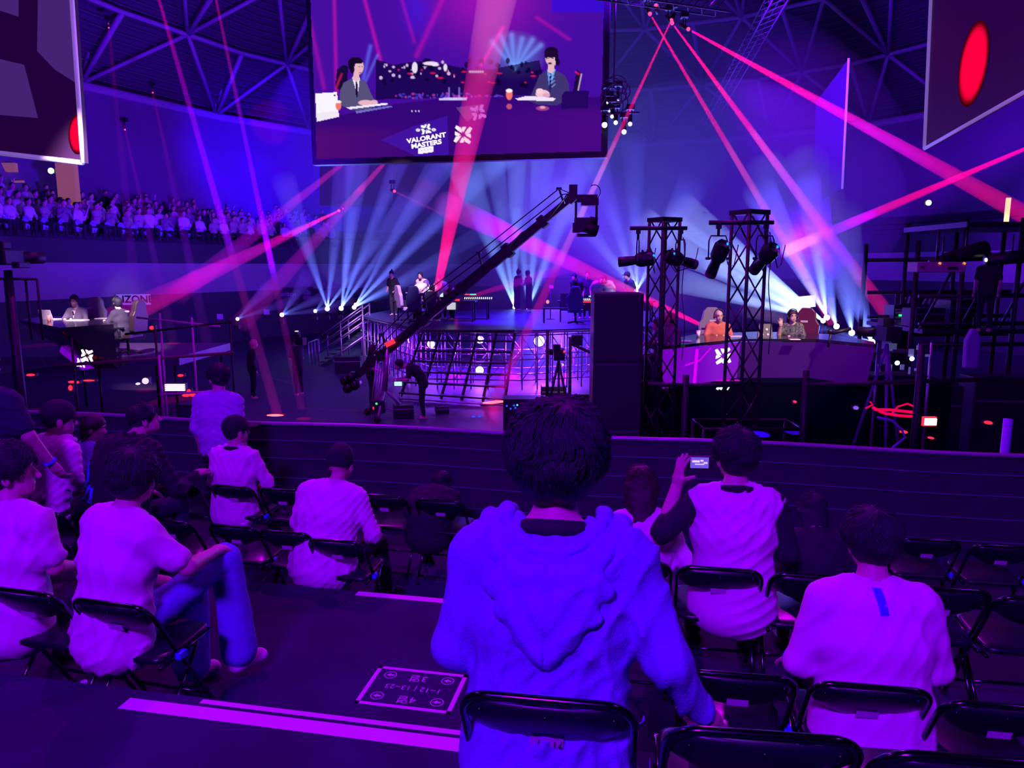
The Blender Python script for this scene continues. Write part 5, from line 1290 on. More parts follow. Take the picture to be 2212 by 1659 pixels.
# ------------------------------------------------------------ pipe rails, floor lamps at left
def rail(name, label, pts, r, mt, posts, postlen, foot=0):
    t = thing(name, label, 'railing', (pts[0].x, pts[0].y, 0))
    m = MB(); m.tube(pts, r, 8); obj('rail', m, mt, t, True)
    for p, (u, d) in zip(posts, postlen):
        m = MB(); m.tube([p+Vector((0, 0, u)), Vector((p.x, p.y, max(0, p.z-d)))], r, 8); obj('post', m, mt, t, True)
    return t
a, b = atY(296, 686, 16), atY(474, 705, 15); m_pale = mat('pale_pipe', (.55, .55, .5), .5)
rail('pipe_railing', 'pale horizontal pipe with two upright posts right of the left desk', [a, b], .022, m_pale, [atY(346, 692, 15.7), atY(415, 699, 15.3)], [(.15, 3), (.13, 3)])
a, b = atY(270, 722, 14), atY(500, 695, 14.5)
rail('pipe_railing', 'dark pipe frame in front of the left platform', [a, b], .022, m_blackm, [atY(335, 715, 14.1), atY(497, 697, 14.5), atY(155, 742, 13.8)], [(.1, 4), (.1, 4), (.1, 4)])
a, b = atY(120, 790, 13.5), atY(505, 762, 14.4)
rail('pipe_railing', 'lower reddish pipe crossing below the left platform', [a, b], .03, mat('red_tinted_pipe', (.12, .04, .08), .5), [atY(343, 775, 14), ], [(.0, 4)])
a, b = atY(345, 852, 13.6), atY(450, 846, 13.8)
rail('pipe_railing', 'short pale pipe near the floor left of the lavender shirt person', [a, b], .02, m_pale, [atY(345, 790, 13.6)], [(.2, 1)])
for i, (px, py, Y, w_, h_, col, lab) in enumerate(((66, 810, 15, .18, .05, 0, 'small red floor light at the far left'), (155, 825, 15.5, .16, .05, 0, 'left one of the row of tiny red lights under the left platform'), (166, 826, 15.5, .10, .05, 0, 'second tiny red light under the left platform'), (192, 822, 15.5, .26, .04, 0, 'wider tiny red light under the left platform'), (152, 838, 15, .07, .12, 0, 'upright tiny red light under the left platform'),
        (390, 811, 14.5, .12, .05, 0, 'tiny red light right of the dark pipe post'), (402, 854, 14, .16, .06, 0, 'red light cluster piece left of the lavender shirt person'), (416, 853, 14, .13, .07, 0, 'red light cluster piece nearest the lavender shirt person'), (408, 846, 14.1, .07, .10, 0, 'small red light above the red cluster'),
        (314, 823, 15, .14, .13, 1, 'round violet floor light under the left platform'), (298, 829, 15, .09, .05, 1, 'tiny violet light beside the round one'), (378, 837, 14.4, .38, .14, 2, 'striped bright violet-white floor panel light'),
        (218, 714, 16.2, .14, .05, 0, 'tiny red light on the left desk underside'), (328, 708, 15, .10, .08, 0, 'small red light on the pipe post'), (594, 897, 17.6, .42, .05, 3, 'glowing red bar put in as the spot where the red beam lands on the floor'))):  # last entry: glowing bar painted in for the red beam's floor spot
    mt = (m_red, glowm('violet_led', (.7, .5, 1), 1.6), glowm('white_violet_led', (.85, .7, 1), 1.5), glowm('hot_red_beam_spot', (1, .07, .10), 5))[col]
    p = atY(px, py, Y); t = thing('floor_light', lab, 'light', p); m = MB()
    if col == 2:
        for k in range(4): m.box((0, 0, (k-1.5)*.036), (w_, .05, .024), M=None)
    else: m.ell((0, 0, 0), (w_/2, .05, h_/2), 10, 6)
    obj('glowing_lens', m, mt, t); m = MB(); m.box((0, .07, 0), (w_*1.1, .06, h_*1.2)); obj('housing', m, m_black, t)
p = atZ(1066, 873, 0); t = thing('floor_light', 'glowing slanted red tube put in as the beam spot on the floor left of the hooded man', 'light', p, R(38)); m = MB(); m.tube([(-.34, 0, .05), (.34, 0, .05)], .045, 8); m.tube([(.34, 0, .05), (.18, .16, .05)], .04, 8); obj('tube', m, MATS['hot_red_beam_spot'], t)  # glowing tube stands in for the red beam hitting the floor
m = MB(); m.box((0, 0, .01), (.8, .16, .02)); obj('base', m, m_black, t)
lamp('red_spill', 'POINT', p+Vector((0, -.1, .4)), None, (1, .0, .12), 14, soft=.1); lamp('red_spill', 'POINT', atY(594, 890, 17.4), None, (1, 0, .12), 12, soft=.1)
p = atY(1105, 868, 15.5); t = thing('equipment_rack', 'dark equipment with small blue lights left of the hooded man head', 'equipment', (p.x, p.y, 0)); m = MB(); m.box((.3, 0, p.z/2+.05), (.95, .5, p.z+.1)); obj('case', m, m_black, t)
for x, z, c_ in ((-.1, .02, 0), (-.02, -.04, 0), (.12, .04, 1), (.08, -.02, 0), (.22, .06, 1), (.05, .03, 0)): m = MB(); m.ell((x, -.26, p.z+z-.06), (.022, .01, .022), 8, 5); obj('led', m, (glowm('blue_led', (.02, .06, 1), 1.4), glowm('cyan_led', (.1, .7, 1), 1.2))[c_], t)
for px in (1023, 1036): m = MB(); p = atZ(px, 900, .01); m.ell(p, (.05, .07, .02), 8, 5); tag(obj('floor_led', m, MATS['blue_led']), 'left small blue dot light on the arena floor' if px == 1023 else 'right small blue dot light on the arena floor', 'light')
# red lamp glow on desk monitors (crane monitor)
p = atY(860, 829, 17.8); t = thing('crane_monitor', 'small glowing monitor by the crane base held at the bending person', 'monitor', p); m = MB(); m.box((0, 0, 0), (.18, .04, .10)); obj('screen', m, glowm('cyan_white', (.5, .8, 1), 1.2), t); m = MB(); m.box((0, .04, 0), (.22, .05, .14)); obj('case', m, m_black, t)

# ------------------------------------------------------------ right side: production gantry
GX = 17.0
m_sil = mat('silhouette_metal', (.008, .008, .02), .5)
t = thing('production_gantry', 'dark scaffold gantry with work lights filling the right edge', 'scaffold', (atY(2080, 500, GX).x, GX, 0))
for px0, px1, pyt in ((1985, 1985, 520), (2090, 2090, 470), (2212, 2230, 470), (2330, 2330, 470)):
    for dy in (0, 2.5):
        a = atY(px0, pyt, GX); m = MB(); m.tube([(a.x, GX+dy, 0), (a.x, GX+dy, a.z)], .06, 6); obj('upright', m, m_sil, t, True)
for py in (485, 560, 640, 700, 745):
    for dy in (0, 2.5):
        a, b = atY(1985 if py > 500 else 2085, py, GX), atY(2340, py-3, GX); m = MB(); m.tube([a+Vector((0, dy, 0)), b+Vector((0, dy, 0))], .05, 6); obj('ledger', m, m_sil, t, True)
a, b = atY(2080, 487, GX), atY(2340, 484, GX); m = MB(); m.box((a+b)/2+Vector((0, 1.2, 0)), (b.x-a.x, 2.7, .12)); obj('upper_deck', m, m_sil, t, True)
a, b = atY(1985, 715, GX), atY(2340, 715, GX); m = MB(); m.box((a+b)/2+Vector((0, 1.2, 0)), (b.x-a.x, 2.7, .10)); obj('lower_deck', m, m_sil, t, True)
for i in range(4):
    a, b = atY(1985+85*i, 715, GX), atY(2070+85*i, 560, GX); m = MB(); m.tube([a, b], .03, 5); obj('brace', m, m_sil, t, True)
def dark_fixture(px, py, Y, L, r, d, label):
    p = atY(px, py, Y); t = thing('work_light', label, 'spotlight', p); d = Vector(d).normalized(); m = MB(); m.tube([-d*L/2, d*L/2], r, 10, r*1.25); obj('barrel', m, m_sil, t)
    m = MB(); m.tube([(0, 0, 0), (0, 0, .5)], .02, 5); obj('hanger', m, m_sil, t); m = MB(); m.cyl(-d*(L/2+.02), -d*L/2, r*.35, 8); obj('lens', m, glowm('white_glint', (1, .95, .9), 1.1), t)
dark_fixture(2085, 548, GX-.4, 1.0, .14, (1, .2, .25), 'dark slanted work light under the gantry pointing lower left')
dark_fixture(2035, 562, GX-.6, .55, .10, (1, .1, .3), 'smaller dark work light with glints just above the projector')
dark_fixture(2185, 556, GX-.4, 1.1, .13, (1, 0, .1), 'dark work light at the right frame edge with a white glint')
p = atY(2022, 577, GX-.8); t = thing('projector', 'pale grey long projector hanging below the gantry', 'projector', p, R(-4)); m = MB(); m.box((0, 0, 0), (1.0, .5, .22)); obj('case', m, mat('beige_case', (.36, .33, .33), .6), t, bevel=.02)
for x in (-.05, .45): m = MB(); m.box((x, -.26, .08), (.05, .02, .04), M=Matrix.Rotation(.5, 3, 'Y')); obj('status_light', m, glowm('orange_led', (1, .25, .05), 1.2), t)
m = MB(); m.box((.22, -.255, -.02), (.22, .02, .06)); obj('vent', m, m_black, t); m = MB(); m.box((-.40, -.255, 0), (.08, .02, .04)); obj('vent', m, m_black, t)
m = MB(); m.tube([(0, 0, .1), (0, 0, .8)], .03, 5); obj('hanger', m, m_sil, t)
p = atY(1937, 683, 19.5); t = thing('amplifier_rack', 'equipment rack with a green display beyond the right desk', 'rack', (p.x, p.y, 0)); m = MB(); m.box((0, 0, (p.z+.3)/2), (.42, .5, p.z+.3)); obj('case', m, m_black, t)
for k, z in enumerate((.18, .11, -.02, -.10, -.2)): m = MB(); m.box((0, -.26, p.z+z), (.34, .02, .05)); obj('unit', m, mat('grey_unit', (.35, .33, .36), .5), t)
m = MB(); m.box((-.03, -.28, p.z+.04), (.12, .02, .05)); obj('green_display', m, glowm('green_led', (.05, 1, .25), 1.2), t)
for x, z in ((.10, .0), (.09, -.16)): m = MB(); m.box((x, -.28, p.z+z), (.06, .02, .02)); obj('orange_light', m, MATS['orange_led'], t)
for px, py, w_, h_, lab in ((1965, 649, .9, .40, 'dark banner with pale brush strokes right of the amplifier rack'), (2010, 650, .7, .36, 'second dark banner with pale slanted marks at right')):
    p = atY(px, py, 23); t = thing('wall_banner', lab, 'banner', p); m = MB(); m.box((0, 0, 0), (w_, .03, h_)); obj('panel', m, MATS['dark_banner'], t)
    m = MB()
    for k in range(3): m.box((-.2+.16*k, -.03, .02*(k % 2)), (.05, .01, .22), M=Matrix.Rotation(.5-.3*k, 3, 'Y'))
    obj('marks', m, m_ban, t)
I = far_fig('person in dark clothes standing as a silhouette at the right frame edge', 2195, 0, atY(2195, 715, GX).z, -20, 1.0, 'crew on the right gantry', Y=GX-1.2+.8, pose='stand', shirt=C_BLACK, hair='short')
far_fig('person in dark clothes operating the tripod camera right of the right desk', 1935, 0, .0, 40, 1.05, 'crew on the right gantry', Y=15.2, pose='stand', shirt=C_BLACK, sleeve='long', hair='short')
t = thing('tripod_camera', 'dark broadcast camera on a tripod at the right end of the caster desk', 'camera', (atY(1918, 720, 13.6).x, 13.6, 0)); zc = atY(1910, 720, 13.6).z
for a in (0.3, 2.4, 4.5): m = MB(); m.tube([(0, 0, zc-.2), (.55*math.cos(a), .55*math.sin(a), .02)], .03, 6); obj('leg', m, mat('blue_grey_leg', (.12, .12, .3), .4), t)
m = MB(); m.box((0, 0, zc), (.28, .45, .26)); m.box((-.1, -.1, zc+.22), (.2, .2, .14)); obj('camera_body', m, m_sil, t); m = MB(); m.cyl((-.05, .2, zc), (-.35, .45, zc), .09, 10); obj('lens', m, m_sil, t)
t = thing('shotgun_microphone', 'long dark fluffy microphone on a small stand at the right end of the desk', 'microphone', atY(1812, 716, 14.0)); m = MB(); m.tube([(-.12, 0, -.03), (.22, 0, .05)], .035, 8); obj('windshield', m, m_black, t); m = MB(); m.tube([(-.15, 0, -.05), (-.18, 0, -.3)], .025, 6); m.ell((-.16, 0, 0), (.06, .05, .05), 8, 6); obj('stand', m, m_black, t)
# gear with white glints below the right desk
rs = random.Random(5)
t = thing('cable_trolley', 'cluttered equipment trolley with white glints right of the right desk', 'trolley', (atY(1935, 770, 14.2).x, 14.2, 0)); zt_ = atY(1935, 770, 14.2).z
m = MB(); m.box((0, 0, zt_-.35), (1.1, .6, .04)); m.box((0, 0, zt_+.1), (1.1, .6, .03)); obj('shelf', m, m_sil, t)
for x in (-.5, .5): m = MB(); m.tube([(x, -.3, 0), (x, -.3, zt_+.3)], .025, 5); obj('upright', m, m_steel, t)
for k in range(10):
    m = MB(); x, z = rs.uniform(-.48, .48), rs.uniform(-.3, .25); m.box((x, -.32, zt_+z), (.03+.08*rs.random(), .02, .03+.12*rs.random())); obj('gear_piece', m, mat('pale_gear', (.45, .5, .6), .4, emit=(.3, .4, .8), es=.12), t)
for x, z in ((.12, .0), (.30, -.06), (-.15, -.08)): m = MB(); m.ell((x, -.36, zt_+z), (.05, .02, .045), 8, 5); obj('work_lamp', m, glowm('cool_white', (.85, .9, 1), 2.0), t)
# red lit cables
base = atY(2010, 911, 11.0)
t = thing('red_floor_lamp', 'bright square red-white lamp on the floor at right with red cables', 'lamp', base); m = MB(); m.box((0, 0, 0), (.17, .04, .10)); obj('lens', m, glowm('hot_red_white', (1, .45, .45), 4), t); m = MB(); m.box((0, .04, 0), (.2, .05, .14)); obj('housing', m, m_red, t)
for k, pts in enumerate((((1890, 885), (1920, 885), (1950, 888), (1984, 892)), ((1885, 880), (1912, 893), (1945, 898), (1983, 900)), ((1927, 892), (1940, 878), (1960, 872), (1980, 880), (1984, 884)), ((1870, 882), (1885, 874), (1880, 868)), ((1900, 890), (1925, 896), (1983, 899)))):
    m = MB(); m.tube([atY(x, y, 11.2+.1*k) for x, y in pts], .022 if k < 2 else .014, 6); tag(obj('red_cable', m, glowm('red_lit_cable', (1, .0, .10), .9)), ['straight red glowing cable left of the square red lamp', 'lower straight red glowing cable left of the square red lamp', 'arching red glowing cable above the straight ones', 'short curled red glowing cable at the far left of the bundle', 'thin red glowing cable between the two straight ones'][k], 'cable')
m = MB(); m.tube([atY(x, y, 10.9) for x, y in ((1895, 902), (1925, 908), (1948, 928), (1955, 945), (1930, 965), (1922, 982))], .02, 6); tag(obj('cable', m, mat('violet_cable', (.2, .15, .6), .5)), 'dark violet cable hanging down left of the square red lamp', 'cable')
for px, py, w_, h_, mt, lab in ((1952, 933, .14, .05, m_red, 'small red light below the square red lamp'), (2011, 946, .11, .035, m_red, 'thin red light right under the square red lamp'), (2135, 913, .15, .055, m_red, 'oval red light far right of the square red lamp'), (2178, 914, .09, .08, m_red, 'rightmost small red light'), (1717, 868, .06, .04, m_red, 'tiny red light on the floor below the right desk'),
        (1643, 938, .30, .09, glowm('blue_oval', (.03, .0, 1), 1.0), 'bright blue oval light low behind the compact camera man'), (1712, 933, .28, .07, glowm('blue_oval2', (.04, .0, .8), .7), 'dim blue wedge light low right of the blue oval'), (1849, 881, .09, .06, glowm('violet_dot', (.3, .1, 1), .9), 'violet dot light left of the red cables')):
    p = atY(px, py, 11.3); t = thing('floor_light', lab, 'light', p); m = MB(); m.ell((0, 0, 0), (w_/2, .03, h_/2), 10, 6, M=Matrix.Rotation(.15, 3, 'Y')); obj('glowing_lens', m, mt, t); m = MB(); m.box((0, .05, 0), (w_, .05, h_)); obj('housing', m, m_black, t)
for k, (px, Y) in enumerate(((1482, 11.0), (1742, 11.0), (1992, 10.9), (2178, 8.6))):
    a = atY(px, (810, 800, 745, 905)[k], Y); t = thing('barrier_post', ['dark upright pipe right of the speaker tower behind the barrier', 'dark upright pipe left of the red cables behind the barrier', 'dark upright pipe beside the square red lamp', 'violet lit upright pipe at the right end of the barrier'][k], 'post', (a.x, Y, 0))
    m = MB(); m.cyl((0, 0, 0), (0, 0, a.z), .05, 8); obj('pipe', m, m_sil if k < 3 else mat('violet_pipe', (.3, .2, .8), .5), t); m = MB(); m.cyl((0, 0, 0), (0, 0, .03), .14, 10); obj('foot', m, m_sil, t)
for a, b, lab in (((1400, 830), (1485, 833), 'dark cross pipe right of the speaker tower'), ((1482, 833), (1600, 831), 'dark cross pipe before the right desk'), ((1745, 832), (2170, 818), 'long dark cross pipe below the right desk')):
    m = MB(); m.tube([atY(*a, 11.0), atY(*b, 11.0)], .035, 6); tag(obj('cross_pipe', m, m_sil), lab, 'pipe')
# exit signs high on the stands
for px, py, Y, lab in ((347, 411, 40, 'greenish white round lamp above the left stand with a pale strip below'), (110, 369, 31, 'greenish white lamp at the upper left under the hanging screen'), (2006, 438, 33, 'greenish white oval lamp high on the right stand')):
    p = atY(px, py, Y); t = thing('exit_lamp', lab, 'lamp', p); m = MB(); m.ell((0, 0, 0), (.13, .06, .12), 10, 8); obj('lens', m, glowm('mint_lamp', (.7, 1, .85), 2.2), t)
    m = MB(); m.box((0, .08, 0), (.34, .06, .2)); obj('housing', m, m_black, t)
    if px == 347: m = MB(); m.tube([(0, 0, -.2), (.03, 0, -.98)], .03, 5); obj('strip', m, mat('pale_strip', (.7, .6, .9), .5, emit=(.5, .4, .9), es=.4), t)

for k, (px, py, w_, h_, Y, lab) in enumerate(((2085, 800, 1.0, 1.35, 15.0, 'large dark flight case standing under the right gantry'), (2180, 790, 1.1, 1.6, 14.6, 'tall dark equipment case at the right edge under the gantry'), (2060, 668, .7, .45, 16.4, 'dark box on the lower gantry deck left end'), (2128, 660, .8, .65, 16.6, 'dark monitor rack on the lower gantry deck'), (2010, 790, .8, .8, 15.6, 'dark case beside the tripod camera'))):
    p = atY(px, py, Y); on = p.z > 2.2 and py < 700; z0 = atZ(px, 715, 0).z if False else (atY(2085, 715, GX).z+.05 if on else 0)
    t = thing('equipment_case', lab, 'case', (p.x, Y+.4 if not on else GX+.6, z0), R(4*k-6)); m = MB(); m.box((0, 0, h_/2), (w_, .6, h_)); obj('case_body', m, m_sil, t, bevel=.02)
    m = MB(); m.box((0, -.305, h_*.7), (w_*.96, .01, .03)); obj('metal_edge', m, mat('dull_edge', (.10, .09, .16), .5), t)
    m = MB(); m.box((w_*.3, -.31, h_*.4), (.10, .02, .05)); obj('latch', m, m_blackm, t)
p = atY(1700, 700, 27)
for px, py, Y, w_, h_, lab in ((2093, 740, 14.6, .35, .9, 'pale violet coat or bag hanging on the gantry'),):
    q = atY(px, py, Y); t = thing('hanging_bag', lab, 'bag', q); m = MB(); m.prism([(-.10, -.5), (.14, -.5), (.17, .1), (.05, .28), (-.02, .28), (-.12, .05)], .12, frame((0, 0, 0), (1, 0, 0), (0, 0, 1)).to_3x3()); obj('bag_body', m, cloth('violet_bag', (.22, .16, .5)), t, bevel=.02); m = MB(); m.tube([(.02, -.05, .28), (.02, -.05, .5)], .012, 5); obj('strap', m, m_black, t)

# silhouettes at the left edge: a camera post with a small railing
q = atY(14, 556, 12.0); t = thing('tripod_camera', 'dark broadcast camera on a tall pedestal at the left frame edge', 'camera', (q.x, 12.0, 0))
m = MB(); m.cyl((0, 0, 0), (0, 0, q.z-.2), .09, 12, .06); obj('pedestal', m, m_sil, t); m = MB(); m.cyl((0, 0, 0), (0, 0, .06), .4, 16); obj('base', m, m_sil, t)
m = MB(); m.box((-.05, 0, q.z), (.42, .55, .24)); m.box((-.15, .05, q.z+.19), (.3, .2, .12)); m.box((.22, .0, q.z-.12), (.12, .3, .10)); obj('camera_body', m, m_sil, t, bevel=.02); m = MB(); m.cyl((.12, .2, q.z), (.26, .5, q.z), .10, 12); obj('lens', m, m_sil, t)
a, b = atY(-60, 602, 12.2), atY(80, 603, 12.2); rail('pipe_railing', 'dark short railing beside the pedestal camera at the left edge', [a, b], .02, m_sil, [b, atY(55, 602, 12.2), (a+b)/2], [(0, 1.0), (0, 1.0), (0, 1.0)])

# gear standing on the floor between the stairs and the speaker tower
q = atY(1207, 765, 16.0); t = thing('tripod_camera', 'dark camera on a tripod before the stage, left of the speaker tower', 'camera', (q.x, 16.0, 0))
for a in (.5, 2.6, 4.7): m = MB(); m.tube([(0, 0, q.z-.15), (.42*math.cos(a), .42*math.sin(a), .02)], .028, 6); obj('leg', m, m_sil, t)
m = MB(); m.box((0, 0, q.z), (.24, .42, .24)); m.box((-.05, -.1, q.z+.17), (.16, .14, .10)); obj('camera_body', m, m_sil, t, bevel=.01); m = MB(); m.cyl((-.02, .1, q.z), (-.22, .42, q.z+.02), .07, 10); obj('lens', m, m_sil, t)
m = MB(); m.ell((.10, -.22, q.z+.08), (.02, .015, .03), 8, 5); obj('tally_light', m, m_red, t)
for px, top, lab in ((1183, 712, 'dark upright pipe in front of the stage scaffold'), (1232, 728, 'dark upright pipe nearer the speaker tower in front of the scaffold')):
    a = atY(px, top, 15.6); t = thing('barrier_post', lab, 'post', (a.x, 15.6, 0)); m = MB(); m.cyl((0, 0, 0), (0, 0, a.z), .035, 8); obj('pipe', m, m_sil, t); m = MB(); m.cyl((0, 0, 0), (0, 0, .03), .14, 10); obj('foot', m, m_sil, t)
m = MB(); m.tube([atY(1232, 742, 15.6), atY(1290, 768, 15.4)], .03, 6); tag(obj('cross_pipe', m, m_sil), 'slanted dark pipe running to the speaker tower', 'pipe')
q = atY(1246, 735, 15.7); m = MB(); m.box(q, (.24, .12, .22)); tag(obj('box_light', m, m_sil), 'small dark box fixed on the pipe beside the speaker tower', 'box')
for px, py, w_, h_, lab in ((1195, 870, .7, .5, 'dark gear case on the floor under the tripod camera'), (1255, 880, .8, .4, 'low dark case on the floor at the speaker tower foot')):
    p = atZ(px, py, 0); t = thing('equipment_case', lab, 'case', (p.x, p.y, 0)); m = MB(); m.box((0, 0, h_/2), (w_, .5, h_)); obj('case_body', m, m_sil, t, bevel=.02); m = MB(); m.box((0, -.255, h_*.7), (w_*.95, .01, .03)); obj('metal_edge', m, m_steel, t)
# crane base clutter: control box, monitor arm, pipes
q = atZ(832, 903, 0); t = thing('crane_control_box', 'dark control box with small green and red lights on the crane base', 'equipment', (q.x-.12, q.y-.25, .35))
m = MB(); m.box((0, 0, 0), (.38, .25, .30)); obj('case', m, m_black, t, bevel=.01)
m = MB(); m.ell((-.02, -.13, .09), (.03, .01, .03), 8, 5); obj('green_light', m, MATS['green_led'], t); m = MB(); m.ell((-.10, -.13, -.02), (.02, .01, .04), 8, 5); obj('red_light', m, m_red, t)
t = thing('pipe_bundle', 'bundle of pale upright rods leaning on the crane column', 'rods', (q.x-.25, q.y-.2, 0)); 
for k in range(4): m = MB(); m.tube([(-.10+.05*k, 0, 0), (.10+.05*k, .05, 1.5-.1*k)], .014, 6); obj('rod', m, m_steel, t)
# ------------------------------------------------------------ crowd in the far stand
def crowd_proto(seed, shirt, hairm, lean, arms):
    H = (0, 0, .50); pr = [Cone((0, 0, .48), (0, lean*.3, .95), .13, .13, .7, k=.06), Cone((-.17, lean*.3, .95), (.17, lean*.3, .95), .075, .075, k=.06)]
    for s in (-1, 1):
        e = (s*.24, .08+lean*.3, .72); w_ = (s*arms[0], .30, arms[1]); pr += [Cone((s*.18, lean*.3, .95), e, .055, .05, k=.04), Cone(e, w_, .05, .035, k=.03)]
    legs = []
    for s in (-1, 1): legs += [Cone((s*.09, 0, .48), (s*.13, .42, .48), .09, .07, k=.04), Cone((s*.13, .42, .48), (s*.14, .42, .06), .07, .05, k=.03)]
    hc = (0, lean*.35+.02, 1.20); head = [Ell(hc, (.085, .10, .12)), Cone((0, lean*.3, 1.0), hc, .055, .055)]
    hair = [Ell((hc[0], hc[1]+.02*(-1), hc[2]+.035), (.098, .108, .105))]
    mb = MB()
    for pp, mi, h in ((pr, 0, .055), (legs, 1, .06), (head, 2, .045), (hair, 3, .05)):
        W, Q = mesh_of(Shape(pp), h); mb.add(W.tolist(), Q.tolist(), True, mi)
    return mb, [shirt, C_DARK, SKIN2, hairm]
CR = []
cs_ = [(C_WHITE, .1, (.10, .62)), (C_TAN, .3, (.08, .80)), (C_BLACK, .2, (.10, .62)), (C_WHITE, -.05, (.30, 1.25)), (cloth('grey_cotton', (.3, .28, .36)), .4, (.05, .9)), (C_NAVY, .1, (.2, .7)), (C_WHITE, .35, (.12, .6))]
LB = ['seated spectator in a white top in the far left stand', 'seated spectator in a pale beige top in the far left stand', 'seated spectator in black in the far left stand', 'spectator in white with arms raised in the far left stand', 'seated spectator in a grey top leaning forward in the far left stand', 'seated spectator in navy in the far left stand', 'spectator in white leaning well forward in the far left stand']
for i, (sm, ln, ar) in enumerate(cs_):
    mb, ms = crowd_proto(i, sm, m_hair, ln, ar); CR.append([mb, ms, None])
rs = random.Random(11); cnt = 0; crowd = []
for k in range(6):
    s0 = SI-.03+.13*(k+.45)/6; z = 4.85+.19*k
    line = ring(s0, z, 12)
    acc = 0; nxt = rs.random()*.8
    for i in range(12*9):
        a, b = line[i], line[i+1]; L = (b-a).length
        if acc+L < nxt: acc += L; continue
        p = a+(b-a)*((nxt-acc)/L); acc += L; nxt += .45+.55*rs.random()*(1.0 if k < 3 else 1.5+k*.4)
        v = p-EYE; zc = v.dot(FW); u = CX+F*v.x/zc; y = CY-F*v.dot(UP)/zc
        if not (-25 < u < 715) or (k >= 7 and u > 500 and rs.random() < .6): continue
        crowd.append((zc, p, math.atan2(-(CPT.x-p.x), (CPT.y-p.y)), (k, u)))
crowd.sort(key=lambda q: q[0]); print('crowd', len(crowd))
if len(crowd) > 292: 
    idx = sorted(rs.sample(range(len(crowd)), 292)); crowd = [crowd[i] for i in idx]
for zc, p, a, k in crowd:
    i = rs.choice([0, 0, 1, 1, 2, 3, 4, 5, 6])
    if CR[i][2] is None: o = obj('spectator', CR[i][0], CR[i][1]); CR[i][2] = o; tag(o, LB[i], 'person', LB[i].replace('spectator', 'spectators'))
    else: o = CR[i][2].copy(); COL.objects.link(o)
    rw = ['front', 'second', 'third', 'fourth', 'fifth', 'top'][k[0]]; pa = 'far left part' if k[1] < 175 else 'left of the lamp pole' if k[1] < 350 else 'right of the lamp pole' if k[1] < 525 else 'nearest the main screen'
    o['label'] = LB[i].replace(' in the far left stand', '')+', %s row, %s' % (rw, pa); o['group'] = o['label'].replace('spectator', 'spectators')
    o.location = p; o.rotation_euler = (0, 0, a+rs.uniform(-.3, .3)); sc = rs.uniform(.95, 1.15); o.scale = (sc, sc, sc)
# pale folded seats of the first row behind the balcony front
seat0 = None; line = ring(SI-.027, 4.86, 14)
for i in range(8, 14*8, 2):
    p = line[i]; v = p-EYE; zc = v.dot(FW); u = CX+F*v.x/zc
    if not (-10 < u < 420) : continue
    if seat0 is None:
        seat0 = thing('stand_seat', 'pale folded seat shell at the front of the far left stand', 'seat', p, 0, 'pale folded seats along the balcony front')
        m = MB(); m.ell((0, 0, .35), (.19, .07, .26), 12, 8); obj('seat_shell', m, mat('pale_blue_shell', (.35, .38, .9), .3), seat0)
        m = MB(); m.cyl((0, .04, 0), (0, .04, .25), .03, 6); obj('bracket', m, m_steel, seat0); c = seat0
    else: c = dup(seat0, p)
    c.location = p+Vector((0, 0, .15)); c.rotation_euler.z = math.atan2(-(CPT.x-p.x), (CPT.y-p.y))
# balcony rail
for side, i0, i1 in (('left', 0, 25), ('right', 24, 49)):
    m = MB(); dz_ = 0 if side == 'left' else .55; m.tube(ring(SI-.032, 5.35+dz_)[i0:i1], .03, 5); m.tube(ring(SI-.032, 5.1+dz_)[i0:i1], .02, 5); tag(obj('balcony_rail', m, m_blackm), 'thin dark rail along the front edge of the %s stand' % side, 'railing')
# ------------------------------------------------------------ hanging screens and banners
SZ = atY(683, 345, 24.0).z
BL = atZ(683, 345, SZ); BR = atZ(1300, 328, SZ)
ex = (BR-BL).normalized(); SWD = (BR-BL).length; SHT = SWD*9/16*1.02
nrm = ex.cross(Vector((0, 0, 1)))          # towards the viewer
if nrm.y > 0: nrm = -nrm
scr = thing('video_screen', 'huge hanging video screen showing two casters at a desk', 'screen', (BL+BR)/2)
m = MB(); Mx = Matrix((ex, nrm, Vector((0, 0, 1)))).transposed()
m.box((BL+BR)/2-nrm*.20+Vector((0, 0, SHT/2)), (SWD+.30, .30, SHT+.30), M=Mx); obj('cabinet', m, m_black, scr, True)
for s in (.2, .8): m = MB(); p = BL+ex*SWD*s-nrm*.2; m.tube([p+Vector((0, 0, SHT)), p+Vector((0, 0, SHT+6))], .04, 5); obj('hanging_cable', m, m_blackm, scr, True)
# the picture, painted as coloured cells on the screen face
def on_screen(px, py, off=0.):
    d = ray(px, py); t = (BL+nrm*(.0+off)-EYE).dot(nrm)/d.dot(nrm); return EYE+d*t
X0, X1, Y0, Y1 = 667.0, 1310.0, -6.0, 350.0; CS = 1.5
NX, NY = int((X1-X0)/CS), int((Y1-Y0)/CS)
gx = X0+(np.arange(NX+1))*CS; gy = Y0+(np.arange(NY+1))*CS
GX_, GY_ = np.meshgrid(gx, gy); IM = np.zeros(GX_.shape+(3,))
def srgb(c): c = A_(c, dtype=float)/255.; return np.where(c <= .04045, c/12.92, ((c+.055)/1.055)**2.4)
def over(a, c): 
    global IM; IM = IM*(1-a[..., None])+srgb(c)*a[..., None]
def addl(a, c):
    global IM; IM = IM+srgb(c)*a[..., None]
def sm(x, w): return np.clip(.5-x/w, 0, 1)
def ell_(cx, cy, rx, ry, c, al=1., soft=.6): over(al*sm((np.sqrt(((GX_-cx)/rx)**2+((GY_-cy)/ry)**2)-1)*min(rx, ry), soft*2), c)
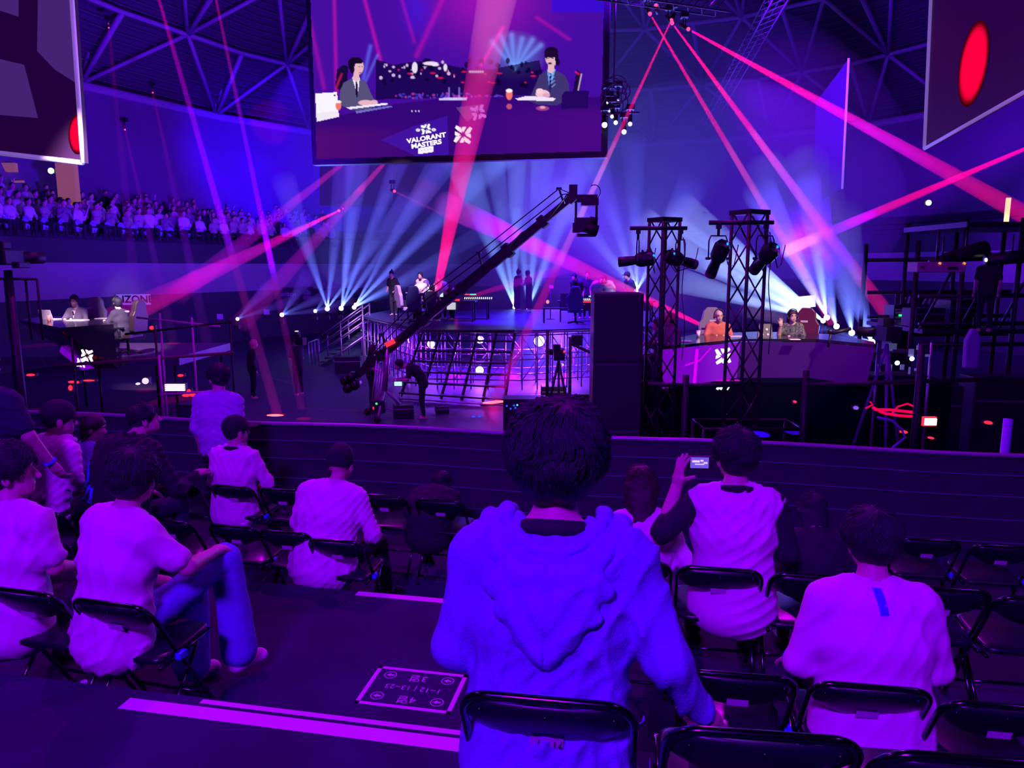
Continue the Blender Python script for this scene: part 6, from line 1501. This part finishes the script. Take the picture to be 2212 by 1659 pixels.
def poly_(pts, c, al=1.):
    ins = np.zeros(GX_.shape, bool); n = len(pts)
    for i in range(n):
        x1, y1 = pts[i]; x2, y2 = pts[(i+1) % n]
        cnd = (y1 > GY_) != (y2 > GY_); xi = (x2-x1)*(GY_-y1)/((y2-y1) if y2 != y1 else 1e-9)+x1; ins ^= cnd & (GX_ < xi)
    over(ins*al, c)
def line_(x1, y1, x2, y2, w, c, al=1., w2=None, add=True):
    dx, dy = x2-x1, y2-y1; L2 = dx*dx+dy*dy; t = np.clip(((GX_-x1)*dx+(GY_-y1)*dy)/L2, 0, 1)
    d = np.hypot(GX_-x1-t*dx, GY_-y1-t*dy); ww = w+( (w2 if w2 is not None else w)-w)*t; a = al*np.exp(-(d/ww)**2)
    addl(a, c) if add else over(a, c)
IM[:] = srgb((66, 12, 158)); 
a = np.clip((GY_-190)/150, 0, 1); over(a*.55, (64, 6, 96)); over(np.clip(1-(GX_-667)/350, 0, 1)*.35, (72, 14, 150))
over(np.exp(-((GX_-1050)/110)**2-((GY_+10)/90)**2)*.55, (190, 20, 190)); over(sm(1192-GX_, 6)*sm(GY_-26, 8)*.8, (52, 10, 215))
over(np.exp(-((GX_-900)/30)**2-((GY_-20)/50)**2)*.6, (60, 20, 220))
for x1, y1, x2, y2, w, al in ((722, 0, 727, 200, 4, .35), (788, 0, 822, 130, 4, .40), (668, 40, 700, 190, 5, .22), (955, 0, 900, 120, 6, .25), (868, 0, 895, 90, 4, .20), (1086, 60, 1040, 140, 4, .8), (1160, 38, 1230, 85, 4, .25), (725, 240, 745, 330, 4, .25)):
    line_(x1, y1, x2, y2, w, (230, 10, 120), al)
for k, (x1, y1) in enumerate(((1062, 90), (1082, 78), (1105, 76), (1128, 84), (1150, 86), (1168, 98))): line_(1112, 150, x1, y1, 3, (110, 170, 250), .45, 6)
ell_(1112, 120, 46, 36, (110, 150, 240), .30, 20)
line_(785, 170, 800, 100, 4, (80, 110, 230), .5); line_(790, 175, 815, 120, 3, (80, 120, 230), .4)
# far stage seen in the picture
poly_([(812, 160), (812, 128), (850, 140), (900, 132), (960, 138), (1010, 150), (1060, 150), (1110, 140), (1165, 130), (1180, 205), (812, 215)], (18, 4, 62), .85)
rr = random.Random(3)
for k in range(46): ell_(rr.uniform(815, 1180), rr.uniform(130, 185), rr.uniform(2, 6), rr.uniform(3, 8), (12, 2, 50), .9)
for k in range(26): ell_(rr.uniform(822, 985), rr.uniform(134, 170), rr.uniform(1, 4), rr.uniform(1, 4), (225, 190, 240), .8)
for x, y, w_, h_ in ((896, 146, 6, 12), (930, 137, 16, 4), (962, 146, 4, 8), (940, 140, 8, 3)): ell_(x, y, w_, h_, (240, 225, 250), .9)
for k in range(14): ell_(1014+k*2.3, 155, .9, 2.4, (225, 215, 250), .9)
for k in range(70): ell_(rr.uniform(850, 1085), rr.uniform(202, 213), rr.uniform(1, 4), rr.uniform(1.5, 3.5), rr.choice([(60, 70, 235), (200, 60, 180), (120, 60, 230)]), .55)
for k in range(16): ell_(rr.uniform(860, 1160), rr.uniform(150, 180), rr.uniform(2, 7), 2, (235, 20, 90), .7)
# desk
poly_([(680, 262), (700, 256), (860, 224), (960, 212), (1180, 206), (1300, 210), (1304, 330), (684, 346)], (52, 6, 118), 1)
over(np.clip((GX_-950)/300, 0, 1)*np.clip((GY_-215)/40, 0, 1)*.35, (96, 12, 150)); over(np.clip(1-(GX_-680)/260, 0, 1)*np.clip((GY_-262)/30, 0, 1)*.5, (96, 14, 112))
poly_([(822, 302), (895, 272), (966, 250), (970, 334), (900, 338)], (66, 20, 170), .7); poly_([(985, 232), (1040, 225), (1030, 250), (1008, 262)], (130, 80, 150), .5)
# left caster
def caster(cx, cy, s, suit, shirtc, tie, head_dx, mirror=1, skin_=(226, 176, 190), closed=False):
    P = lambda *q: [(cx+x*s*mirror, cy+y*s) for x, y in q]
    poly_(P((-16, 0), (-14, -14), (16, -14), (16, 0), (13, 40), (-13, 40)), (20, 6, 50), .0)
    poly_(P((-38, 62), (-36, 30), (-28, 12), (-8, 2), (10, 2), (26, 12), (34, 32), (50, 66), (30, 74), (-10, 76)), suit)
    poly_(P((-8, 0), (10, 0), (8, 20), (4, 44), (-2, 20)), shirtc); poly_(P((0, 8), (4, 8), (6, 40), (3, 48), (0, 36)), tie)
    poly_(P((-5, -10), (8, -10), (9, 4), (2, 9), (-6, 3)), skin_)
    hx = cx+head_dx*s*mirror; ell_(hx, cy-26*s, 14*s, 19*s, skin_)
    return hx
poly_([(724, 190), (728, 150), (742, 140), (752, 144), (748, 200)], (22, 8, 60)); line_(726, 190, 738, 160, 2, (230, 20, 70), .6)
hx = caster(768, 168, .92, (84, 78, 120), (232, 220, 246), (24, 10, 60), 5)
poly_([(753, 150), (752, 132), (760, 124), (776, 123), (784, 131), (782, 138), (768, 137), (764, 150)], (20, 8, 40)); ell_(761, 150, 5, 9, (18, 6, 40)); line_(761, 125, 757, 150, 1.4, (14, 4, 30), 1, add=False)
ell_(776, 144, 1.6, 1, (40, 10, 40)); ell_(782, 144, 1.2, 1, (40, 10, 40)); ell_(778, 157, 3, 1, (150, 60, 90))
ell_(790, 222, 16, 6, (228, 178, 192)); ell_(808, 221, 8, 5, (228, 178, 192)); poly_([(748, 232), (836, 222), (838, 226), (756, 236)], (236, 228, 250)); poly_([(768, 240), (846, 228), (848, 231), (770, 245)], (110, 110, 190))
poly_([(681, 202), (728, 199), (731, 240), (683, 244)], (244, 240, 252)); poly_([(683, 244), (731, 240), (733, 252), (684, 263)], (236, 226, 240)); ell_(723, 206, 2.4, 2, (30, 10, 60)); ell_(731, 228, 6, 10, (235, 120, 110)); ell_(731, 220, 6, 3, (250, 240, 250))
# right caster
poly_([(1236, 205), (1246, 150), (1256, 158), (1252, 205)], (30, 8, 70)); line_(1248, 200, 1256, 160, 1.2, (240, 200, 230), .8); line_(1244, 156, 1250, 160, 2, (230, 20, 60), .8)
hx = caster(1192, 150, 1.02, (62, 50, 112), (96, 150, 235), (30, 30, 90), 0, -1)
poly_([(1150, 214), (1160, 175), (1176, 158), (1190, 206)], (62, 50, 112)); 
ell_(1191, 113, 15, 12, (26, 8, 48)); poly_([(1176, 122), (1178, 112), (1192, 108), (1206, 116), (1206, 140), (1201, 140), (1198, 122), (1186, 120), (1180, 128)], (28, 8, 50)); ell_(1205, 134, 4, 8, (18, 6, 50)); ell_(1188, 137, 4.5, 2.2, (60, 10, 40)); ell_(1184, 126, 2, 1, (60, 20, 50)); ell_(1194, 126, 2, 1, (60, 20, 50))
for k in range(4): line_(1186+k*2, 164+k*8, 1196+k*1, 158+k*8, 1.0, (140, 170, 240), .7)
ell_(1172, 203, 15, 9, (236, 190, 205)); ell_(1166, 197, 8, 6, (246, 200, 214)); ell_(1180, 206, 8, 5, (220, 160, 190)); line_(1160, 196, 1176, 192, 1.2, (170, 90, 140), .0)
poly_([(1114, 213), (1140, 207), (1202, 212), (1196, 218), (1120, 217)], (236, 222, 248)); ell_(1172, 234, 14, 5, (170, 70, 140), .8); ell_(1172, 232, 6, 3, (240, 180, 200), .7)
ell_(1100, 204, 7, 12, (236, 110, 110)); ell_(1100, 196, 7, 4, (250, 236, 246)); ell_(1100, 230, 6, 6, (220, 90, 110), .7); poly_([(1214, 206), (1220, 197), (1272, 196), (1270, 234), (1212, 236)], (34, 6, 96))
for x in (970, 992): poly_([(x-22, 212), (x+18, 210), (x+16, 216), (x-22, 217)], (210, 190, 245), .9); line_(x, 190, x, 210, 1.5, (150, 120, 220), .8)
for x in (890, 898, 905): ell_(x, 240, 1.4, 1.6, (230, 215, 250))
def petals(cx, cy, s, c, rot=0.3, al=1.):
    for k in range(4):
        a_ = k*PI/2+rot; c0, d0 = math.cos(a_), math.sin(a_)
        for q in ([(.08, .03), (.26, .24), (.52, .20), (.50, .05), (.30, .03)], [(.10, -.05), (.30, -.06), (.42, -.10), (.30, -.24), (.16, -.20)]):
            poly_([(cx+(x*c0-y*d0)*s, cy+(x*d0+y*c0)*s) for x, y in q], c, al)
petals(920, 279, 25, (250, 248, 255)); petals(1000, 291, 44, (250, 248, 255), .6); petals(1033, 243, 36, (190, 120, 235), .2, .85)
for x in (903, 937): ell_(x, 281+(903-x)*.02, 4.5, 3.2, (240, 235, 255)); ell_(x, 281, 1, 1, (70, 20, 170))
poly_([(904, 320), (936, 315), (937, 328), (904, 333)], (246, 242, 255))
for k in range(4): ell_(911+k*6.4, 325-k*.9, 1.5, 1.8, (205, 190, 245))
IM = np.clip(IM, 0, 1)
verts = [tuple(on_screen(x, y, .0)) for x, y in zip(GX_.ravel(), GY_.ravel())]
mp = MB(); W1 = NX+1
mp.add(verts, [(j*W1+i, (j+1)*W1+i, (j+1)*W1+i+1, j*W1+i+1) for j in range(NY) for i in range(NX)])
top_z = SHT
# keep only cells inside the screen face
def inside(f):
    c = sum((Vector(mp.v[i]) for i in f), Vector())/4; s = (c-BL).dot(ex); return .02 < s < SWD-.02 and c.z > SZ+.02 and c.z < SZ+SHT
keep = [inside(f) for f in mp.f]; mp.f = [f for f, k in zip(mp.f, keep) if k]; mp.m = [0]*len(mp.f); mp.s = [False]*len(mp.f)
mpic = bpy.data.materials.new('screen_picture_light'); mpic.use_nodes = True; nt = mpic.node_tree; nt.nodes.clear()
at_ = nt.nodes.new('ShaderNodeAttribute'); at_.attribute_name = 'picture'; em = nt.nodes.new('ShaderNodeEmission'); ou = nt.nodes.new('ShaderNodeOutputMaterial')
nt.links.new(at_.outputs['Color'], em.inputs['Color']); em.inputs['Strength'].default_value = 1.05; nt.links.new(em.outputs[0], ou.inputs[0]); mpic.cycles.emission_sampling = 'NONE'
po = obj('picture', mp, mpic, scr, True)
ca = po.data.color_attributes.new('picture', 'FLOAT_COLOR', 'POINT'); ca.data.foreach_set('color', np.concatenate([IM.reshape(-1, 3), np.ones((IM.shape[0]*IM.shape[1], 1))], 1).astype(np.float32).ravel())
# rest of the face above the frame of the photo
a = on_screen(680, -6, .0); m = MB(); zt2 = a.z
m.quad(Vector((BL.x, BL.y, zt2)), Vector((BR.x, BR.y, zt2)), Vector((BR.x, BR.y, SZ+SHT)), Vector((BL.x, BL.y, SZ+SHT))); m.v = [tuple(Vector(p)+nrm*.001) for p in m.v]; obj('picture_top', m, glowm('screen_violet', (.05, .004, .32), 1), scr, True)
m_txt = glowm('screen_lettering', (.95, .92, 1), 1.1)
for s, px, py, sz, bd in (('VALORANT', 921, 298.5, .185, .009), ('MASTERS', 921, 311.5, .185, .009)):
    c = on_screen(px, py, .012); M4 = frame(c, ex+Vector((0, 0, .13)), Vector((0, 0, 1)))
    mb_ = text_mb(s, sz, M4 @ Matrix.Diagonal((1.28, 1.0, 1.0, 1.0)), bold=bd); mb_.v = [tuple(Vector(p)+nrm*.004) for p in mb_.v]; obj('lettering', mb_, m_txt, scr, True)

def panel(name, label, pts, Y, mt, thick=.12, cat='screen', edge=None, extra=None):
    """hanging flat panel given by its corner pixels and their distances"""
    P = [atY(x, y, YY) for (x, y), YY in zip(pts, Y)]
    n = (P[-2]-P[0]).cross(P[-1]-P[0]).normalized()
    for i_, (x, y) in enumerate(pts): d = ray(x, y); P[i_] = EYE+d*((P[0]-EYE).dot(n)/d.dot(n))
    if n.dot(EYE-P[0]) < 0: n = -n
    t = thing(name, label, cat, P[0]); k = len(P); m = MB(); m.add(P+[p-n*thick for p in P], [tuple(range(k)), tuple(range(2*k-1, k-1, -1))]+[(i, k+i, k+(i+1) % k, (i+1) % k) for i in range(k)])
    obj('panel', m, mt, t, True)
    if edge is not None:
        for i in edge:
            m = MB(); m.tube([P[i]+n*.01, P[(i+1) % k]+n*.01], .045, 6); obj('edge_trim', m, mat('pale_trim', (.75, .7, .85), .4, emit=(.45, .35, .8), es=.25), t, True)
    return t, P, n
m_led = mat('unlit_led_face', (.02, .008, .03), .35, emit=(.014, .0, .030), es=1)
t, P, n = panel('video_screen', 'dark hanging screen with grey violet shapes cut by the upper left corner', [(-260, -120), (148, -120), (180, 352), (-260, 300)], [15, 14, 14, 15.3], m_led, edge=(1, 2))
for pts in (((82, -20), (150, -20), (165, 180), (118, 150), (80, 110)), ((-40, 118), (52, 140), (82, 255), (-40, 245)), ((-40, -20), (40, -20), (40, 36), (-40, 10))):
    q = []
    for x, y in pts: d = ray(x, y); tt = (P[1]+n*.012-EYE).dot(n)/d.dot(n); q.append(EYE+d*tt)
    m = MB(); m.add(q, [tuple(range(len(q)))]); obj('picture_or_beam_spot', m, glowm('grey_violet_picture', (.060, .016, .17), 1), t, True)
def red_ellipse(t, P, n, cx, cy, rx, ry, tilt, xmax=9999):  # glowing ellipses painted where red beams hit the hanging screens
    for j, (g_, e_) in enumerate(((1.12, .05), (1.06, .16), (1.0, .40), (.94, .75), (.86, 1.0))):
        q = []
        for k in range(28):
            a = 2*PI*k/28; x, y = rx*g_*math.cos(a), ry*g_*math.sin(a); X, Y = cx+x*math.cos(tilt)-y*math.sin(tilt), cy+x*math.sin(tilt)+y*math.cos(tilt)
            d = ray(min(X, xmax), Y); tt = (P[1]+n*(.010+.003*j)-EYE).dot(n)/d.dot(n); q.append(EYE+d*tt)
        m = MB(); m.add(q, [tuple(range(28))]); obj('picture_or_beam_spot', m, glowm('red_beam_spot_%d' % j, (1, .0, .05), e_), t, True)
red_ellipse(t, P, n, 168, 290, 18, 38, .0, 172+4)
t, P, n = panel('video_screen', 'dark hanging screen with a bright left edge cut by the upper right corner', [(2016, -90), (2040, -90), (2240, -90), (2240, 184), (1998, 321)], [17.5, 17.3, 14.2, 14.2, 17.5], m_led, edge=(3, 4))
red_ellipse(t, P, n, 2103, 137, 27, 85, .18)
t, P, n = panel('hanging_banner', 'narrow slanted banner hanging in blue haze right of the red beams', [(1762, 222), (1834, 126), (1820, 408), (1755, 440)], [30, 28, 28, 30], mat('blue_banner', (.06, .05, .12), .6, bump=.1), .06, 'banner', edge=(1,))
t, P, n = panel('video_screen', 'dark back screen hanging below and behind the main video screen', [(692, 300), (846, 300), (846, 446), (690, 443)], [38, 38, 38, 38], mat('dark_screen_back', (.03, .025, .05), .5), .3)
for i, (a, b) in enumerate((((1308, 0), (1500, 14)),)):
    pass
# lighting truss at the top and the lamp cluster right of the screen
def truss(a, b, label, w_=.5):
    t = thing('lighting_truss', label, 'truss', a); d = (b-a).normalized(); u = Vector((0, 0, 1)); s = d.cross(u).normalized(); L = (b-a).length; n_ = max(2, int(L/.6))
    cs = [s*w_/2, -s*w_/2, s*w_/2+u*w_, -s*w_/2+u*w_]
    for c in cs: m = MB(); m.tube([a+c, b+c], .03, 5); obj('chord', m, mat('truss_alu', (.12, .11, .16), .5, .3), t, True)
    m = MB()
    for k in range(n_):
        p, q = a+d*L*k/n_, a+d*L*(k+1)/n_
        for i, j in ((0, 2), (1, 3), (0, 1), (2, 3)): m.tube([p+cs[i], q+cs[j]], .016, 4)
    obj('lacing', m, MATS['truss_alu'], t, True); return t
truss(atY(1300, -8, 21), atY(1560, 30, 24), 'aluminium lighting truss at the top right of the main screen carrying the red beams')
truss(atY(1720, -60, 24), atY(1520, 290, 45), 'faint curved cable truss rising behind the red beams', .5)
def moving_head(px, py, Y, aim, label, lensm, r=.10, group=None, stand=False):
    p = atY(px, py, Y); t = thing('moving_head_light', label, 'stage light', p, 0, group); d = (Vector(aim)-p).normalized()
    m = MB(); m.tube([-d*.06, -d*.30], r*1.15, 12, r*.9); obj('head', m, m_black, t)
    m = MB(); m.ell(d*.0, (r, r, r), 12, 8); obj('lens', m, lensm, t)
    s = d.orthogonal().normalized(); bz = -.42 if stand else .42
    m = MB(); m.tube([s*r*1.3-d*.15, s*r*1.3-d*.15+Vector((0, 0, bz*.6)), -s*r*1.3-d*.15+Vector((0, 0, bz*.6)), -s*r*1.3-d*.15], .02, 5); m.box(-d*.15+Vector((0, 0, bz*.75)), (.22, .22, .14)); obj('yoke', m, m_black, t)
    return t
for i, (px, py, r) in enumerate(((1312, 222, .03), (1322, 252, .05), (1306, 270, .08), (1330, 265, .06), (1348, 285, .07), (1361, 268, .06), (1316, 240, .03), (1335, 218, .03))):
    moving_head(px, py, 22, atY(px+10, 900, 20), ['lamp in the cluster right of the main screen, top left', 'middle lamp of the cluster right of the main screen', 'brightest lamp at the lower left of the cluster', 'lamp low in the centre of the cluster', 'lowest lamp of the cluster right of the main screen', 'rightmost lamp of the cluster right of the main screen', 'small lamp beside the screen edge in the cluster', 'small lamp at the top right of the cluster'][i], glowm('cool_lens', (.8, .85, 1), 2.0), r, 'lamps in the cluster right of the main screen')
t = thing('cable_loop_cluster', 'tangle of looped cables hanging with the lamps right of the main screen', 'cables', atY(1325, 215, 22))
m = MB()
for k in range(7):
    c = Vector((.12*math.sin(k*2.1), .1*math.cos(k), -.15+.09*k)); m.tube([c+Vector((.30*math.cos(a)+.05*k*.3, 0, .28*math.sin(a))) for a in np.linspace(0, 2*PI, 17)[:-1]], .018, 5, closed=True)
m.tube([(-.3, 0, -.4), (.75, 0, -.35)], .03, 5); m.tube([(0, 0, .3), (0, 0, 4)], .03, 5); obj('cables', m, mat('grey_cable', (.2, .19, .24), .4), t)
# ------------------------------------------------------------ beams: lamps in cones of added denser haze that shape the light
def beam_mesh(fix, p0, p1, r0, r1, mt, name='added_haze_cone'):
    m = MB(); m.tube([p0, p1], r0, 14, r1, smooth=True); return obj(name, m, mt, fix, True)
def beam_lamp(p0, p1, half, col, power, fo='Linear'):
    o = lamp('beam_lamp', 'SPOT', p0, p1, col, power, angle=2*half, blend=.35, soft=.02, falloff=fo)
    o.data.use_shadow = False; return o
Hz_red = haze('added_haze_red_beam', (1, 1, 1), .55); Hz_dim = haze('added_haze_faint_beam', (1, 1, 1), .22); Hz_blue = haze('added_haze_blue_beam', (1, 1, 1), .24); Hz_thin = haze('added_haze_thin_red_beam', (1, 1, 1), 1.1)
RED = (1, .0, .14); m_rlens = glowm('red_lens', (1, .02, .10), 5); m_wlens = glowm('white_lens', (.9, .95, 1), 7)
def red_beam(label, a, Ya, b, Yb, r0, r1, power, hz=None, lens=True, col=RED, stand=False, r=.055, fo=None):
    p0, p1 = atY(*a, Ya), atY(*b, Yb); t = moving_head(a[0], a[1], Ya, p1, label, m_rlens, r, None, stand)
    L = (p1-p0).length; d = (p1-p0).normalized(); beam_mesh(t, p0+d*.12, p1, r0, r1, hz or Hz_red)
    bk = min(4.0, r0*L/max(.01, r1-r0)); pl = p0-d*bk      # the lamp's optical point lies behind its lens
    beam_lamp(pl, p1, math.atan(r1/(L+bk))*1.12+.002, col, power*PR*1.25, fo); return t
PR = .42; PB = 1.75; KF = 1.35
red_beam('moving head sending a strong red beam down to its bright spot on the floor', (318, -90), 26, (600, 897), 17.8, .05, .13, 34000)
red_beam('moving head sending a thinner red beam down behind the camera person', (448, -90), 27, (652, 885), 18.5, .04, .105, 30000)
red_beam('moving head giving a faint red beam left of the strong ones', (235, 60), 34, (302, 730), 24, .05, .20, 9000, Hz_dim, r=.03)
red_beam('moving head giving a very faint red beam over the crowd', (330, 200), 34, (452, 760), 22, .04, .18, 11000, Hz_dim, r=.03)
red_beam('moving head giving a faint red beam before the left platform', (270, 280), 30, (380, 760), 20, .04, .14, 9000, Hz_dim, r=.03)
red_beam('red moving head below the main screen beaming to the lower left', (732, 455), 33, (190, 718), 21, .04, .42, 17000)
red_beam('red moving head hidden by the main screen beaming to the lower left', (850, 330), 34, (520, 700), 24, .06, .34, 26000, Hz_dim)
red_beam('second red moving head hidden by the main screen beaming to the lower left', (770, 330), 34, (380, 640), 24, .06, .34, 22000, Hz_dim)
red_beam('small red light with a short beam to the lower right above the stage', (852, 413), 30, (1012, 490), 26, .035, .07, 9000)
red_beam('red floor light on the stage sending a wide beam up past the screen', (943, 632), 26.5, (1085, -60), 17, .12, .46, 48000, stand=True)
red_beam('red light on the top truss with a beam down to its red spot on the floor', (1450, 44), 23, (1066, 873), 16.2,   .025, .13, 42000, Hz_thin)
red_beam('left red light on the top truss beaming to lower right behind the towers', (1404, 30), 23, (1800, 700), 20, .025, .15, 36000, Hz_thin)
red_beam('red light on the top truss, its beam falling steeply to the right', (1452, 50), 23, (1925, 690), 20, .025, .20, 36000, Hz_thin)
red_beam('red light right of the top truss with a long beam to the far right', (1487, 63), 23, (2225, 470), 20, .028, .24, 40000, Hz_thin)
red_beam('small red light at the very top of the truss', (1417, 12), 23, (1404, -60), 22, .03, .04, 300)
red_beam('red light outside the right edge sending a thin beam to the lower left', (2330, 272), 15, (1690, 545), 24, .02, .20, 26000, Hz_thin)
red_beam('red light by the desk beaming to the upper left behind the speaker tower', (1538, 713), 19, (960, 440), 30, .04, .50, 20000, stand=True)
red_beam('red light behind the stage sending a faint beam to the right', (985, 650), 30, (1250, 570), 30, .04, .30, 5000, Hz_dim, stand=True)
# faint wide beam over the whole stage
WB = (.13, .20, 1)
def fan(label, px, py, Y, ends, power, r=.10, r1=.55, hz=None, K=None, Yb=None, col=WB, wide=None, group='white floor lights with blue beams', lensr=None):
    c = A_([np.mean([e[0] for e in ends]), np.mean([e[1] for e in ends])]); Ye = Yb or Y-4
    p0 = atY(px, py, Y); aim = atY(c[0], c[1], Ye); t = moving_head(px, py, Y, aim, label, m_wlens, lensr or r, group, True); mx = 0
    for e in ends:
        K = K or KF; p1 = atY(e[0], e[1], Ye); p1 = p0+(p1-p0)*K; L = (p1-p0).length; rr = (e[2] if len(e) > 2 else r1)*K
        q0 = p0+(p1-p0).normalized()*.1; beam_mesh(t, q0, p1, .04, rr, hz or Hz_blue)
        beam_mesh(t, q0, p0+(p1-p0)*.66, .03, rr*.66*.62, hz or Hz_blue)
        mx = max(mx, (p1-p0).angle(aim-p0)+math.atan(rr/L))
    L = (aim-p0).length
    beam_lamp(p0, aim, mx*1.05+.01, col, power*PB, None); return t
fan('white floor light farthest left', 513, 689, 31, [(560, 640, .18), (600, 660, .15)], 160, r=.07)
fan('white floor light, second from the left', 609, 680, 32, [(650, 620, .22), (700, 640, .22), (690, 670, .12)], 220, r=.09)
fan('white floor light, third from the left', 681, 672, 34, [(715, 630, .20), (735, 655, .15)], 220, r=.08)
fan('white floor light under the left fan of blue beams', 707, 667, 35, [(640, 470, .38), (735, 430, .36), (830, 500, .30)], 1500, r=.11)
fan('white floor light in the middle of the left fan of blue beams', 737, 666, 35.5, [(765, 420, .40), (850, 380, .36), (930, 400, .40)], 1800, r=.11)
fan('lower white floor light at the right end of the left row', 765, 664, 36, [(985, 430, .42), (1010, 520, .34), (920, 590, .26)], 1700, r=.10)
fan('upper white floor light at the right end of the left row', 768, 658, 36.4, [(930, 380, .44), (1030, 400, .40)], 1500, r=.08)
fan('white floor light behind the person with the bun', 1111, 664, 36.5, [(1035, 455, .50), (1075, 400, .38), (1115, 420, .34)], 2300, r=.08, col=(.20, .36, 1))
fan('white floor light behind the person with tied hair', 1141, 666, 36.5, [(1165, 430, .40), (1225, 440, .42), (1128, 520, .30)], 2100, r=.08, col=(.20, .36, 1))
fan('white light at the stage back behind the right team table', 1376, 628, 36.5, [(1250, 470, .45), (1310, 420, .40), (1370, 400, .40), (1460, 470, .5)], 2000, r=.06)
fan('white floor light just right of the bright display panel', 1756, 686, 26, [(1425, 512, .52), (1500, 615, .34)], 6500, r=.09, col=(.30, .42, 1), K=1.1)
fan('upper white floor light of the pair right of the desk person', 1786, 686, 26, [(1655, 440, .46), (1748, 420, .34)], 3600, r=.10, col=(.22, .32, 1), K=1.1)
fan('lower white floor light of the pair right of the desk person', 1778, 693, 25.5, [(1500, 480, .50), (1590, 560, .44)], 6500, r=.08, col=(.30, .42, 1), K=1.1)
fan('white floor light right of the pair', 1807, 705, 24.5, [(1760, 460, .42), (1700, 470, .4)], 1600, r=.09)
fan('white floor light behind the fluffy microphone', 1840, 719, 23, [(1790, 490, .42), (1830, 540, .30)], 1000, r=.09)
fan('white floor light at the right end of the caster desk', 1883, 739, 21, [(1790, 520, .40), (1830, 560, .35), (1700, 690, .14)], 900, r=.09)
# drifting haze above the stage: soft bodies of thicker air lit by the blue wash
Hz_soft = haze('drifting_haze', (1, 1, 1), .016)
def haze_bank(label, c, r, hz=None):
    m = MB(); m.ell(c, r, 24, 14); return tag(obj('haze', m, hz or Hz_soft), label, 'haze', kind='stuff')
haze_bank('soft blue haze hanging over the whole stage', (3, 36, 8.2), (15, 10, 8))
haze_bank('thicker haze over the right half of the stage', (7.5, 31, 6), (8, 7, 5), haze('thick_haze', (1, 1, 1), .022))
lamp('haze_wash', 'SPOT', (3, 52, 3), (4, 30, 8), (.11, .03, 1), 14000, angle=R(110), blend=1, soft=1.0).data.use_shadow = False
lamp('haze_wash', 'SPOT', (14, 46, 2), (6, 28, 8), (.12, .05, 1), 8000, angle=R(100), blend=1, soft=1.0).data.use_shadow = False
